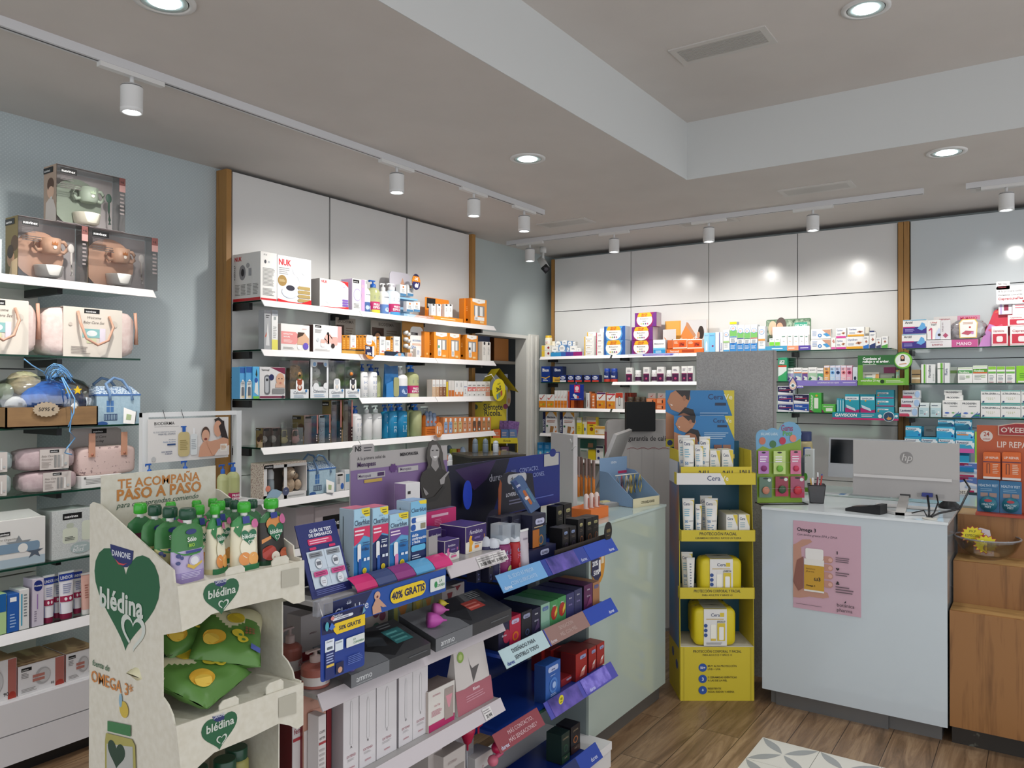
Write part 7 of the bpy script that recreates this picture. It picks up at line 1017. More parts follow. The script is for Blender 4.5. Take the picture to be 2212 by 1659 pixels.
for i in range(5):
 b=B();xa,xb=xt[i],xt[i+1]-.002;P=[(-.012,.006),(0,.020),(.018,.030),(.030,.034)]
 for j in range(3):b.add([(xa,YG+P[j][0],zt+P[j][1]),(xb,YG+P[j][0],zt+P[j][1]),(xb,YG+P[j+1][0],zt+P[j+1][1]),(xa,YG+P[j+1][0],zt+P[j+1][1])],[(0,1,2,3)],tabs[i][0])
 b.add([(xa,YG-.012,zt+.001),(xb,YG-.012,zt+.001),(xb,YG-.012,zt+.006),(xa,YG-.012,zt+.006)],[(0,1,2,3)],tabs[i][0])
 b.art((xa,YG-.0125,zt+.006),(xb-xa,0,0),(0,.0425,.029),[('R',.38,.10,.85,.48,'e9e7e4'),('L',.12,.58,.88,.86,2,'f4dce8'),('L',.45,.18,.8,.4,1,'9a9694')])
 tag(b.obj('price_tab'),'%s curved price tab, %s along the pregnancy test shelf'%(('crimson','navy','purple','light blue','magenta')[i],ORD[i]),'price tab','curved price tabs')
p,w,h,_=S.at(873,907,1043,.17);
bx(S,877,907,1043,'lilac-edged menopause supplement box beside the woman cut-out','dcd9d9',[('R',0,0,1,.34,'d9a890'),('R',0,.34,1,.42,'6c5090'),T(.08,.60,.10,'3a2450','Menopass','l',.01,.9),('R',.1,.86,.3,.9,'2a2a2a'),('C',.75,.16,.2,'b83c58'),('C',.75,.16,.13,'d9c48c')],d=.05,off=.17,name='supplement_box',sdc='8a7098')
YBd=1.80
a=on(757,981,'y',YBd);c=on(966,958,'y',YBd);z0=S.z+.002;x0,x1=a.x,c.x;h=a.z-z0;w=x1-x0
t=emp('advertising_board',(x0,YBd,z0),0,'purple and grey menopause advertising board with a smiling woman cut-out','advertising board')
B().prism([(0,0),(0,h),(.012,h+.012),(.012,h*1.07),(.02,h*1.08),(w*.205,h*1.08),(w*.22,h*1.06),(w*.22,h),(w,h),(w,0)],0,.004,'a9a4a2').fr(0,w,0,0,h,[('R',0,0,1,.845,'7d6490'),T(.04,1.02,.05,'252427','NS','l',.03,.1),('L',.12,1.01,.2,1.06,2,'4a484c'),T(.06,.935,.032,'3c3a3e','A la primera señal de','l',0,.40),T(.475,.935,.032,'262428','MENOPAUSIA','l',.03,.26),T(.06,.872,.045,'3c1c50','Menopass','l',.02,.40),('R',.06,.755,.32,.81,'b4b0b1'),T(.07,.77,.03,'3c1c50','Menopass','l',.01,.16),('R',.245,.765,.31,.80,'3c1c50'),('R',.12,.715,.29,.745,'c0a04c'),('P',[(.40+.045*cos(i*PI/8)*(1 if i%2 else.7),.825+.048*sin(i*PI/8)*(1 if i%2 else.7))for i in range(16)],'5a3470'),('R',.45,.775,.66,.825,'b4b0b1'),T(.47,.79,.03,'3c1c50','Menopass','l',.01,.18)]).obj('board',t)
f=lambda px,py:((on(px,py,'y',YBd).x-x0),on(px,py,'y',YBd).z-z0)
out=[f(x,y)for x,y in((928,950),(937,953),(945,962),(950,978),(951,996),(955,1012),(958,1018),(962,1024),(966,1040),(968,1075),(966,1106),(908,1108),(906,1085),(903,1060),(901,1035),(906,1020),(915,1014),(918,1004),(915,990),(916,972),(920,957))]
cut=B().prism(out,-.014,-.012,'3c3a39')
fx=[('P',[(q[0]/w,q[1]/h)for q in[f(x,y)for x,y in pts]],col)for pts,col in((((901,1035),(906,1020),(918,1014),(934,1012),(950,1014),(962,1024),(966,1040),(968,1075),(966,1106),(908,1108),(903,1060)),'35322f'),(((920,957),(928,950),(937,953),(945,962),(951,996),(957,1018),(947,1012),(943,990),(925,990),(922,1010),(915,1012),(918,1004),(915,990),(916,972)),'4a4642'),(((924,1006),(926,990),(938,990),(941,1008),(934,1018)),'8c8886'),(((922,972),(926,961),(936,960),(942,970),(941,985),(934,996),(927,993),(922,984)),'a09c9a'),(((928,985),(938,984),(935,989),(931,989)),'e0dedc'),(((925,972),(929,971),(929,973.5),(925,974)),'2c2a29'),(((934,971),(939,971),(939,973.5),(934,973.5)),'2c2a29'),(((944,1046),(942,1036),(948,1030),(961,1017),(963,1019),(954,1031),(952,1044)),'9a9694'),(((908,1062),(906,1052),(914,1060),(918,1066),(912,1070)),'8c8886'),(((908,1078),(930,1072),(950,1048),(954,1052),(936,1080),(912,1086)),'2a2826'))]
cut.fr(0,w,-.014,0,h,fx).obj('woman_cutout',t)
bx(S,905,985,1107,'long flat magenta supplement box behind the purple boxes','c42a6c',[('R',.32,.62,.78,.78,'e0b4c8'),('R',.0,.55,.18,.72,'e0b4c8'),('L',.4,.12,.6,.5,4,'e07ca8')],d=.06,off=.23,yb=1143,name='supplement_box',tpc='8a7aa0')
for o in bpy.data.objects:
 if o.get('label','').startswith('long flat magenta'):o.location.z=S.z+.062;mg=o
bx(S,905,985,1145,'long flat purple supplement box under the magenta one','3a2470',[('L',.05,.7,.5,.9,1,'c9b8e0')],d=.06,off=.23,name='supplement_box');bpy.data.objects[bpy.data.objects[-1].name]if False else None
for o in bpy.data.objects:
 if o.get('label','').startswith('long flat purple'):o.scale.z=.0615/max(o.dimensions.z,.001);o.scale.z=1.0*(.0612/(max(v.co.z for v in o.data.vertices)))
fe_=lambda c1,c2,n,big:[('P',[(0,.42),(.25,.45),(.55,.36),(.8,.35),(1,.42),(1,1),(0,1)],'35205f'),('P',[(.14,.05),(.18,.35),(.13,.5),(.2,.66),(.3,.62),(.26,.5),(.36,.38),(.28,.25),(.3,.05)],c1),T(.16 if big else.2,.70,.17 if big else.12,'dcd8e6','femibion','l',.0,.8 if big else.76,.25),T(.9,.47,.15,c1,n,'r',.02,.2),('L',.4,.5,.75,.58,2,'9a86c0'),('RR',.42,.14,.62 if big else.8,.24,c2,.4),('L',.42,.28,.8,.34,1,'6a6478')]
bx(S,925,953,1142,'purple supplement box half hidden behind the tabs and grey clip','d6d2cc',fe_('5a90c8','5a90c8','2',False),d=.05,off=.12,name='supplement_box',tpc='3a2470')
bx(S,960.5,992,1166,'small purple and white pregnancy supplement box with pink figure','d9d4ce',fe_('d070a0','cc5c8c','0',False),d=.05,off=.03,name='supplement_box',tpc='3a2470',sdc='3a2c60')
bx(S,1006,1050.5,1134,'large purple and white pregnancy supplement box with yellow figure','dcd6cb',fe_('e0a42c','e0812c','1',True),[('R',.2,.1,.8,.5,'b8b4b0')],d=.11,off=.05,name='supplement_box',tpc='3a2470',sdc='35205f')
bx(S,963,1003,1140,'purple supplement box standing behind the small one','35205f',[T(.1,.7,.15,'c9c0dc','femibion','l',0,.6,.25),('R',.3,.9,.7,1,'c87a4c')],d=.05,off=.13,name='supplement_box')
p,w,h,_=S.at(926,945,1158,.04);tag(B().box(-w/2,w/2,0,.002,0,h,'9b9998').box(-w/2,w/2,0,.03,0,.002,'9b9998').obj('blank_tab',loc=p),'blank grey card tab standing behind the price tabs','card')
z=GZ[0];xa,xb=on(700,1300,'y',YG-.03).x,on(962,1250,'y',YG-.03).x;hb=on(961,1228,'y',YG-.03).z-on(961,1277,'y',YG-.03).z;zt_=on(961,1228,'y',YG-.03).z
b=B().box(xa,xb,YG-.032,YG-.029,zt_-hb,zt_,'1e4c9c').fr(xa,xb,YG-.032,zt_-hb,zt_,[('P',[(0,0),(0,1),(.35,1),(.22,0)],'1c2450'),T(.07,.38,.33,'d4dae8','Clearblue','l',.01,.26)]+[('P',[(.17+.012*cos(a)-.003,.76),(.17+.025*cos(a),.76+.18*sin(a)),(.17+.012*cos(a)+.003,.76)],'d4dae8')for a in(.4,.95,1.57,2.2,2.75)]+[('C',.385,.74,.024,'caa08a',.17),('P',[(.35,.05),(.345,.35),(.37,.6),(.40,.6),(.43,.4),(.46,.2),(.43,.22),(.41,.3),(.42,.05)],'c2967e'),('C',.385,.70,.008,'6a2c2c',.05),('RR',.49,.2,.80,.82,'e3c324',.5),T(.645,.38,.30,'23264a','40% GRATIS','c',.04,.29),('RR',.84,.18,.985,.74,'d6dad6',.1),T(.955,.5,.14,'2f7a4c','LA','r',.01,.05),T(.978,.32,.14,'2f7a4c','COPONERA','r',.01,.075),('C',.893,.45,.014,'2f8a50',.14)]);tag(b.obj('shelf_banner'),'blue shelf banner with a sitting baby reading 40% GRATIS','banner')
YC=YG-.06;a=[on(x,y,'y',YC)for x,y in((688,1330),(785,1310),(790,1443),(698,1466))];x0,x1=(a[0].x+a[3].x)/2,(a[1].x+a[2].x)/2;zt_=(a[0].z+a[1].z)/2;zb=(a[2].z+a[3].z)/2;w,h=x1-x0,zt_-zb
b=B().prism(rrect(0,0,w,h,.008),0,.0015,'1c3a8c').fr(0,w,0,0,h,[('P',[(.02,.72),(.0,.98),(.98,.98),(.98,.66)],'1a1f4c'),('RR',.25,.88,.72,.925,'d9dce6',.5),T(.485,.892,.022,'23264a','DÍA DE LA MADRE','c',.01,.4),T(.24,.935,.04,'dfe3ee','Clearblue','l',.01,.45),('P',[(.28,.72),(.25,.78),(.3,.84),(1,.84),(1,.66),(.34,.66)],'e6c323'),T(.64,.715,.065,'20233f','50% GRATIS','c',.035,.6),('R',.08,.44,.28,.62,'dfe6ee'),('R',.30,.4,.48,.56,'d4dfe8'),('R',.12,.47,.24,.51,'5a6470'),T(.1,.58,.025,'2c3850','Clearblue','l',0,.17),T(.31,.52,.025,'2c3850','Clearblue','l',0,.16),('R',.08,.02,.28,.44,'1c2a68'),('L',.1,.26,.26,.42,4,'a9b6dc'),('R',.10,.2,.27,.24,'d8b84c'),('R',.31,.04,.48,.22,'1b1c44'),('C',.4,.1,.05,'c89a7c'),('RR',.54,.4,.97,.55,'d9ddda',.1),T(.70,.485,.035,'2f7a4c','LA','l',.01,.2),T(.70,.43,.035,'2f7a4c','COPONERA','l',.01,.25),('L',.58,.12,.94,.26,5,'5a70b8'),('C',.1,.84,.04,'4aa0b0',.07),('C',.22,.94,.04,'d0807c',.03),('P',[(.14,.8),(.2,.88),(.28,.8),(.2,.76)],'3f6cc0'),('P',[(.9,.86),(.94,.98),(.98,.9)],'6aa0b8')])
o=b.obj('promo_card',loc=(x0,YC,zb));tag(o,'blue hanging card reading 50% GRATIS below the banner','promotional sign')
B().box(.0,.05,.012,.03,h-.002,h+.035,CLRG).tube([(.01,.003,h-.005),(.01,.02,h+.03)],.0015,'cccccc',5).obj('card_clip',o)
S=GS[1]
dk=M('3a3b3e',.3)
def ammo(xa,xb,yf,yback,z,hh,lb,art,nm='counter_display'):
 t=emp(nm,(xa,yf,z),0,lb,'display box');w=xb-xa;d=yback-yf;dz=.045
 b=B();b.add([(0,0,0),(w,0,0),(w,0,hh),(0,0,hh),(0,d,dz),(w,d,dz),(w,d,dz+hh),(0,d,dz+hh)],[(0,1,2,3),(3,2,6,7),(0,3,7,4),(1,5,6,2),(4,7,6,5),(0,4,5,1)],dk)
 b.art((0,0,hh),(w,0,0),(0,d,dz),art).fr(0,w,0,0,hh,[('R',0,0,.45,1,'6a6c70'),T(.06,.3,.5,'d4d6d8','ammo','l',.0,.3),('L',.06,.08,.3,.2,1,'9a9c9e'),('R',.7,.45,.95,.55,'55575a')]);b.obj('display_carton',t);return t,w,d,dz,hh
t,w,d,dz,hh=ammo(on(758,1480,'y',YG-.045).x,on(930,1425,'y',YG-.045).x,YG-.045,YG+.10,GZ[1]+.004,.034,'dark grey slanted display box with round pastel trainers, left of two',[('R',0,0,.45,1,'6a6c70'),('P',[(.3,.5),(.45,1),(.75,.8),(.8,.3),(.55,.05),(.42,.3)],'1c1d20'),('P',[(.42,.5),(.5,.8),(.65,.6),(.6,.35)],'33373c'),('R',.70,.3,.92,.75,'2f6a6c'),('L',.72,.35,.9,.7,3,'5a9c9a'),('L',.72,.8,.9,.95,2,'7a7c7e')])
nn=Vc((0,-dz,d)).normalized()
def on_slope(u,v,r):return Vc((w*u,d*v,hh+dz*v))+nn*r
for i,(u,v,c1,r)in enumerate(((.05,.12,'6a5a94',.012),(.16,.42,'7aa8a4',.018),(.30,.72,'d98a98',.018))):
 q=on_slope(u,v,r*.7);b=B().ball((q.x,q.y,q.z),r,'d8d6d4' if i else c1);b.obj('pelvic_trainer',t)
 if i:B().ball((q.x,q.y,q.z+.004),r*.88,c1).obj('pelvic_trainer_top',t)
q=on_slope(.30,.85,.02);B().tube([(q.x,q.y,q.z),(q.x-.012,q.y+.02,q.z+.03),(q.x+.014,q.y+.02,q.z+.032),(q.x+.003,q.y,q.z)],.0022,'d9d7d4',6).obj('loop',t)
t,w,d,dz,hh=ammo(on(941,1400,'y',YG-.045).x,XM+.0,YG-.045,YG+.10,GZ[1]+.004,.038,'dark grey slanted display box with purple and yellow menstrual cups, right of two',[('R',0,0,.42,1,'6a6c70'),('P',[(.35,.5),(.42,1),(.68,.95),(.62,.55),(.5,.1)],'26272a'),('R',.62,.38,.82,.7,'a8443c'),('L',.63,.42,.8,.65,2,'d07a70'),('L',.78,.72,.95,.95,4,'77797b')])
for i,(u,v,c1,r)in enumerate(((.13,.35,'b0489c',.024),(.30,.62,'b8569c',.021),(.44,.82,'d0bc3c',.013))):
 q=Vc((w*u,d*v,hh+dz*v));e=Vc((.8,-.6,-.1)).normalized()
 b=B();pts=[q+nn*r*.9+e*(s_*r)for s_ in(-1,-.6,0,.6,1.05,1.5)];b.tube(pts,[r*.92,r,r*.88,r*.55,r*.16,r*.1],c1,16);b.obj('menstrual_cup',t)
gel=lambda:('7a3b34','c9c2bd')
for x0,x1,yt,of,lb in((673,731,1408,.02,'large pink intimate gel pump bottle, in front'),(623,664,1359,.15,'pink intimate gel pump bottle, standing further back')):
 p,w,h,_=S.at(x0,x1,yt,of);w=min(w,.075);h=min(h,.19);o=bottle(w,h,'a05c50','b9a29c',bh=h*.66,lab=('cfc8c4',.15,.50),art=[T(.52,.38,.09,'b04048','GEL','l',.02,.4),T(.52,.28,.09,'b04048','INTIMO','l',.02,.4),('L',.5,.2,.9,.26,2,'a89a96')]);o.location=p;tag(o,lb,'bottle','pink intimate gel bottles')
bx(S,650,695,1325,'tall grey-white box behind the gel bottles','b7afac',[T(.4,.55,.06,'7c5a5e','ammo','l',0,.5),('R',0,0,1,.2,'a02c34')],d=.06,off=.22,name='health_box')
for x0,x1,yt,c_,e_,lb in((790,838,1305,'a99f98',[('C',.45,.3,.17,'4c6c60'),('C',.75,.6,.15,'7c4458'),('C',.45,.75,.15,'6a3c4c')],'beige box printed with two linked balls, behind the hanging card'),(850,890,1303,'8a9a88',[('P',[(.2,1),(.8,1),(.5,.3)],'c98a4c'),('R',0,0,1,.3,'6a90a4'),('R',.0,.3,.2,1,'b8b860')],'rainbow-washed box with a faint cup, left of three'),(893,913,1297,'a8a064',[('P',[(.2,1),(.8,1),(.5,.3)],'c9b44c'),('R',0,0,1,.3,'6a90a4')],'rainbow-washed box, middle of three'),(914,937,1291,'9aa878',[('P',[(.2,1),(.8,1),(.5,.3)],'c98a4c'),('R',0,0,1,.3,'7aa0b4')],'rainbow-washed box, right of three'),(955,985,1273,'c4bcb9',[('P',[(.35,.85),(.75,.85),(.62,.45),(.56,.1),(.52,.1),(.47,.45)],'8c2434')],'white box with a dark red menstrual cup print'),(965,1003,1262,'b9b0ad',[('P',[(.4,.9),(.8,.9),(.6,.6)],'8c2434')],'white cup box behind the red print box')):bx(S,x0,x1,yt,lb,c_,e_,d=.05,off=.2 if x0!=965 else.26,name='menstrual_cup_box')
S=GS[2]
ex=lambda L_,pth:[('P',[(.42+a,b)for a,b in pth],'b3b0b1'),('P',[(.42+a*.8+.004,b+.004 if b<.5 else b-.006)for a,b in pth],'d3d0d2'),T(.5,.30,.03,'3c3a3e',L_,'c',.01,.2),T(.5,.2,.03,'9c4c60','EXTEND','c',0,.6),('L',.25,.155,.75,.185,2,'b9b4b6'),T(.5,.07,.03,'a8304c','ammo','c',.0,.45)]
for x0,x1,yt,yb,L_,in((742,775,1497,0,'A'),(777,812,1490,0,'B'),(814,857,1468,0,'C'),(862,891,1452,0,'D'),(892,924,1440,0,'E')):
 bx(S,x0,x1,yt-14,'tall thin white box marked with the letter %s on the third gondola shelf'%L_,'d3cfd1',ex(L_,[(0,.34),(.02,.8),(.06,.84),(.12,.84),(.16,.8),(.17,.34)]),d=.045,off=.03,name='extension_box',group='tall white boxes lettered A to E',sdc='aaa6a9')
bx(S,925.5,982,1482,'white and magenta cup box with a window showing a pink cup','d6d1cb',[('R',0,0,1,.18,'b02460'),T(.3,.84,.05,'b87080','INTIMINA','c',0,.5),T(.32,.58,.05,'b04860','Lily Cup','c',0,.4),('L',.1,.35,.5,.5,5,'c07888'),('R',.6,.12,.95,.9,'a0928c'),('P',[(.64,.72),(.9,.72),(.8,.4),(.74,.4)],'cf8c98')],d=.07,off=.02,name='menstrual_cup_box',tpc='8a7c78',sdc='b4aaa2')
p,w,h,_=S.at(990,1066,1395,.02)
b=B();V=[(-w/2,0,0),(w/2,0,0),(w/2,.07,0),(-w/2,.07,0),(-w*.44,.03,h),(w*.40,.03,h),(w*.40,.036,h),(-w*.44,.036,h)]
b.add(V,[(0,1,5,4),(1,2,6,5),(2,3,7,6),(3,0,4,7),(4,5,6,7),(3,2,1,0)],'cdc6c2');b.art((-w/2,0,0),(w,0,0),(0,.03,h),[('P',[(0,0),(0,.38),(.25,.36),(.5,.38),(.75,.37),(1,.38),(1,0)],'a8606c'),('P',[(.42,.82),(.45,.7),(.5,.62),(.7,.64),(.6,.52),(.5,.40)],'5c5858'),('C',.22,.86,.09,'8aa84c'),('C',.22,.86,.05,'b4c47c'),T(.55,.28,.05,'ecd8dc','Bloom','c',.02,.4),('L',.25,.14,.8,.25,3,'c48c98')]);tag(b.obj('gift_pouch',loc=p),'white and dusty pink stand-up pouch with a grey leaf-shaped print','pouch')
p,w,h,_=S.at(655,705,1500,.03)
bx(S,655,704,1462,'flesh-toned intimate care box with red writing beside the cardboard stand','b98a78',[T(.12,.86,.035,'9c2c34','El cuidado íntimo','l',.01,.75),T(.3,.79,.03,'9a7468','entre todas','l',0,.5),('P',[(0,0),(0,.3),(.2,.6),(.3,.72),(.8,.7),(.85,.4),(.7,.1),(.7,0)],'c48f7c'),('R',.0,.0,.18,.55,'c9c0bd')],d=.06,off=.06,name='intimate_care_box',tpc='6c2428',sdc='6c1c24');bx(S,632,654,1540,'dark red and white intimate care box at the gondola end','c3bcbb',[T(.1,.75,.07,'8c3440','fem','l',.01,.8),('R',0,.66,1,.7,'9c2c34')],d=.06,off=.07,name='intimate_care_box',sdc='5c1218')
bx(S,688,704,1545,'slim white intimate care box with red line, in front','c9c3c2',[T(.1,.78,.05,'5a5658','cum','l',0,.8),T(.1,.70,.05,'5a5658','erm','l',0,.8),('R',0,.64,1,.67,'9c2c34'),('L',.1,.3,.9,.6,5,'a39c9b')],d=.04,off=.015,name='intimate_care_box');bx(S,706,716,1500,'dark red narrow box edge beside the lettered white boxes','7c2028',d=.06,off=.07,name='intimate_care_box',sdc='5c1218');bx(S,718,738,1497,'plain grey-lilac box edge before the box lettered A','a8a4aa',d=.06,off=.08,name='extension_box')
S=GS[3]
for x0,x1,yt,of,lb in((897,932,1575,.12,'grey-white cup box on the lowest gondola shelf, rearmost'),(925,955,1590,.06,'grey-white cup box on the lowest gondola shelf, middle'),(958,1005,1622,.02,'grey-white cup box with window on the lowest gondola shelf, in front')):bx(S,x0,x1,yt,lb,'b8b0ac',[('R',.5,.1,.95,.7,'8c8480'),T(.2,.8,.06,'a08c8c','INTIMINA','l',0,.4)],d=.08,off=of,name='menstrual_cup_box',tpc='a49a95')
def cup(loc,r,c,lb,flip=False):
 s_=-1 if flip else 1;b=B().lathe([(r*.12,0),(r*.14,r*.7),(r*.5,r*1.0),(r*.95,r*2.3),(r*1.0,r*2.9),(r*.92,r*2.9),(r*.85,r*2.3)],c,n=18);tag(b.obj('menstrual_cup',loc=loc),lb,'menstrual cup','red menstrual cups')
zz=S.z;P=on(1018,1640,'y',1.62)
st=tag(B().tube([(0,0,0),(.02,.02,.10),(.03,.02,.24)],.0015,'cfcfd4',5).box(-.05,.07,-.03,.05,0,.004,CLRG).box(-.04,.06,.02,.022,.0,.26,CLRG).obj('cup_stand',loc=(P.x-.02,1.62,zz)),'clear stand holding red menstrual cups','display stand')
cup((P.x-.06,1.59,zz+.11),.027,'b01440','crimson cup, lower left one on the clear stand');cup((P.x+.0,1.59,zz+.145),.029,'b8143c','crimson cup, upper one on the clear stand')
b=B().ball((0,0,0),.024,'b41448',sx=1.5,sz=.9).ball((-.045,-.005,-.03),.019,'cf6c80').tube([(-.01,-.02,-.01),(-.045,0,-.03)],.008,'c05070');tag(b.obj('kegel_ball',loc=(P.x+.095,1.57,zz+.07)),'crimson and pink linked exercise balls','exercise balls')
bx(S,1026,1064,1628,'white box with rounded top beside the crimson balls','cbc7c4',[T(.4,.1,.2,'a84c5c','m','l',0,.3)],d=.07,off=.08,name='health_box');tag(B().ball((0,0,.03),.03,noisy('6c4a8c','8a60a8',(80,80,80),.6,.6,name='purple_net')).obj('purple_net_bag',loc=(on(893,1650,'y',1.6).x,1.6,zz)),'crumpled purple bag at the bottom shelf','bag')
S=DS[0]
YH=1.84;a=on(968,1005,'y',YH);c=on(1209,977,'y',YH);z0=DZ[0]+.002;x0=max(a.x,XM+.006);w=c.x-x0;h=(a.z+c.z)/2-z0;dX=M('15182c',.12)
fb_=lambda x,y:((on(x,y,'y',YH).x-x0)/w,(on(x,y,'y',YH).z-z0)/h)
t=emp('advertising_board',(x0,YH,z0),0,'navy brand advertising board with dark glossy left half on the gondola','advertising board')
b=B().box(0,w,0,.004,h*.36,h,'1c2c78').box(0,w*.8,.0,.004,0,h*.36,dX).fr(0,w,0,0,h,[('P',[(0,0),(0,1),(.50,1),(.34,.36),(.3,0)],'14152a'),('P',[(.05,.95),(.38,1),(.3,.8),(.2,.7)],'33204c'),('P',[(0,.5),(.15,.3),(.22,0),(0,0)],'1c3a8c'),('C',.36,.28,.075,'3a3550'),('P',[(.42,.37),(.43,.28),(.40,.15),(.44,.2),(.455,.3)],'8a8a98')]+[('R',.83,.84,.985,.99,'b4b2ae'),('C',.92,1.0,.035,'1c2c78',.05),T(fb_(1056,1038)[0],fb_(1056,1041)[1],.085,'b4b6c4','durex','l',.01,.2),T(fb_(1104,1024)[0],fb_(1104,1022)[1],.036,'8c98cc','MÁS','l',0,.06),T(fb_(1121,1021)[0],fb_(1121,1021)[1],.052,'98a4d4','CONTACTO.','l',0,.26),T(fb_(1112,1037)[0],fb_(1112,1036)[1],.036,'8c98cc','MÁS','l',0,.06),T(fb_(1130,1034)[0],fb_(1130,1034)[1],.052,'98a4d4','SENSACIONES.','l',0,.32),('L',.66,.46,.97,.49,1,'5a6ab4')]);b.obj('board',t)
B().prism(circ(0,0,.028,.055,20),-.03,-.028,'1c3cb0').obj('hanging_tab',t,loc=((fb_(997,1048)[0])*w,0,h*.68))
a=on(1077,1113,'y',1.74);q0=on(1105,1045,'y',1.74);r1=on(1150,1112,'y',1.74)
b=B().prism([(0,0),(0,.10),(.012,.135),(.035,.155),(.07,.16),(r1 .x-a.x,.14),(r1 .x-a.x+.03,0)],0,.003,'1c1c2a').prism([(-.002,0),(-.002,.10),(.010,.135),(.02,.12),(.012,0)],-.001,0,'9a4c24').fr(0,r1 .x-a.x+.03,0,0,.16,[('RR',.22,.70,.72,.93,'b4b4b8',.4),T(.3,.76,.12,'1c1c2a','durex','l',.02,.4),T(.34,.56,.07,'c9cad4','NUEVO','l',.0,.3),T(.18,.40,.09,'d4d4dc','LOVERS CONNECT','l',.02,.7),('L',.25,.18,.85,.33,2,'6c6c84')])
zc=a.z;tag(b.obj('header_card',loc=(a.x,1.74,zc)),'dark rounded header card reading NUEVO above the dark lubricant boxes','sign')
lx=[('R',0,.0,.5,.55,'a8601c'),('R',.5,.0,1,.62,'1c3c54'),('RR',.2,.70,.88,.88,'b4b6d0',.45),T(.54,.75,.09,'1c1c40','durex','c',.01,.5),('C',.62,.2,.18,'9a6c30',.16),('C',.62,.2,.13,'23405c',.12),('L',.1,.6,.9,.66,1,'c9b48c')]
zT=.0;hb_=a.z-DZ[0]
tz=DZ[0];p,w,h,_=S.at(1148,1203,1166,.05)
tr=tag(B().box(on(1098,1190,'y',1.64).x,p.x+w/2,1.585,1.73,tz+.001,tz+.045,'1c1f40').fr(p.x-w/2,p.x+w/2,1.585,tz+.001,tz+.045,[('RR',.38,.35,.72,.8,'b4b6d0',.45),T(.55,.45,.3,'1c1c40','durex','c',.01,.25)]).obj('display_tray'),'dark navy tray with oval logo under the dark lubricant boxes','display tray')
for x0_,x1_,of,lb in((1078,1101,.13,'left'),(1102,1125,.115,'middle'),(1127,1178,.07,'right, showing orange and blue front')):
 if x0_==1127:o=bx(S,1150,1179,1110,'dark lubricant box in the navy tray, %s'%lb,'1d1e34',lx,d=.08,off=of,yb=1180,name='lubricant_box',group='dark lubricant boxes in the tray',sdc='26273c')
 else:o=bx(S,x0_+4,x1_,1109,'dark lubricant box in the navy tray, %s one'%lb,'1d1e30',[('L',.15,.45,.85,.9,10,'4a4c60')],d=.06,off=of,yb=1182,name='lubricant_box',group='dark lubricant boxes in the tray')
 o.location.z=tz+.0465
a=on(1141,1108,'y',1.60);b=B();V=[(-.03,.05,.115),(.028,.05,.135),(.085,.0,.012),(.02,.0,-.004)];b.add(V+[(x,y+.012,z)for x,y,z in V],[(3,2,1,0),(4,5,6,7),(0,1,5,4),(1,2,6,5),(2,3,7,6),(3,0,4,7)],clear('6a84b0',.5,.06,'blue_clear_pack'))
b.art(V[3],Vc(V[2])-Vc(V[3]),Vc(V[0])-Vc(V[3]),[('R',0,.72,1,1,'2a3c70'),T(.06,.80,.09,'dce0ee','LOVERS CONNECT','l',.02,.88),('RR',.3,.2,.55,.65,'a85a28',.4),('RR',.65,.2,.85,.65,'4a7088',.4),('R',.15,.38,.5,.46,'d9c4b8')]);tag(b.obj('hanging_pack',loc=(a.x,1.60,a.z)),'clear and blue sachet pack leaning against the dark lubricant boxes','pack')
for x0_,x1_,yt,c_,cap,lb,of,art in((1051,1066,1160,'1c1a48','b9bcc4','dark violet bottle with clear dome cap, half hidden by the rail',.03,[]),(1068,1086,1164,'1b1a44','c4c8d0','dark violet bottle with clear dome cap and vertical white lettering',.01,[T(.8,.08,.13,'c9cad8','durex','l',.02,.8,0,PI/2)])):btl(S,x0_,x1_,yt,lb,c_,cap,off=of,ratio=.82,capk='dome',shape='square',art=art,group='dark violet lubricant bottles')
for x0_,x1_,yt,c_,lb,of in((1087,1112,1133,'7a1f5c','purple massage gel bottle with clear square cap',.012),(1113.5,1130,1133,'a81c24','red massage gel bottle with clear cap',.03)):
 p,w,h,_=S.at(x0_,x1_,yt,of);o=bottle(w,h*.76,c_,'cfd4da',capk='dome',bh=h*.66,art=[('RR',.3,.62,.9,.76,'a0b0d0',.45),T(.6,.65,.07,'23305c','durex','c',.01,.5),('L',.3,.4,.85,.56,3,'d08cb4'),('C',.6,.17,.22,'9aa860' if c_=='7a1f5c' else 'd0605c')]);o.location=p;B().box(-w*.36,w*.36,w*.14,w*.86,h*.70,h,clear('dfe6ec',.7,.05,'clear_cap')).obj('square_overcap',o);tag(o,lb,'bottle','massage gel bottles')
p,w,h,_=S.at(1131,1149.5,1144,.02);o=tube_up(w,h,'b8b0b8','d0b4bc',[T(.5,.72,.07,'7a6880','durex','c',.01,.8),('P',[(0,.3),(1,.6),(1,.0),(0,0)],'cf98ac')],capfrac=.04);o.location=p;tag(o,'silver and pink flat tube beside the gel bottles','tube')
for i,(x0_,x1_,of)in enumerate(((1029,1039,.04),(1041,1052,.04),(1056,1065,.012))):bx(S,x0_,x1_,1206+i*4,'small black box below the price rail, %s of three'%ORD[i],'14162c',[T(.7,.1,.14,'6c70a0','K-Y','l',.0,.6,0,PI/2),('R',.1,.75,.4,.9,'9a9a3c')],d=.04,off=of,name='lubricant_box',group='small black boxes below the rail')
bk=lambda c:[('RR',.25,.74,.8,.86,'a8a070' if c!='b' else '7c8cb0',.45),T(.52,.765,.05,'1a1a1a','durex','c',.01,.4),('C',.6,.26,.26,'a06038' if c=='o' else '4a3c58',.14),('C',.6,.27,.20,'18161a',.11),('L',.2,.55,.85,.66,2,'5a5048')]
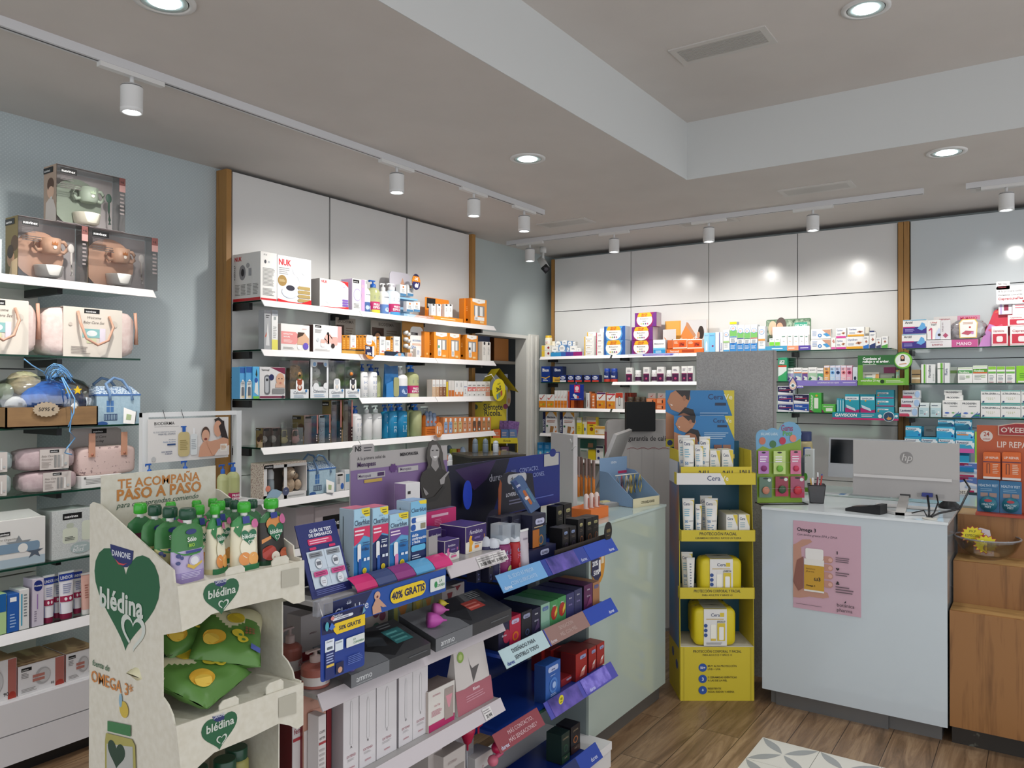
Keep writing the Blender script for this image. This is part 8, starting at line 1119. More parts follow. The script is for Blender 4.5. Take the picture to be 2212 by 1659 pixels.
for x0_,x1_,yt,yb,of,c_,lb in((1202,1216,1093,0,.22,'n','tall black condom box with gold oval, back row left'),(1218.5,1235,1088,0,.22,'n','tall black condom box with gold oval, back row right'),(1215,1228.5,1140,0,.04,'b','short black condom box with blue oval, front left'),(1230.5,1244.5,1137,0,.045,'b','short black condom box with green oval, front second'),(1249,1261,1121,0,.045,'o','black condom box with orange ring, first of three'),(1266,1279,1119,0,.05,'o','black condom box with orange ring, middle of three'),(1279.5,1293,1115,0,.05,'o','black condom box with orange ring, last of three')):bx(S,x0_,x1_,yt,lb,'131214',bk(c_),d=.06 if c_!='n' else.05,off=of,name='condom_box',group='black condom boxes on the top blue shelf')
p=on(1303,1152,'y',YG+.01);tag(B().prism(circ(0,0,.034,.040,28),0,.002,'111012').fr(-.034,.034,0,-.04,.04,[('RR',.25,.45,.75,.62,'6a5a38',.3),('L',.3,.25,.7,.35,1,'6a5a38')]).obj('shelf_wobbler',loc=(XZ-.03,YG-.008,DZ[0]+.05)),'black disc sign at the end of the top blue shelf','promotional sign')
tag(B().box(on(1200,1200,'y',YG+.01).x,XZ-.01,YG+.012,YG+.016,DZ[0]+.001,DZ[0]+.034,'2c2420').obj('shelf_lip'),'dark brown lip along the top blue shelf','shelf strip')
S=DS[1]
cd_=lambda base,c2,el=():[('RR',.15,.74,.85,.9,c2,.45),T(.5,.775,.07,base if c2!=base else 'e9e9f0','durex','c',.01,.55)]+list(el)
rows=[(1077,1100,1342,'1e1c38','2a2848',[('C',.75,.42,.35,'a02440',.25),T(.5,.45,.09,'c9c9d8','durex','c',.01,.7)],'dark condom box with red disc, first in the middle row'),(1101,1125,1330,'b02440','b9b4d0',[('C',.5,.28,.28,'c8641c',.17),('C',.5,.28,.17,'b02440',.1)],'bright red condom box with orange ring'),(1126.5,1148.5,1319,'1c1c24','9094b0',[('C',.55,.22,.2,'3c4a6c',.12),('C',.55,.22,.13,'1c1c24',.08)],'black condom box with blue coil print'),(1149.5,1167,1314,'23223a','23223a',[('P',[(.2,.1),(.8,.6),(.9,.2)],'4a3a5c'),T(.5,.5,.09,'b9b9cc','durex','c',.01,.7)],'dark slate condom box next to the black coil one'),(1168.5,1187.5,1304,'8fb4a0','5a70a0',[('R',0,0,1,.3,'7ca890')],'pale mint condom box'),(1188.5,1205,1297,'4c9458','4c9458',[('C',.5,.5,.42,'a82c24',.28),('P',[(.55,.3),(.9,.5),(.9,.75),(.55,.5)],'d0b83c')],'green condom box with red and yellow oval, left one'),(1205.5,1222.5,1288.5,'4c9458','4c9458',[('C',.5,.5,.42,'a82c24',.28),('P',[(.55,.3),(.9,.5),(.9,.75),(.55,.5)],'d0b83c')],'green condom box with red and yellow oval, right one'),(1223.5,1240,1281,'3a3a68','3a3a68',[T(.5,.5,.09,'9a8cc4','durex','c',.01,.7)],'slate violet condom box, left of two'),(1240.7,1257,1272.5,'3a3a60','3a3a60',[T(.5,.5,.09,'9a8cc4','durex','c',.01,.7)],'slate violet condom box, right of two'),(1261.7,1280,1262,'5a2450','5a2450',[T(.5,.5,.09,'c9b4cc','durex','c',.01,.7),('P',[(.2,.1),(.8,.6),(.9,.2)],'7c3c68')],'plum condom box near the shelf end'),(1281,1295,1257,'a8744c','5a6090',[],'tan condom box at the shelf end')]
for x0_,x1_,yt,base,c2,el,lb in rows:bx(S,x0_,x1_,yt,lb,base,cd_(base,c2,el),d=.17,off=.03,name='condom_box',tpc=base,sdc='1c1c28' if base not in('b02440',)else base,group='condom boxes on the middle blue shelf')
S=DS[2];rd=[('RR',.35,.74,.9,.88,'9098c0',.45),T(.62,.77,.06,'23305c','durex','c',.01,.4),('P',[(.3,.1),(.5,.34),(.8,.44),(.92,.42),(.7,.1)],'c4786c'),('P',[(.45,.28),(.6,.38),(.85,.44),(.72,.28)],'e0d4d0')]
for x0_,x1_,yt,of,lb in((1244,1268,1408,.03,'red condom box, front one of the right trio'),(1272,1288,1398,.035,'red condom box, middle one of the right trio'),(1289.5,1305.5,1389,.035,'red condom box, last one at the shelf end'),(1214,1238,1402,.13,'red condom box in the shaded back row, third'),(1190,1211,1400,.17,'red condom box in the shaded back row, second'),(1170,1189,1396,.2,'red condom box in the shaded back row, first'),(1240,1262,1391,.14,'red condom box behind the right trio, left'),(1263,1281,1386,.14,'red condom box behind the right trio, right')):bx(S,x0_,x1_,yt,lb,'9c2420',rd,d=.07 if of<.1 else.05,off=of,name='condom_box',sdc='6c1c1c',tpc='7c2420',group='red condom boxes on the lower blue shelf')
bx(S,1179,1210.5,1431,'bright blue condom box standing alone in front','2c5ca8',[('RR',.15,.78,.85,.92,'b4c0e0',.45),T(.5,.81,.06,'23306c','durex','c',.02,.6),('L',.3,.66,.7,.70,1,'a9bce0'),('C',.5,.4,.28,'4a7cc4'),('C',.5,.4,.2,'2c5ca8'),('C',.55,.4,.12,'9cb4dc'),('L',.3,.12,.7,.2,2,'a9bce0')],d=.05,off=.012,name='condom_box',sdc='223c74')
bx(S,1212,1240,1462,'small flat red condom box behind the blue one','9c2c30',[('RR',.4,.5,.8,.8,'b9a0b8',.4)],d=.05,off=.05,name='condom_box')
p=on(1212.6,1480,'y',YG-.045);tag(B().prism(circ(0,0,.017,.017,22),0,.0015,'d8cc2c').fr(-.017,.017,0,-.017,.017,[T(.5,.45,.3,'1c1c1c','+3','c',.03,.6),('L',.25,.2,.75,.36,1,'4a4a20')]).obj('bonus_sticker',loc=(p.x,YG-.045,DZ[2]+.026)),'round yellow sticker reading +3','sticker')
SP=Shelf(1,1.56,pt+.013)
for x0_,x1_,yt,c_,c2,of,lb in((1213,1230.5,1583,'162c26','2c5038',.02,'dark green condom box on the base plinth'),(1233,1253,1566,'16141c','a06030',.03,'black and bronze condom box on the base plinth')):bx(SP,x0_,x1_,yt,lb,c_,[T(.5,.8,.06,'9a8a70','CONTROL','c',.01,.8),('C',.5,.48,.25,c2,.13),('C',.5,.48,.17,c_,.09),('R',0,0,1,.25,c2 if c_!='16141c' else '3c2018'),T(.5,.14,.05,'b9a890','SENSE','c',.01,.7)],d=.07,off=of,name='condom_box',group='condom boxes on the white plinth')
X0,Y0=.966,1.50;X1=on(652,1210,'y',Y0).x;BK=on(195,1200,'x',X0).y
t=emp('cardboard_display',(0,0,0),0,'pale cardboard baby food display stand with green hearts and three trays','display stand')
sp=lambda x,y:tuple(on(x,y,'x',X0))[1:];fp=lambda x,y:(on(x,y,'y',Y0).x,on(x,y,'y',Y0).z)
side=[sp(*q)for q in((194,1090),(200,1085),(216,1090),(374,1232),(377,1260),(391,1264),(391,1365),(350,1372),(350,1505),(362,1522),(372,1545),(376,1566),(391,1572))]
ya=side[-1][0];side=side[:-1]+[(Y0,side[-1][1]),(Y0,side[-1][1]-.11),(Y0+.08,side[-1][1]-.12),(Y0+.08,.62),(Y0+.0,.56),(Y0,0),(BK,0)]
GH='1f5c3a';b=B().prism(side,X0,X0+.004,CARD,'x')
hy=lambda px,py:((BK-on(px,py,'x',X0).y)/(BK-Y0),on(px,py,'x',X0).z/1.3)
A_=lambda px,py:hy(px,py)
u0,v0=hy(267,1310);kx=(BK-Y0)
def side_text(px,py,hpx,col,s_,al,bo,wpx,*r):
 a=hy(px,py);hh=hpx*.00110/1.3;return('T',a[0],a[1],hh,col,s_,al,bo,wpx,*r)
hc=hy(272,1296)
els=[('H',hc[0],hc[1],.74,GH),('P',[hy(*q)for q in((239,1175),(289,1190),(288,1205),(285,1217),(276,1225),(267,1225),(256,1216),(245,1203),(240,1190))],'232c66'),side_text(243,1199,12,'dcdfe6','DANONE','l',.02,.25),('P',[hy(*q)for q in((250,1207),(258,1215),(268,1218),(276,1216),(268,1221),(257,1219))],'c8484c'),side_text(217,1308,42,'c9cfc6','blédina','l',.03,.62),('HO',hy(289,1369)[0],hy(289,1369)[1],.27,'c9cfc6'),side_text(201,1436,13,'1f5c3a','fuente de','l',.01,.40,.2),side_text(199,1470,25,'c8803c','OMEGA 3*','l',.01,.52),('C',hy(270,1532)[0],hy(270,1532)[1],.05,'c9b048'),('C',hy(263,1512)[0],hy(263,1512)[1],.018,'8ab0c4',.012)]
els+=[('P',[hy(*q)for q in((235,1556),(285,1566),(285,1590),(235,1578))],'3f7a4c'),('P',[hy(*q)for q in((232,1582),(288,1596),(295,1610),(298,1700),(230,1690),(230,1600))],'a8a25c'),('P',[hy(*q)for q in((234,1605),(290,1612),(292,1700),(234,1690))],'b4b6b0'),('H',hy(255,1630)[0],hy(255,1630)[1],.2,'2c4638')]
b.art((X0,BK,0),(0,Y0-BK,0),(0,0,1.3),els);b.obj('side_panel',t)
sd2=[(y,z)for y,z in side];B().prism(sd2,X1-.004,X1,CARD,'x').obj('side_panel',t)
B().box(X0+.004,X1-.004,BK-.004,BK,0,side[0][1]-.05,CARD).obj('back_panel',t)
yh=on(214,1028.6,'x',X0).y;hz=on(214,1028.6,'x',X0).z;tz1=on(420,1250,'y',1.56).z
xh0=X0+.006;xh1=on(466,1002,'y',yh).x;wH,hH=xh1-xh0,hz-tz1
hp=lambda px,py:((on(px,py,'y',yh).x-xh0)/wH,(on(px,py,'y',yh).z-tz1)/hH)
te=[T(*hp(254,1056),.105,'bd7a34','TE ACOMPAÑA','l',.02,.77),T(*hp(252,1082),.125,'bd7a34','PASO A PASO','l',.03,.78),T(*hp(252,1098),.062,'24503c','para que aprendan comiendo','l',.0,.78,.3)]
B().prism([(xh0,tz1),(xh1,tz1),(xh1,hz),(xh0+wH*.75,hz-.002),(xh0+wH*.6,hz+.001),(xh0,hz)],yh,yh+.004,CARD).fr(xh0,xh1,yh,tz1,hz,te).obj('header_board',t)
def tray(top,bot,zf,logo):
 P=[fp(*q)for q in top+bot];b=B().prism(P,Y0-.004,Y0,CARD);x0,x1=P[0][0],P[len(top)-1][0];z1=P[0][1];z0=z1-.12
 g=lambda px,py:((on(px,py,'y',Y0-.004).x-x0)/(x1-x0),(on(px,py,'y',Y0-.004).z-z0)/(z1-z0));l=logo;cx_,cy_=g(l[0],l[1])
 e=[('H',cx_,cy_,.27,GH),('P',[g(l[0]+dx,l[1]+dy)for dx,dy in((-16,-34),(10,-39),(10,-30),(4,-25),(-5,-23),(-13,-26))],'232c66'),T(*g(l[0]-13,l[1]-28),.07,'c9cdd8','DANONE','l',.01,.08),T(*g(l[0]-29,l[1]+4),.15,'c9cfc6','blédina','l',.02,.22),('HO',*g(l[0]+4,l[1]+16),.08,'c9cfc6'),('P',[g(*q)for q in l[2]],'b3afa0')]
 b.art((x0,Y0-.004,z0),(x1-x0,0,0),(0,0,z1-z0),e)
 b.box(X0+.004,X1-.004,Y0,BK-.005,zf-.004,zf,CARD);o=b.obj('tray',t)
 for a in l[3]:B().prism([(a,zf),(a,z1+.006),(a+.01,z1+.014),(a+.042,z1+.014),(a+.05,z1+.006),(a+.05,zf)],Y0+.001,Y0+.004,CARD).obj('tray_tab',o)
 return P
tray([(381,1266),(655,1210)],[(656,1297),(645,1302),(632,1304),(607,1291),(580,1296),(520,1310),(455,1326),(432,1346),(391,1364)],tz1,(478,1290,((607,1233),(645,1226),(645,1262),(607,1270)),(1.075,1.20)))
tz2=on(381,1590,'y',Y0).z;P2=tray([(378,1568),(653,1474)],[(653,1565),(640,1574),(622,1566),(600,1562),(540,1592),(460,1625),(432,1650),(391,1690)],tz2+.01,(474,1582,((601,1508),(639,1495),(639,1540),(601,1550)),(1.06,1.185)))
B().box(X0+.004,X1-.004,Y0+.08,BK-.005,.56,.564,CARD).box(X0,X1,Y0-.004,Y0,0,.60,CARD).obj('tray',t)
leaf='2c7a3c'
bled=[('P',[(.02,.75),(.3,1),(.55,1),(.2,.62)],'2f7a44'),('C',.5,.42,.30,'e9e4cc',.2),('C',.35,.22,.22,'e0924c',.12),('C',.68,.2,.2,'e8a85c',.12),('H',.55,.60,.62,'1f6a48'),T(.56,.585,.085,'dfe6dc','blédina','c',.02,.56),('HO',.6,.50,.2,'dfe6dc'),('R',.35,.86,.62,.99,'2c3a88'),('C',.82,.84,.15,'c86a98'),('R',0,0,1,.1,'2c7a4c')]
dark=[('C',.5,.78,.34,'d08a4c',.14),('P',[(0,.42),(.3,.5),(.3,.56),(0,.5)],'d08a4c'),('H',.52,.60,.66,'1f6a48'),T(.53,.585,.085,'dfe6dc','blédina','c',.02,.6),('HO',.56,.50,.2,'dfe6dc'),('C',.22,.24,.25,'a83c30',.14),('C',.42,.16,.17,'e6dccc',.09),('C',.8,.18,.2,'b85c3c',.1),('R',.35,.88,.62,.99,'2c3a88'),('C',.84,.84,.15,'c86a98'),('P',[(0,.8),(.3,1),(.1,1)],'2f7a44')]
solo=lambda ac:[('P',[(0,.54),(.25,.47),(.5,.45),(.75,.47),(1,.54),(1,.56),(0,.56)],'4a8c50'),('C',.52,.85,.17,'2a3670',.045),T(.52,.69,.075,'e6e6e0','Sólo','c',.03,.5),T(.5,.60,.055,'9cc83c','BIO','c',.03,.3),('R',.3,.50,.8,.54,'3a3f88'),('C',.55,.36,.18,'b8b0c8',.10),('C',.55,.36,.13,'dcdce0',.07),('P',[(.3,.28),(.5,.22),(.78,.3),(.8,.34),(.5,.28),(.32,.33)],'d0b050'),('L',.12,.08,.75,.18,4,ac),('C',.08,.48,.06,'3c4478'),('C',.16,.44,.05,'3c4478'),('C',.06,.36,.05,'3c4478')]
gc_,dg=M('3aa830',.25),M('1c4a34',.3)
PT=Shelf(1,Y0,tz1)
tmpl={'b':(('d8cf9c','e3dcc0','3f8a4c',.1,.8),gc_,bled),'d':(('1f4a34','2a2622','2f6a3c',.1,.85),gc_,dark),'s':(('9c8cc0','b4a8cc','3f7a44',.2,.54),dg,solo('c9c0dc')),'y':(('a8a040','cfc88c','3f7a44',.15,.54),dg,solo('e0dca8')),'m':(('4a1c34','5c2440','2f6a3c',.3,.75),gc_,())}
made={}
for kd,x0_,x1_,ytop,of,lb in(('s',383,455,1099,.035,'lilac and green fruit pouch with dark green cap, in front at the left'),('y',347,412,1096,.09,'yellow-green fruit pouch with dark cap, behind the lilac one'),('y',308,368,1093,.14,'green and orange fruit pouch with dark cap, third from the lilac one'),('m',270,330,1090,.20,'dark maroon fruit pouch with bright green cap at the left side panel'),('b',463,502,1089,.055,'cream and green fruit pouch turned slightly, beside the lilac one'),('b',512,566,1086,.03,'cream and orange fruit pouch with bright green cap, in front at the middle'),('d',571,629,1078,.03,'black and orange fruit pouch with bright green cap, in front at the right'),('b',426,464,1092,.13,'fruit pouch in the second row with bright green cap, behind the lilac one'),('b',470,508,1083,.13,'fruit pouch in the second row, behind the turned cream one'),('m',500,536,1082,.14,'dark fruit pouch in the second row, between the cream pouches'),('m',540,580,1080,.12,'dark fruit pouch in the second row, behind the black and orange one'),('b',355,400,1086,.22,'fruit pouch in the third row, nearest the header board'),('b',420,456,1082,.22,'fruit pouch in the third row, middle one'),('b',455,490,1078,.23,'fruit pouch in the third row, right one'),('m',505,540,1076,.22,'dark fruit pouch in the third row')):
 p,w,h,_=PT.at(x0_,x1_,ytop,of);w=max(.052,min(w,.085));h=min(max(h,.135),.175)
 if p.x+w/2>X1-.008:p.x=X1-.008-w/2
 if p.x-w/2<X0+.008:p.x=X0+.008+w/2
 o=pouch(w,h,*tmpl[kd][:2],tmpl[kd][2]);
 if 'row' in lb and kd=='m':kids(o)[0].data.materials[0]=dg
 o.location=p;o.rotation_euler=(0,0,random.uniform(-.15,.15)if x0_!=463 else.35);tag(o,lb,'food pouch','fruit pouches in the cardboard stand')
def snack(loc,rot,sc_,lb):
 Lx,Ly,H=.085,.105,.030
 def hgt(x,y):u,v=min(1,abs(x/Lx)),min(1,abs(y/Ly));return H*max(0,1-u**4)**.5*max(0,1-v**5)**.6+.0022*sin(x*90+y*40)*sin(y*75+1)
 b=B();n,m=20,24
 for s_ in(1,-1):
  V=[(Lx*(2*i/n-1)*(1-.06*cos(PI*(j/m-.5))),Ly*(2*j/m-1),H+.004+s_*hgt(Lx*(2*i/n-1),Ly*(2*j/m-1)))for j in range(m+1)for i in range(n+1)]
  for c,k in(('d2cda9',0),('55803a',1)):
   b.add(V,[(j*(n+1)+i,j*(n+1)+i+1,(j+1)*(n+1)+i+1,(j+1)*(n+1)+i)[::s_]for j in range(m)for i in range(n)if(j<m*.56+2.5*sin(i*.5))==bool(k)],c,True)
 def mp(x,y,o):return(x-Lx,y-Ly,H+.004+hgt(x-Lx,y-Ly)+o+.0012)
 b.art((0,0,0),(2*Lx,0,0),(0,2*Ly,0),[('H',.36,.84,.34,'1f5c3a'),T(.37,.83,.03,'dfe6dc','blédina','c',.02,.26),('C',.55,.64,.13,'c9b030'),('C',.28,.26,.16,'d8a838'),('C',.24,.22,.11,'e0bc4c'),('C',.6,.36,.09,'d0bc38'),('C',.68,.27,.08,'d0bc38'),('C',.64,.34,.03,'55803a'),('C',.69,.26,.03,'55803a')]+[('C',.72+.05*(k%3),.48-.05*(k//3),.022,'8c5a3c')for k in range(9)]+[('R',.8,.12,.95,.2,'4c5aa0'),('L',.3,.7,.5,.76,2,'6a7a5a')],cyl=mp)
 o=fuse(b.obj('snack_bag'));o.location=loc;o.rotation_euler=rot;o.scale=(sc_,)*3;return tag(o,lb,'snack bag','green and cream snack bags')
zf=tz2+.014
snack((X0+.10,Y0+.125,zf+.03),(.30,-.12,.35),1.0,'green and cream snack bag in front at the left of the tray');snack((X0+.215,Y0+.15,zf+.085),(.38,.25,-.6),.95,'green and cream snack bag leaning at the right of the tray');snack((X0+.12,Y0+.24,zf+.12),(.55,0,.15),.9,'shaded snack bag behind the front left one');snack((X0+.2,Y0+.27,zf+.17),(.7,.1,-.2),.85,'shaded snack bag at the back of the tray')
for i,(a,y)in enumerate(((.15,.14),(.215,.12),(.27,.15))):
 o=bottle(.06,.085,'a8a25c',dg,capk='wide',shape='square',bh=.07,name='baby_food_jar');o.location=(X0+a,Y0+y,.565+.0);o.scale=(1,1,1.6);tag(o,'baby food jar with green lid on the lowest tray, %s'%ORD[i],'jar','green-lidded jars on the lowest tray')
L_,R_=on(1478,1513,'z',0),on(1627,1513,'z',0);org=(L_+R_)/2;ang=math.atan2(R_.y-L_.y,R_.x-L_.x);kk=(R_-L_).length/149
lx=lambda px:(px-1552.5)*kk;lz=lambda py:(1513-py)*kk
un,vn=Vc((cos(ang),sin(ang),0)),Vc((-sin(ang),cos(ang),0))
def lq(px,py,y):
 d=on(px,py,'x',9.0)-CAM;P=CAM+d*((y-vn.dot(CAM-org))/vn.dot(d));return un.dot(P-org),P.z
YE=M('cdb92c',.5,name='yellow_card');t=emp('sun_care_display',org,ang,'yellow cardboard sun care display stand with blue header boards between the two counters','display stand');D=.26
pr_=noisy('4a7cac','9c6c54',(3,3,2.2),.5,name='beach_print');x0,x1=lx(1470),lx(1628)
B().prism([(0,0),(D,0),(D,lz(975)),(.05,lz(975)),(.02,lz(1160)),(0,lz(1400))],x0-.003,x0,YE,'x').left(x0-.003,.02,D,.02,lz(1000),[('R',0,0,1,1,pr_),('R',0,0,1,.2,'c4b02c'),('C',.4,.15,.12,'2c4c8c',.02),('C',.8,.12,.12,'2c4c8c',.02),('R',0,.9,.9,1,'c9cbd0')]).obj('side_panel',t)
B().prism([(0,0),(D,0),(D,lz(975)),(.05,lz(975)),(.02,lz(1160)),(0,lz(1400))],x1,x1+.003,YE,'x').obj('side_panel',t)
B().box(x0,x1,D-.004,D,0,lz(960),'1f5a74').obj('back_panel',t)
e_=[T(.5,.9,.05,'4a4420','PROTECCIÓN CORPORAL Y FACIAL','c',.02,.66),T(.5,.84,.035,'4a4420','PARA ADULTOS Y NIÑOS +3','c',.01,.4)]
for y,a,c in((.62,'MUY ALTA PROTECCIÓN','UVB + UVA'),(.41,'3 CERAMIDAS IDÉNTICAS','A LAS DE LA PIEL'),(.20,'RESISTENTE','AGUA, SUDOR Y ARENA')):e_+=[('C',.30,y,.057,'28509c'),T(.37,y+.015,.035,'4a4420',a,'l',.015,.4),T(.37,y-.045,.035,'4a4420',c,'l',.015,.36)]
e_+=[T(.30,.60,.045,'e9ecf2','50+','c',.03,.1),T(.30,.38,.06,'e9ecf2','3','c',.03,.1),('P',[(.285,.2),(.30,.235),(.315,.2),(.30,.18)],'b4cce6')]
B().box(x0,x1,-.004,0,0,lz(1398),YE).fr(x0,x1,-.004,0,lz(1398),e_+[('R',.04,0,.043,1,'7c7020'),('R',.955,0,.958,1,'7c7020')]).obj('base_panel',t)
DP={}
def tier(py0,py1,xa,xb,prot,art,two=False):
 z0,z1=lz(py1),lz(py0);b=B().box(lx(xa),lx(xb),-prot,-prot+.003,z0,z1,YE).box(x0,x1,-prot+.003,D-.005,z0+.008,z0+.011,'d9d5ca').box(lx(xa),lx(xa)+.003,-prot,.02,z0,z1,YE).box(lx(xb)-.003,lx(xb),-prot,.02,z0,z1,YE).fr(lx(xa),lx(xb),-prot,z0,z1,art);b.obj('tray',t);return z0+.0115
zc1=tier(1268,1292,1466,1628,.02,[T(.5,.58,.26,'4a4420','PROTECCIÓN CORPORAL Y FACIAL','c',.02,.62),T(.5,.24,.18,'4a4420','PARA ADULTOS Y NIÑOS +3','c',.01,.4)])
zc2=tier(1144,1168,1468,1628,.03,[T(.5,.56,.26,'4a4420','PROTECCIÓN FACIAL','c',.02,.5),T(.5,.22,.18,'4a4420','CERAMIDAS DENTRO, RAYOS UV FUERA','c',.01,.62)])
zc3=tier(1021,1046,1458,1628,.04,[('P',[(0,0),(0,1),(.55,1),(.62,0)],'dcdad8'),T(.55,.36,.42,'2c3c68','Cera','r',.01,.3),T(.56,.36,.42,'f0ecd8','Ve','l',.01,.2)])
zc0=lz(1397)
B().box(x0,x1,0,D-.005,zc0-.003,zc0,'d9d5ca').obj('tray',t)
z3=zc3;B().box(lx(1468),lx(1620),-.03,-.027,z3+.001,lz(1008),YE).fr(lx(1468),lx(1620),-.03,z3+.001,lz(1008),[T(.32,.3,.5,'4a4420','24H','c',.03,.14),T(.66,.3,.5,'4a4420','24H','c',.03,.14),T(.9,.3,.5,'4a4420','12H','c',.03,.14)]).obj('front_lip',t)
def hdr(xa,xb,pt_,pb,y,s_):
 (xa,zb),(xb,za)=lq(xa,pt_,y),lq(xb,pb,y);b=B().box(xa,xb,y,y+.003,za,zb,'2a74ac');sk=('b07a58','a06a4c')
 b.fr(xa,xb,y,za,zb,[('P',[(.84,1),(1,.45),(1,1)],'c9b830'),T(.84,.84,.10,'24345c','Cera','r',.01,.3),T(.85,.84,.10,'e3dfc0','Ve','l',.01,.2),('R',.72,.73,.88,.78,'1c2a44'),('L',.5,.45,.92,.62,4,'9ab8d4'),('P',[(0,0),(0,.62),(.12,.55),(.3,.5),(.42,.3),(.45,0)],sk[0]),('P',[(.02,.8),(.07,.95),(.15,1),(.34,1),(.36,.85),(.30,.7),(.2,.6),(.08,.66)],sk[0]),('P',[(.14,1),(.24,.88),(.34,.82),(.36,1)],'241c1a'),('C',.27,.86,.025,sk[1],.05),('P',[(.16,.3),(.18,.55),(.26,.66),(.38,.6),(.42,.45),(.36,.3)],sk[1]),('P',[(.18,.56),(.28,.70),(.40,.66),(.46,.45),(.40,.38),(.36,.55),(.26,.60)],'1f1816'),('P',[(.06,.76),(.10,.74),(.09,.72)],'f0e4dc'),('R',0,0,.12,.14,'c9b830'),('C',.06,.07,.04,'2c4070')]+([('R',.66,.16,.79,.32,'8c5c4c'),('R',.81,.16,.94,.32,'9c6c54'),('R',.5,0,1,.1,'c9b830')]if s_ else[]));b.obj('header_board',t)
hdr(1438,1586,843,965,D-.01,0);hdr(1456,1586,898,990,D-.08,1)
def loc_(px,y,z):return org+un*lq(px,1100,y)[0]+vn*y+Vc((0,0,z))
def wh(xa,xb,pt_,y,z):a,c=lq(xa,pt_,y),lq(xb,pt_,y);return c[0]-a[0],a[1]-z
tb_=lambda n:[('P',[(.62,1),(.98,1),(.98,.5)],'d8c038'),T(.08,.80,.09,'30406c','Cera','l',.01,.5),T(.58,.80,.09,'efe8c8','Ve','l',.01,.3),('L',.12,.48,.6,.72,4,'7ab0c4'),T(.12,.30,.08,'2c7ab0',n,'l',.02,.3),('L',.12,.08,.7,.25,3,'6a90b0'),('R',.5,.34,.9,.36,'8a8a8a')]
TW='e6e4de'
for x0_,x1_,pt_,pb,y,z,n,lb in((1476,1503,946,1005,-.018,zc3,'50','large sun tube on the top tier, front left'),(1466,1492,941,1003,.03,zc3,'50','large sun tube on the top tier, behind the front left'),(1501.5,1521,961,1005,-.022,zc3,'50','small sun tube on the top tier'),(1512,1536,944,1004,.02,zc3,'50','large sun tube on the top tier, behind the small one'),(1475.5,1502,1078,1141,.0,zc2,'30','large sun tube on the second tier reading 30'),(1503,1517,1090,1142,.0,zc2,'30','small sun tube on the second tier'),(1524,1553,1078,1141,.0,zc2,'50','large sun tube on the second tier, middle, reading 50'),(1514,1540,1072,1136,.07,zc2,'50','shaded sun tube at the back of the second tier'),(1473,1498,1194,1265,.05,zc1,'50','large sun tube on the third tier'),(1484,1502,1206,1265,.0,zc1,'','sun tube seen from its side on the third tier')):
 w,h=wh(x0_,x1_,pt_,y,z);o=tube_up(w,h,TW,'d8bc30' if z==zc2 else TW,tb_(n)if n else[('L',.35,.1,.6,.85,9,'7a8090')],name='sun_cream_tube');o.location=loc_((x0_+x1_)/2,y,z+.001);o.rotation_euler=(0,0,ang);tag(o,lb,'tube','sun cream tubes on the yellow stand')
cb2=[('P',[(.6,1),(1,1),(1,.5)],'d8c038'),T(.08,.78,.12,'30406c','Cera','l',.01,.5),('L',.1,.45,.6,.7,3,'9ab4bc'),T(.1,.2,.12,'2c7ab0','50','l',.02,.3)]
for i,(x0_,x1_,pt_,pb,y,z,lb)in enumerate(((1569,1593.5,1112,1144,-.01,zc2,'white and yellow sun cream box on the second tier, left'),(1596,1619.5,1112,1144,-.01,zc2,'white and yellow sun cream box on the second tier, right'),(1534,1556,973,1004,.03,zc3,'white sun stick box on the top tier, left'),(1560,1584,972,1004,.03,zc3,'white sun stick box on the top tier, right'))):
 w,h=wh(x0_,x1_,pt_,y,z);o=carton(w,.16 if i<2 else.1,h,'e4e2dc',cb2,tpc='d8d2b0').obj('sun_cream_box',loc=loc_((x0_+x1_)/2,y,z+.001),rot=ang,label=lb,cat='box',group='sun cream boxes on the yellow stand')
for x0_,x1_,lb in((1548,1572,'yellow-capped sun stick on the top tier, left'),(1580.5,1604.5,'yellow-capped sun stick on the top tier, right')):
 w=(x1_-x0_)*kk;h=30*kk;b=B().prism(rrect(-w/2,0,w/2,h*.5,.006),0,.018,'e9e6da').fr(-w/2,w/2,0,0,h*.5,[T(.5,.5,.25,'30406c','Cera','c',.01,.4),('P',[(.7,1),(1,1),(1,.3)],'d8c038')]);o=b.obj('sun_stick',loc=loc_((x0_+x1_)/2,-.022,zc3+.001),rot=ang,label=lb,cat='sun stick',group='yellow sun sticks');B().prism(rrect(-w/2,h*.5,w/2,h,.01),-.001,.019,'e0c81c').obj('cap',o)
def ybag(px,y,z,w,h,word,lb):
 tt=emp('sun_care_bag',loc_(px,y,z),ang,lb,'toiletry bag','yellow sun care toiletry bags');fuse(cushion(w,.11,h,M('d8c41c',.4),p=.28,noise=.008).obj('bag_body',tt));bw=w*.27
 B().tube([(-w*.46,.05,h*.2),(-w*.47,.06,h*.7),(-w*.40,.065,h*.985),(0,.065,h*1.0),(w*.42,.065,h*.98)],.003,'22221c',5).obj('zip',tt)
 B().box(-bw,bw,-.003,-.001,h*.02,h*.98,'e2e0dc').box(-bw,bw,-.001,.105,h*1.0,h*1.003,'b9b8a8').fr(-bw,bw,-.003,h*.02,h*.98,[T(.5,.80,.09,'30406c','Cera','c',.01,.5),('R',.7,.79,.88,.9,'d8c038'),('L',.1,.71,.9,.75,1,'c0a040'),('C',.08,.55,.08,'2c4c8c'),('C',.08,.42,.08,'2c4c8c'),('C',.08,.29,.08,'2c4c8c'),('RR',.3,.14,.52,.58,'f2efe2',.2),('R',.3,.14,.52,.2,'d8b840'),('R',.58,.14,.92,.62,'d8c038'),('RR',.66,.16,.86,.52,'efeeea',.2),T(.75,.64,.05,'3a3a20',word,'c',.02,.36),('L',.1,.04,.9,.1,2,'6a6a6a')]).obj('card_sleeve',tt)
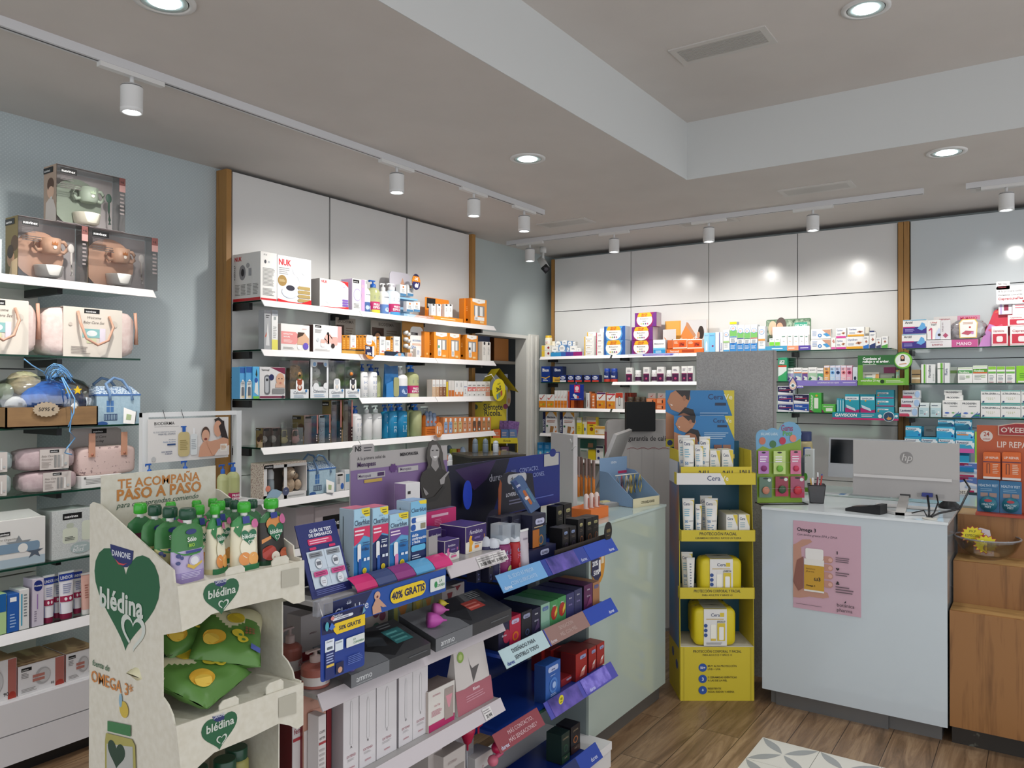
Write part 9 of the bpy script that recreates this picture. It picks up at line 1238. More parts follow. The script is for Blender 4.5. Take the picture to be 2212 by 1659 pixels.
ybag(1558,.0,zc1+.001,92*kk,80*kk,'¡OFERTA!','yellow sun care toiletry bag on the third tier');ybag(1545,.0,zc0+.001,92*kk,82*kk,'¡REGALO!','yellow sun care toiletry bag in front on the lowest tier');ybag(1535,.132,zc0+.001,84*kk,78*kk,'','yellow sun care toiletry bag behind on the lowest tier')
CG=M('c9d3d0',.08,name='white_back_painted_glass');CG2=M('7f8a8a',.15,name='grey_counter_glass')
t=emp('service_counter',(0,0,0),0,'long service counter of pale green-white glass, left of the yellow stand','counter')
B().box(2.98,3.80,1.634,1.646,.08,.992,M('a9b5ac',.1,name='green_white_glass')).obj('front_panel',t);B().box(2.98,2.992,1.646,1.93,.08,.992,CG2).obj('end_panel',t)
B().box(3.79,3.80,1.646,2.3,.08,.992,CG).obj('end_panel',t);B().box(2.975,3.805,1.63,2.30,.992,1.003,M('b5c4bf',.06,name='counter_top_glass')).obj('counter_top',t);B().box(3.0,3.78,1.66,2.28,0,.99,'55524e').obj('carcass',t);B().box(3.0,3.78,1.68,1.69,0,.08,'2a2724').obj('plinth',t)
t=emp('service_counter',(0,0,0),0,'white glass service counter with the pink poster and the monitor','counter')
B().box(4.012,4.024,.372,1.199,.08,.990,M('c6cfd4',.06,name='white_back_painted_glass')).obj('front_panel',t);B().box(4.024,4.62,1.187,1.199,.08,.990,CG).obj('end_panel',t);B().box(4.024,4.62,.372,.384,.08,.990,M('8e9294',.1)).obj('end_panel',t)
B().box(4.008,4.625,.368,1.203,.990,1.002,M('dfe4e6',.06,name='counter_top_glass')).obj('counter_top',t);B().box(4.07,4.6,.40,1.17,0,.985,'6b6a68').obj('carcass',t);B().box(4.05,4.06,.62,1.14,0,.08,M('7d7f80',.3,.6)).obj('plinth',t)
t=tag(B().box(4.66,5.15,-.1,1.15,.975,1.0,M('b9cbc6',.08)).box(4.70,5.1,-.05,1.1,0,.975,'b9babb').obj('work_desk'),'work desk with a glass top behind the monitor counter','desk')
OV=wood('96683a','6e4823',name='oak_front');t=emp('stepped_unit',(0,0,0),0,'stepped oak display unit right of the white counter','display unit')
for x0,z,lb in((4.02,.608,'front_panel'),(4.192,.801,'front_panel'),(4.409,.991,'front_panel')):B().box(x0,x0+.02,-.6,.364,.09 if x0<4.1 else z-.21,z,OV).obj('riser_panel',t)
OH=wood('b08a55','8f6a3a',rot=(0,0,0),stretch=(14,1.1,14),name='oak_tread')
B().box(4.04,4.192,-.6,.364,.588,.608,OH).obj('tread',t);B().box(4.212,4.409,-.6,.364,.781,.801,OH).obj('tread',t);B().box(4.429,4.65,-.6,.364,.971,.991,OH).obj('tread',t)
B().box(4.1,4.64,-.58,.35,0,.58,'3d2c1c').obj('carcass',t);B().box(4.07,4.08,-.6,.36,0,.085,noisy('2f2b26','5a5a50',(22,22,22),.4,name='speckled_plinth',p=(.62,.68))).obj('plinth',t)
a=[on(x,y,'x',4.0115)for x,y in((1713.5,1123.6),(1860,1138.6),(1858.4,1336),(1710.7,1311))];w=a[0].y-a[1].y;h=a[0].z-a[3].z
sk='bf8f7c'
po=B().box(-w/2,w/2,-.0015,0,0,h,'c9a3b1').fr(-w/2,w/2,-.0015,0,h,[T(.06,.885,.042,'2c2a30','Omega 3','l',.025,.5),T(.06,.835,.026,'3c3840','Con ácidos grasos EPA y DHA','l',.0,.6,.25),('P',[(0,.12),(0,.72),(.05,.74),(.14,.79),(.26,.80),(.29,.775),(.22,.74),(.12,.70),(.13,.6),(.16,.22),(.36,.24),(.52,.22),(.54,.17),(.45,.15),(.25,.15),(.1,.12)],sk)]+[('RR',.44,y,.60,y+.075,'c08c7c',.5)for y in(.555,.465,.375,.28)]+[('C',.56,y+.037,.03,'d8aa9c',.022)for y in(.555,.465,.375,.28)]+[('P',[(0,.3),(.06,.55),(.16,.6),(.16,.24),(.08,.2)],'8c5c50'),('R',.17,.21,.47,.58,'e6e2dc'),('RR',.19,.58,.46,.70,'e9e6e2',.15),('R',.17,.23,.47,.51,'c89a34'),T(.2,.46,.022,'6a4a1c','botánica','l',.0,.2),T(.2,.43,.022,'6a4a1c','pharma','l',.0,.2),T(.32,.34,.042,'3a2c1c','ω3','l',.03,.14),T(.2,.27,.02,'3a2c1c','Omega 3','l',.02,.16),('R',.655,.665,.67,.70,'2a2628'),('L',.64,.575,.86,.64,3,'6a5860'),('H',.67,.50,.05,'2a2628'),('L',.64,.425,.84,.475,2,'6a5860'),('C',.67,.355,.016,'2a2628'),('R',.645,.33,.695,.345,'2a2628'),('L',.64,.235,.9,.32,3,'6a5860'),('L',.05,.05,.45,.062,1,'7a6870'),T(.66,.09,.04,'2e2a30','botánica','l',.0,.3),T(.66,.035,.04,'2e2a30','pharma','l',.0,.26),('P',[(.76,.135),(.79,.165),(.79,.14)],'2e2a30')])
tag(po.obj('poster',loc=(4.0115,(a[0].y+a[1].y)/2,a[3].z),rot=-PI/2),'pink supplement poster of a hand holding a white bottle, stuck on the counter front','poster')
ZT=1.003
t=emp('computer_monitor',(4.25,.578,ZT),-PI/2,'white flat monitor seen from behind, with round logo, on the right counter','computer monitor');w2=.234
b=B().box(-w2,w2,0,.022,.066,.340,'b4b1ae').box(-w2,w2,.022,.026,.066,.340,'17171a').box(-w2,w2,-.006,0,.066,.165,'a8a5a3').box(-w2+.004,w2-.03,-.010,-.002,.158,.172,'cfccca')
b.fr(-w2,w2,-.0005,.066,.340,[('C',.52,.72,.062,'8a8785'),T(.522,.665,.13,'c9c6c3','hp','c',.0,.1,.25)]);b.obj('monitor_body',t)
b=B().fr(-w2,w2,-.0065,.066,.165,[('R',.46,.05,.56,.2,'2a2a2c'),('R',.62,.12,.87,.3,'9a9795'),('R',.66,.17,.695,.23,'1c1c20')]);b.obj('port_panel',t)
B().prism([(.085-.005,.075)]*0+[(-.004,.08),(-.012,.075),(-.14,.012),(-.14,.0),(-.11,.0),(-.004,.06)],-.02,.022,M('c9c6c2',.25,.8),'x').obj('stand_leg',t)
for s_ in(-1,1):B().prism([(-.02*s_,-.14),(.02*s_,-.14),(.15*s_,-.03),(.15*s_,-.005),(.11*s_,-.01)],0,.012,'d0cecb','z').obj('stand_foot',t)
pl=lambda p:Vc((4.25,.578,ZT))+Vc((p[1],-p[0],p[2]))
b=B().box(.08,.125,-.035,-.008,.083,.10,'20307c').tube([(.105,-.04,.09),(.115,-.07,.04),(.122,-.13,.02),(.125,-.165,.010)],.005,BLACK,7).tube([(.14,-.01,.092),(.15,-.04,.06),(.14,-.10,.02),(.132,-.165,.010)],.0035,BLACK,7).tube([(.25,.05,.17),(.275,.03,.13),(.24,-.05,.04),(.16,-.11,.02),(.137,-.168,.010)],.005,BLACK,7).tube([(.03,-.11,.004),(.07,-.12,.02),(.10,-.13,.03),(.118,-.168,.008)],.003,BLACK,7);b.obj('monitor_cables',t)
tag(B().lathe([(.030,0),(.032,.004),(.026,.005)],'cfccc2',n=28).obj('cable_grommet',loc=(4.072,.448,ZT-.0005)),'cream round cable outlet at the counter edge','cable outlet')
t=emp('card_terminal',(4.125,.73,ZT),-PI/2-.25,'black card payment terminal lying on the right counter','card terminal');B().prism([(-.085,0),(-.085,.012),(-.06,.022),(.02,.032),(.06,.045),(.085,.045),(.085,0)],-.038,.038,'1c1c1e','y').obj('body',t);B().add([(-.058,-.03,.0235),(-.005,-.03,.0300),(-.005,.03,.0300),(-.058,.03,.0235)],[(0,1,2,3)],'5a4a44').obj('keypad',t);B().add([(.0,-.03,.0308),(.018,-.03,.0330),(.018,.03,.0330),(.0,.03,.0308)],[(0,1,2,3)],'0e0e10').obj('screen',t)
tag(B().add([(0,0,.001),(.12,.01,.001),(.12,.30,.0015),(0,.29,.001)],[(0,1,2,3)],'c9c6c4').box(.02,.1,.05,.055,.001,.0016,'8a8a8a').obj('paper_sheets',loc=(4.36,.44,ZT)),'printed paper sheets lying under the monitor stand','paper')
t=emp('phone_handset',(4.52,.41,ZT),0,'black handset in its cradle behind the right edge of the monitor','handset');B().lathe([(.05,0),(.05,.012),(.03,.03),(.022,.11),(.02,.14)],'1a1a1c',sx=1.2).obj('cradle',t);B().tube([(0,0,.13),(-.01,-.01,.17),(-.02,-.02,.20)],[.018,.024,.020],'1a1a1c').obj('handset_head',t)
t=emp('computer_monitor',(4.74,.82,1.0),-PI/2,'dark screen with white lower bezel behind the first monitor','computer monitor');B().prism([(.0,.10),(.03,.32),(.05,.32),(.04,.10)],-.22,.22,'b9bbbf','x').add([(-.21,-.0012+.011,.178),(.21,.0098,.178),(.21,.0275,.312),(-.21,.0275,.312)],[(0,1,2,3)],M('060608',.15)).obj('monitor_body',t);B().box(-.05,.05,.03,.08,0,.14,'b0b2b5').box(-.1,.1,0,.14,0,.008,'b0b2b5').obj('stand',t)
SQ=Shelf(2,4.98,1.0)
p,w,h,_=SQ.at(1737,1773,920,.02);o=bottle(.115,.34,'b0a070','1f2c5c',capk='wide',shape='square',bh=.29,art=[('C',.5,.5,.35,'6c7c94',.2)]);o.location=p;tag(o,'large amber sanitizer bottle with navy cap on the work desk','bottle')
p,w,h,_=SQ.at(1745,1768,950,-.08);o=bottle(.07,.25,'6f7c88','2458b0',capk='cap',bh=.21,art=[('R',.2,.3,.9,.6,'2c3440')]);o.location=p;tag(o,'smaller grey bottle with bright blue cap on the work desk','bottle')
bx(Shelf(2,4.74,1.0),1738,1756,970,'tall white and green box beside the lip balm stand','e4e6e2',[('R',0,0,1,.1,'7ab03c'),T(.1,.84,.06,'6a9c3c','pure','l',.0,.6),('C',.1,.35,.25,'58a838',.09)],d=.04,name='cream_box')
tag(B().box(0,.11,0,.16,0,.002,'dfe2e4').box(.02,.09,.02,.05,.002,.0025,'4a80b8').obj('leaflet',loc=(4.70,.93,1.0)),'white and blue leaflets lying on the work desk','leaflet')
t=emp('pen_cup',(4.315,1.005,ZT),.3,'black mesh pen cup full of pens beside the lip balm stand','pen cup');b=B();r0,r1,hh=.032,.042,.095
for k in range(4):
 a,c=[(-1,-1),(1,-1),(1,1),(-1,1)][k],[(1,-1),(1,1),(-1,1),(-1,-1)][k]
 b.tube([(a[0]*r1,a[1]*r1,hh),(c[0]*r1,c[1]*r1,hh)],.002,'1a1a1c',5).tube([(a[0]*r0,a[1]*r0,0.002),(a[0]*r1,a[1]*r1,hh)],.0015,'1a1a1c',5).tube([(a[0]*r0,a[1]*r0,.002),(c[0]*r0,c[1]*r0,.002)],.002,'1a1a1c',5)
 b.add([(a[0]*r0,a[1]*r0,0),(c[0]*r0,c[1]*r0,0),(c[0]*r1,c[1]*r1,hh),(a[0]*r1,a[1]*r1,hh)],[(0,1,2,3)],clear('77777a',.6,.3,'wire_mesh'))
b.obj('mesh_cup',t)
for i,c in enumerate(('9c2c34','c89a44','e0e0e2','7a2c3c','b03c30','3c4c8c','d8d8da')):
 an=i*.9;tag(B().cyl((.015*cos(an),.015*sin(an),.004),(.03*cos(an+.6),.03*sin(an+.6),.12+.006*i),.004,c,8).obj('pen',loc=(4.315,1.005,ZT),rot=.3),'%s pen in the mesh cup'%('dark red','ochre','white','maroon','bright red','blue','pale grey')[i],'pen','pens in the mesh cup')
def frame(lA,fA,lB,fB):
 A=_f0*fA+_r0*lA;C_=_f0*fB+_r0*lB;return A,math.atan2(C_.y-A.y,C_.x-A.x),(C_-A).length
A,an,wl=frame((1636-1106)/FPX*4.07,4.07,(1739-1106)/FPX*4.07,4.07);A=on(1637,1091,'z',ZT);C_=on(1740,1090,'z',ZT);an=math.atan2(C_.y-A.y,C_.x-A.x);wl=(C_-A).length;kq=wl/103
t=emp('lip_balm_stand',(A.x+.02,A.y,ZT),an,'green and blue cloud-topped card stand hung with lip balm packs','display stand');q=lambda px,py:((px-1637)*kq,(1088-py)*kq)
sh=[q(*p_)for p_ in((1638,1086),(1736,1086),(1734,1000),(1734,945))]+[q(1709+26*cos(a_),940-26*sin(a_))for a_ in(0,.4,.8,1.2,1.6,2.0,2.4,2.8)]+[q(1672+13*cos(a_),940-13*sin(a_))for a_ in(.7,1.2,1.7,2.2)]+[q(1650+15*cos(a_),945-14*sin(a_))for a_ in(1,1.5,2,2.6,3.1)]+[q(1636,975)]
qq=lambda px,py:((px-1637)*kq/wl,(1088-py)*kq/(176*kq))
b=B().prism(sh,.03,.033,'6a9cbc').fr(0,wl,.03,0,176*kq,[('P',[qq(*p_)for p_ in((1638,1086),(1636,975),(1650,966),(1665,972),(1680,968),(1700,962),(1720,958),(1733,950),(1734,1000),(1736,1086))],'7c9c28'),T(*qq(1646,943),.045,'c9dce6','BÁLSAMO LABIAL','l',.01,.36),T(*qq(1690,934),.075,'8c3c68','Gums','l',.02,.25),T(*qq(1694,944),.06,'58a048','Pets','l',.02,.2)]+[('C',*qq(x,y),.07,c,.045)for x,y,c in((1649,955,'b86850'),(1672,962,'3a6a38'),(1693,955,'b02444'),(1716,950,'d07c68'))]);b.obj('card_board',t)
B().tube([(0,-.02,0.003),(wl,-.02,.003),(wl,.05,.003),(0,.05,.003)],.003,'1c1c1c',6,True).obj('wire_base',t)
B().tube([(.02,-.035,90*kq),(wl-.02,-.035,90*kq)],.0012,CLR,5).tube([(.02,-.035,35*kq),(wl-.02,-.035,35*kq)],.0012,CLR,5).obj('peg_bar',t)
for i,(x0,x1,y0,y1,c,c2)in enumerate(((1638,1661,976,1024,'b078b4','7c1c64'),(1671,1697,976,1025,'b8cc7c','6aa82c'),(1708,1731,975,1025,'cc7090','b8284c'),(1640,1667,1031,1074,'5a7464','b87860'),(1675,1703,1030,1072,'8c3444','2c4c2c'),(1708,1738,1030,1075,'9c4c64','b82434'))):
 a_,c_=q(x0,y1),q(x1,y0);w_,h_=c_[0]-a_[0],c_[1]-a_[1]
 o=B().box(0,w_,0,.002,0,h_,c).fr(0,w_,0,0,h_,[('C',.5,.93,.2,'1c1c20',.04)]+([('R',0,0,1,.25,'a82848')]if i>3 else[])+([('L',.15,.5,.85,.8,3,'e9e4ec')]if i<3 else[('C',.8,.85,.14,'c9d4cc',.08)])).ball((w_/2,-.006,h_*.24 if i<3 else h_*.35),w_*.27 if i<3 else w_*.3,c2,sy=.35).obj('lip_balm_pack');W_=Vc((A.x+.02,A.y,ZT));u_=Vc((cos(an),sin(an),0));n_=Vc((-sin(an),cos(an),0))
 o.location=W_+u_*a_[0]-n_*.004+Vc((0,0,a_[1]));o.rotation_euler=(0,0,an);o.location+=n_*.018
 tag(o,'%s lip balm pack, %s row of the cloud-topped stand'%(('lilac','lime','pink','grey-green','dark green and red','red and blue')[i],'upper' if i<3 else 'lower'),'pack','lip balm packs')
tag(B().box(4.38,4.425,1.247,1.69,0,1.815,noisy('9a9896','a8a6a4',(120,120,120),.22,.5,name='hammered_steel')).box(4.379,4.426,1.243,1.249,0,1.815,'8c8583').obj('steel_partition'),'tall hammered steel panel standing behind the yellow stand','partition panel')
og=Vc((4.75,2.25,0));ag=-.92;ug,ng=Vc((cos(ag),sin(ag),0)),Vc((-sin(ag),cos(ag),0))
def gq(px,py,y=0):d=on(px,py,'x',9.0)-CAM;P=CAM+d*((y-ng.dot(CAM-og))/ng.dot(d));return ug.dot(P-og),P.z
(xa,zt),(xb,_)=gq(1311,907),gq(1450,907);w,b0=xb-xa,.02
t=emp('quality_board',og,ag,'grey-white rounded panel reading garantía de calidad behind the left counter','sign panel')
tx,ty=gq(1357,952);(l0,m0),(l1,m1)=gq(1354,968),gq(1446,966);z_=gq(1400,968)[1]
lnz=[];n_=12
for i in range(n_):lnz+=[('P',[((l0+(l1-l0)*i/n_-xa)/w,(z_-(.008 if i%3==0 else-.0))/zt),((l0+(l1-l0)*(i+1)/n_-xa)/w,(z_-(.008 if(i+1)%3==0 else 0))/zt),((l0+(l1-l0)*(i+1)/n_-xa)/w,(z_+.003-(.008 if(i+1)%3==0 else 0))/zt),((l0+(l1-l0)*i/n_-xa)/w,(z_+.003-(.008 if i%3==0 else 0))/zt)],'8c3030')]
B().prism([(xa,b0),(xb,b0),(xb,zt)]+[(xa+.04+.04*cos(a_),zt-.04+.04*sin(a_))for a_ in(PI/2,2,2.5,PI)],0,.08,'b5b0ac').fr(xa,xb,0,0,zt,[T((tx-xa)/w,ty/zt,.024,'2c2a2c','garantía de calidad','c' if 0 else 'l',.01,.72)]+lnz+[('R',(gq(x,970)[0]-xa)/w,.5,(gq(x,970)[0]-xa)/w+.003,z_/zt,'8f8a88')for x in(1360,1386,1412)]).box(xa-.004,xa,.01,.07,.1,zt-.08,'8c3044').obj('panel',t);B().box(xa+.02,xb-.02,-.02,.1,0,b0,'8a8684').obj('foot',t)
(xa,zb),(xb,zt)=gq(1353,932,-.06),gq(1416,868,-.06)
tag(B().prism(rrect(xa,zb,xb,zt,.008),-.06,-.006,M('0a0a0b',.6)).obj('black_device',loc=og,rot=ag),'matt black square device hanging at the top of the grey guarantee panel','device')
A=_f0*4.07+_r0*.203;C_=_f0*3.80+_r0*.298;an=math.atan2(C_.y-A.y,C_.x-A.x);wl=(C_-A).length
t=emp('brush_stand',(A.x,A.y,ZT),an,'plain white panel stand on the left counter, hung with packed brushes','display stand');B().box(0,wl,0,.022,0,.371,'b7b3b2').obj('panel',t)
for i in range(5):
 x_=(1250+i*8.3-1106)/FPX*3.9;P=_f0*(3.92+.03*(i%2))+_r0*x_;tz=1.6-(990+i*2-843)/FPX*3.9;bz=1.6-(1077-843)/FPX*3.9
 b=B().tube([(0,0,bz-tz),(.002,0,(bz-tz)*.45)],[.0085,.007],'c9731c',8).tube([(.002,0,(bz-tz)*.45),(0,0,(bz-tz)*.1)],.004,'c07a50',6).box(-.011,.011,-.004,.004,(bz-tz)*.5,0,clear('b0968c',.55,.1,'brush_pack'));tag(b.obj('packed_brush',loc=(P.x,P.y,tz),rot=an),'packed brush with orange handle, %s of five hanging by the white panel'%ORD[i],'brush','packed orange brushes')
B().tube([(wl-.02,-.0,.33),(wl+.10,-.06,.36)],.003,'d9d7d4',5).tube([(wl-.02,-.0,.30),(wl+.12,-.04,.33)],.003,'d9d7d4',5).obj('hook_bar',t)
TL=_f0*4.19+_r0*.5625;TR_=_f0*4.76+_r0*.732;BL=_f0*4.2+_r0*.447;dv=TR_-TL;TL=TL+Vc((0,0,1.352));TR_=TR_+Vc((0,0,1.352));BL=BL+Vc((0,0,1.06));BR=BL+dv
nm=dv.cross(TL-BL).normalized()*.02
if nm.dot(CAM-TL)>0:nm=-nm
b=B();V=[BL,BR,TR_,TL];b.add([tuple(v)for v in V]+[tuple(v+nm)for v in V],[(0,1,2,3),(7,6,5,4),(0,4,5,1),(1,5,6,2),(2,6,7,3),(3,7,4,0)],'b3b0ae');
t=emp('computer_monitor',(0,0,0),0,'white tilted touch screen seen from behind on the left counter','computer monitor');b.obj('monitor_body',t)
c_=BL*.5+BR*.1+TL*.2+TR_*.2;c_=(BL+BR)/2*.6+(TL+TR_)/2*.4;B().tube([tuple(c_-nm*.5),tuple(c_-nm*4-Vc((0,0,.05))),(c_.x-nm.x*4,c_.y-nm.y*4,1.02)],[.035,.035,.04],'a5a3a1',8).lathe([(.09,0),(.09,.012),(.04,.018)],'a5a3a1',cx=c_.x-nm.x*4,cy=c_.y-nm.y*4,z0=ZT).obj('stand',t)
A=_f0*3.92+_r0*.605;C_=_f0*4.07+_r0*.768;an=math.atan2(C_.y-A.y,C_.x-A.x);wl=(C_-A).length
t=emp('bracelet_stand',(A.x,A.y,ZT),an,'pale blue cardboard counter stand hung with corded bracelets','display stand');hb_=.235;CB='7c98b8'
B().prism([(0,0),(0,.045),(.16,.165),(.22,.17),(.22,0)],0,.003,CB,'x').obj('side_panel',t);B().prism([(0,0),(0,.045),(.16,.165),(.22,.17),(.22,0)],wl-.003,wl,CB,'x').obj('side_panel',t)
B().box(0,wl,.217,.22,0,hb_,CB).fr(0,wl,.217,0,hb_,[T(.5,.86,.05,'dfe6ec','SEVEN','c',.01,.3),('R',.66,.62,1,.68,'b0305c'),T(.08,.5,.06,'c9d6e2','cordón','l',.0,.3,.2)]).obj('back_board',t);B().box(0,wl,0,.003,0,.045,'cfc6a4').box(0,wl,.003,.21,0,.004,'cfc6a4').fr(0,wl,0,0,.045,[T(.55,.35,.3,'5a5440','CITRONELA BAND','c',.02,.5)]).obj('front_lip',t)
B().tube([(.02,.13,.15),(wl-.02,.13,.15)],.003,'d9d6cc',5).obj('peg_bar',t)
Wb=Vc((A.x,A.y,ZT));ub,nb_=Vc((cos(an),sin(an),0)),Vc((-sin(an),cos(an),0))
for i in range(10):
 o=B().tube([(0,0,0),(.006,0,-.02),(.010,0,-.06),(0,0,-.09),(-.010,0,-.06),(-.006,0,-.02)],.0035,('8c8c94','5a5a60','b03c48','a8a8b4','c8b45c','b8a050','d0bc6c','4a6a8c','c0a848','b8a860')[i],6,True).obj('corded_bracelet');o.location=Wb+ub*(.03+(wl-.06)*i/9)+nb_*(.125-.02*(i%2))+Vc((0,0,.145));o.rotation_euler=(0,0,an+.3*(i%3-1))
 tag(o,'%s corded bracelet on the pale blue stand, %s from the left'%(('grey','dark grey','red','silver','yellow','ochre','pale yellow','blue','mustard','straw')[i],ORD[i]),'bracelet','corded bracelets')
tag(B().box(0,.15,0,.11,0,.018,'8f8d8b').box(.01,.14,.01,.10,.018,.02,'b5b3b0').box(.03,.08,.04,.07,.02,.026,'d8d09c').obj('coin_tray',loc=(3.50,1.83,ZT),rot=-.3),'grey change tray beside the pale blue stand','tray')
t=tag(B().box(0,.17,0,.12,0,.05,'d8702c').obj('balm_tray',loc=(3.12,1.70,ZT)),'orange counter box holding three white capsules','display tray')
for i in range(3):tag(B().lathe([(.012,0),(.0125,.05),(.010,.062),(.004,.068)],'d9c4bc',n=14).fr(-.008,.008,-.0128,.005,.05,[('R',.1,0,.7,1,'a8503c')]).obj('balm_capsule',loc=(3.14+i*.042,1.735-i*.004,ZT+.051)),'white lip balm capsule in the orange box, %s of three'%ORD[i],'capsule','white balm capsules')
q_=on(1285,1230,'y',1.60);b=B().prism(circ(0,0,.062,.085,32),0,.0015,'c88a2c').fr(-.062,.062,0,-.085,.085,[('P',[(.0,.3),(.0,.72),(.62,.66),(.70,.2),(.4,.05)],'22264e'),T(.06,.50,.13,'e9e9ec','20%','l',.03,.42),T(.14,.26,.13,'e9e9ec','50%','l',.03,.42),('RR',.52,.3,.66,.62,'e2e0de',.3),('R',.7,.5,.9,.8,'d8c8a8'),('L',.1,.8,.8,.9,2,'6a4a1c')])
tag(b.obj('discount_sign',loc=(3.06,1.631,q_.z)),'orange and navy 20% and 50% discount sign on the left counter front','promotional sign')
bc=Vc((4.335,.235,.8015));t=emp('glass_bowl',bc,0,'clear bowl with star price tags on the oak step','bowl');bp=[(.05,0),(.08,.012),(.115,.045),(.135,.085),(.138,.10),(.133,.10),(.110,.047),(.075,.016)]
B().lathe(bp,CLR,n=32).obj('bowl',t);B().tube([(.136*cos(2*PI*i/32),.136*sin(2*PI*i/32),.10)for i in range(32)],.004,CLRG,6,True).obj('bowl_rim',t)
def burst(R1,R2,n):return[((R1 if i%2 else R2)*cos(PI*i/n),(R1 if i%2 else R2)*.85*sin(PI*i/n))for i in range(2*n)]
for x_,y_,z_,r,tx_,c1,lb in((4.24,.29,.90,.048,('PV.P','ESPECIAL','11,95 €'),1,'yellow starburst tag reading PV.P especial 11,95'),(4.225,.235,.865,.050,('9,95€',),2,'yellow starburst tag reading 9,95')):
 b=B().prism(burst(r*1.08,r*.85,14),0,.001,'a83424').prism(burst(r,r*.76,14),-.001,0,'d8c81c');
 for k,s_ in enumerate(tx_):b.fr(-r,r,-.001,-r,r,[T(.5,.62-.2*k if len(tx_)>1 else.4,.12 if len(tx_)>1 else.24,'3a3818',s_,'c',.0,.62,.1)])
 tag(b.obj('price_burst',loc=(x_,y_,z_+.02),rot=-PI/2+.25),lb,'price tag')
tag(B().prism([(-.04,0),(-.035,.10),(-.01,.12),(.03,.11),(.045,0)],0,.004,'c9c0c4').fr(-.04,.045,0,0,.1,[('C',.3,.75,.3,'b83c38',.2),('C',.4,.6,.3,'4a8a94',.15),('C',.6,.4,.12,'b03c48',.1),('L',.1,.05,.9,.3,3,'9a7078')]).obj('product_pack',loc=(4.30,.25,.828),rot=(-.2,0,-PI/2+.2)),'white product pack with red fruit print inside the clear bowl','pack')
SO=Shelf(2,4.50,.9925);p,w,h,_=SO.at(2110,2270,920,0);t=emp('hand_cream_stand',p,-PI/2,'orange card stand of lip repair and foot cream packs at the right photo edge','display stand')
f_=lambda px,py:((-(on(px,py,'x',4.5).y-p.y)),on(px,py,'x',4.5).z-p.z);n2=lambda px,py:((f_(px,py)[0]+w/2)/w,f_(px,py)[1]/h);OR='b8562c'
e=[T(*n2(2154,966),.07,'e6d4c8','LIP REPAIR','l',.01,.5),('C',*n2(2131,942),.088,'d8ccc4',.062),T(n2(2131,946)[0],n2(2131,942)[1],.05,'a8402c','24','c',.02,.08),T(n2(2131,948)[0],n2(2131,950)[1],.018,'a8402c','HORAS','c',.01,.1)]
B().box(-w/2,w/2,0,.004,0,h,OR).fr(-w/2,w/2,0,0,h,e).box(-w/2,w/2,-.10,0,0,.012,'a84024').obj('card_board',t)
xa,za=f_(2157,940);xb=xa+.2;zb_=f_(2157,918)[1];B().prism([(xa-.002,za),(xb,za-.002),(xb,zb_+.012),(xa+.07,zb_+.012),(xa-.002,zb_-.003)],-.006,-.002,'d8b8a4').prism([(xa+.003,za+.003),(xb,za+.003),(xb,zb_+.008),(xa+.07,zb_+.008),(xa+.003,zb_-.006)],-.008,-.006,'9c2024').fr(xa,xb,-.008,za,zb_+.01,[T(.05,.25,.42,'e2cfc4',"O'KEEFFE'S",'l',.02,.9)]).obj('brand_plate',t)
for x0,x1,y0,y1,c,k,lb in((2124,2161,978,1033,'d8641c',0,'orange lip repair pack, left of two'),(2165,2205,978,1036,'d8641c',0,'orange lip repair pack, right of two'),(2111,2159,1038,1108,'2c6c98',1,'blue foot cream pack with round tin, left of two'),(2160,2207,1041,1111,'2c6c98',1,'blue foot cream pack with round tin, right of two')):
 aa,cc=on(x0,y1,'x',4.46),on(x1,y0,'x',4.46);w_,h_=aa.y-cc.y,cc.z-aa.z;aa.z=max(aa.z,.9945 if k else aa.z)
 b=B().prism(rrect(0,0,w_,h_,.006),0,.03 if not k else.004,c)
 if not k:b.fr(0,w_,0,0,h_,[T(.5,.76,.085,'ecd8c8','LIP REPAIR','c',.02,.8),('R',0,.62,1,.66,'5a2c44'),('R',.2,.2,.4,.58,'6a2c14'),('RR',.25,.2,.36,.56,'d0692c',.3),('L',.55,.2,.9,.58,6,'e6c4a8'),('R',0,0,1,.08,'ddd8d4')])
 else:b.fr(0,w_,0,0,h_,[T(.5,.80,.075,'c4d6e2','HEALTHY FEET','c',.01,.86),('L',.15,.66,.85,.76,2,'7ca4c0'),('R',.15,.5,.48,.62,'9a8078'),('R',.55,.5,.88,.62,'9a8078')]).cyl((w_/2,-.014,h_*.3),(w_/2,0,h_*.3),w_*.40,'1c6c80',28).fr(w_*.1,w_*.9,-.0145,h_*.3-w_*.4,h_*.3+w_*.4,[('C',.5,.72,.22,'a83440',.1),T(.5,.42,.13,'b4ced4','HEALTHY','c',.02,.7),T(.5,.25,.13,'b4ced4','FEET','c',.02,.5)])
 tag(b.obj('cream_pack',loc=(4.46 if k else 4.455,aa.y,aa.z),rot=-PI/2),lb,'pack','lip and foot cream packs')
org2=Vc((5.42,3.62,0));a2=-.88;u2_,n2_=Vc((cos(a2),sin(a2),0)),Vc((-sin(a2),cos(a2),0))
def rq(px,py,y=0):d=on(px,py,'x',9.5)-CAM;P=CAM+d*((y-n2_.dot(CAM-org2))/n2_.dot(d));return u2_.dot(P-org2),P.z
YR=M('d8c41c',.5,name='bright_yellow_card');t=emp('sweets_display',org2,a2,'bright yellow cardboard sweets stand with a little roof by the stockroom door','display stand')
x0,x1=rq(1020,900)[0],rq(1094,900)[0];zt=rq(1050,858)[1]
nq=lambda px,py:((rq(px,py)[0]-x0)/(x1-x0),rq(px,py)[1]/zt)
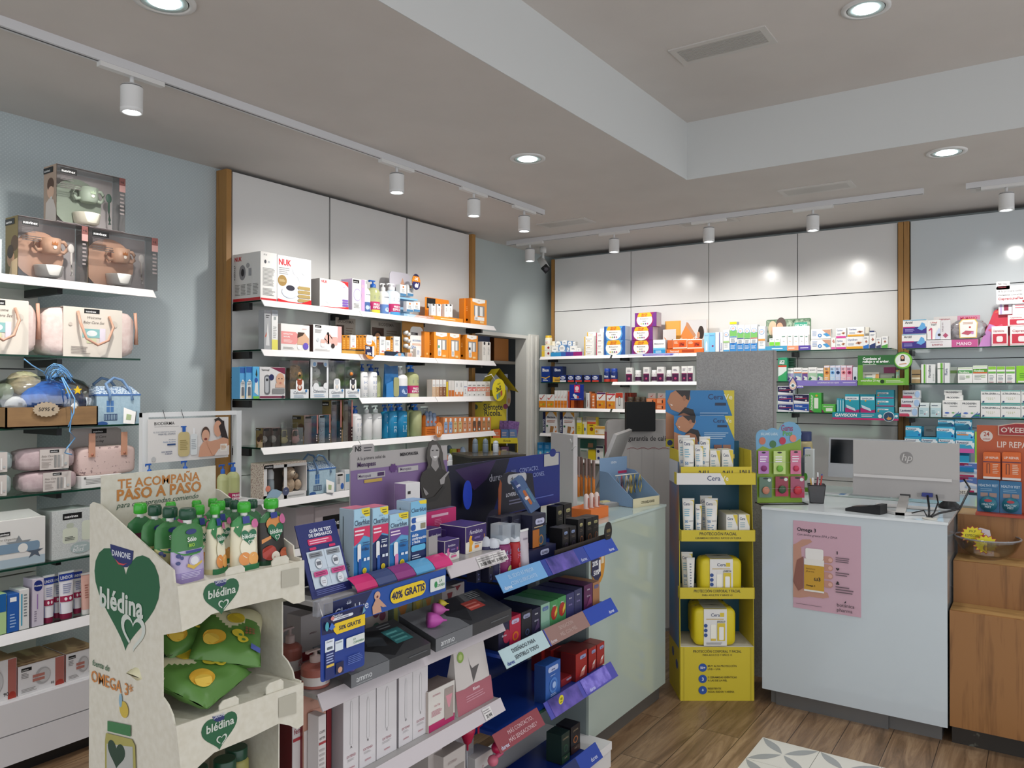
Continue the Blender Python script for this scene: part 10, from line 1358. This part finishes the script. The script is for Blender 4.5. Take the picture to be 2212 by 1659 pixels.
B().box(x0,x1,0,.004,0,zt+.06,YR).fr(x0,x1,0,0,zt,[T(nq(1065,885)[0],nq(1065,885)[1],.033,'2a2618','Siéntete','c',.02,.56),T(nq(1065,898)[0],nq(1065,898)[1],.033,'2a2618','Ricola.','c',.02,.5),('C',*nq(1027,879),.07,'2c4434',.014),('C',*nq(1092,878),.07,'8c2c54',.014)]).obj('back_board',t)
R_=[rq(*p_,-.1)for p_ in((1039,829),(1063,797),(1081,799),(1111,842))]
B().add([(R_[0][0],-.02,R_[0][1]),(R_[1][0],-.02,R_[1][1]),(R_[1][0]+.05,-.26,R_[1][1]),(R_[0][0]+.05,-.26,R_[0][1]-.01)],[(0,1,2,3)],YR).add([(R_[1][0],-.02,R_[1][1]),(R_[3][0]-.03,-.02,R_[3][1]),(R_[3][0]+.02,-.26,R_[3][1]-.02),(R_[1][0]+.05,-.26,R_[1][1])],[(0,1,2,3)],YR).obj('roof',t)
xs0,xs1=rq(1060,950,-.15)[0],rq(1116,950,-.15)[0]
for i,(pt_,pb)in enumerate(((946,958),(985,1000))):
 zc,zd=rq(1090,pt_,-.2)[1],rq(1090,pb,-.2)[1];B().box(xs0,xs1,-.2,-.197,zd,zc,YR).box(xs0,xs1,-.197,0,zd+.005,zd+.009,YR).fr(xs0,xs1,-.2,zd,zc,[T(.6,.3,.4,'3a3618','Ricola','c',.01,.4,.2)]).obj('tray',t)
 for k in range(3 if i==0 else 2):
  wx=(xs1-xs0)/3.2;o=carton(wx*.92,.12,(.10,.10,.10)[k]if i==0 else.12,('d8662c','4a6a9c','5a7aa8')[k]if i==0 else('6a5a4c','5c3c58')[k],[('C',.6,.2,.14,'e6e2da'),('L',.1,.5,.9,.85,3,'c9b4a4')]).obj('sweets_box',loc=org2+u2_*(xs0+wx*(k+.55)+.01)-n2_*.19+Vc((0,0,zd+.0095)),rot=a2,label='%s sweets box on the %s tray of the yellow stand'%(('orange','slate blue','blue')[k]if i==0 else('brown','plum')[k],'upper' if i==0 else 'lower'),cat='box',group='sweets boxes on the yellow stand')
B().prism([(-.2,0),(-.2,rq(1068,930,-.2)[1]),(-.17,rq(1068,922,-.2)[1]),(0,zt*.9),(0,0)],xs0-.004,xs0,YR,'x').obj('side_panel',t);B().prism([(-.2,0),(-.2,rq(1068,950,-.2)[1]),(-.1,rq(1068,945,-.2)[1]),(0,1.2),(0,0)],xs1,xs1+.004,YR,'x').obj('side_panel',t)
z_=rq(1100,953,-.2)[1]
for i in range(3):o=B().prism([(-.04,0),(-.045,.15),(.045,.15),(.04,0)],0,.012,noisy('6a4480','8c64a0',(60,60,60),.5,name='purple_bag')).obj('sweets_bag',loc=org2+u2_*(xs1-.10+.035*i)-n2_*(.02+.02*i)+Vc((0,0,z_+.005)),rot=(0,.12,a2));tag(o,'purple sweets bag in the yellow stand, %s'%('rearmost','middle','front')[i],'bag','purple sweets bags')
q_=on(1099,858,'x',5.28);tag(B().prism(circ(0,0,.03,.075,24),0,.002,'a89a84').fr(-.03,.03,0,-.075,.075,[('P',[(.2,.95),(.8,.95),(.5,.7)],'c9b42c'),('C',.5,.3,.3,'a8784c',.15)]).obj('hanging_sign',loc=(5.28,q_.y,q_.z),rot=a2+.9),'narrow oval tag hanging beside the yellow roof','sign')
t=tag(B().box(-.20,.20,-.17,.17,.80,1.135,'2c2a2a').box(-.205,.205,-.175,.175,1.135,1.15,M('5a5448',.15)).box(-.18,.18,-.15,.15,0,.8,'2c2a2a').fr(-.2,.2,-.17,.8,1.135,[('R',.02,.05,.98,.85,'5c4c48'),('R',.35,.6,.7,.95,'121212'),('R',.75,.4,.98,.85,'6a7a74')]).obj('display_table',loc=(4.42,3.22,0),rot=-.5),'black display cabinet with a glossy top behind the advertising boards','cabinet')
for i,px in enumerate((1033,1043,1049)):
 q_=on(px,985,'z',1.15);o=bottle(.04,.10 if i<2 else.085,'74828f' if i<2 else 'd0d8e2','74828f' if i<2 else 'd0d8e2',capk='dome',bh=.07);o.location=(4.40+.04*i,3.30-.06*i,1.1505);tag(o,'%s roll-on bottle on the black cabinet'%('grey-blue left','grey-blue middle','white dome-capped')[i],'bottle')
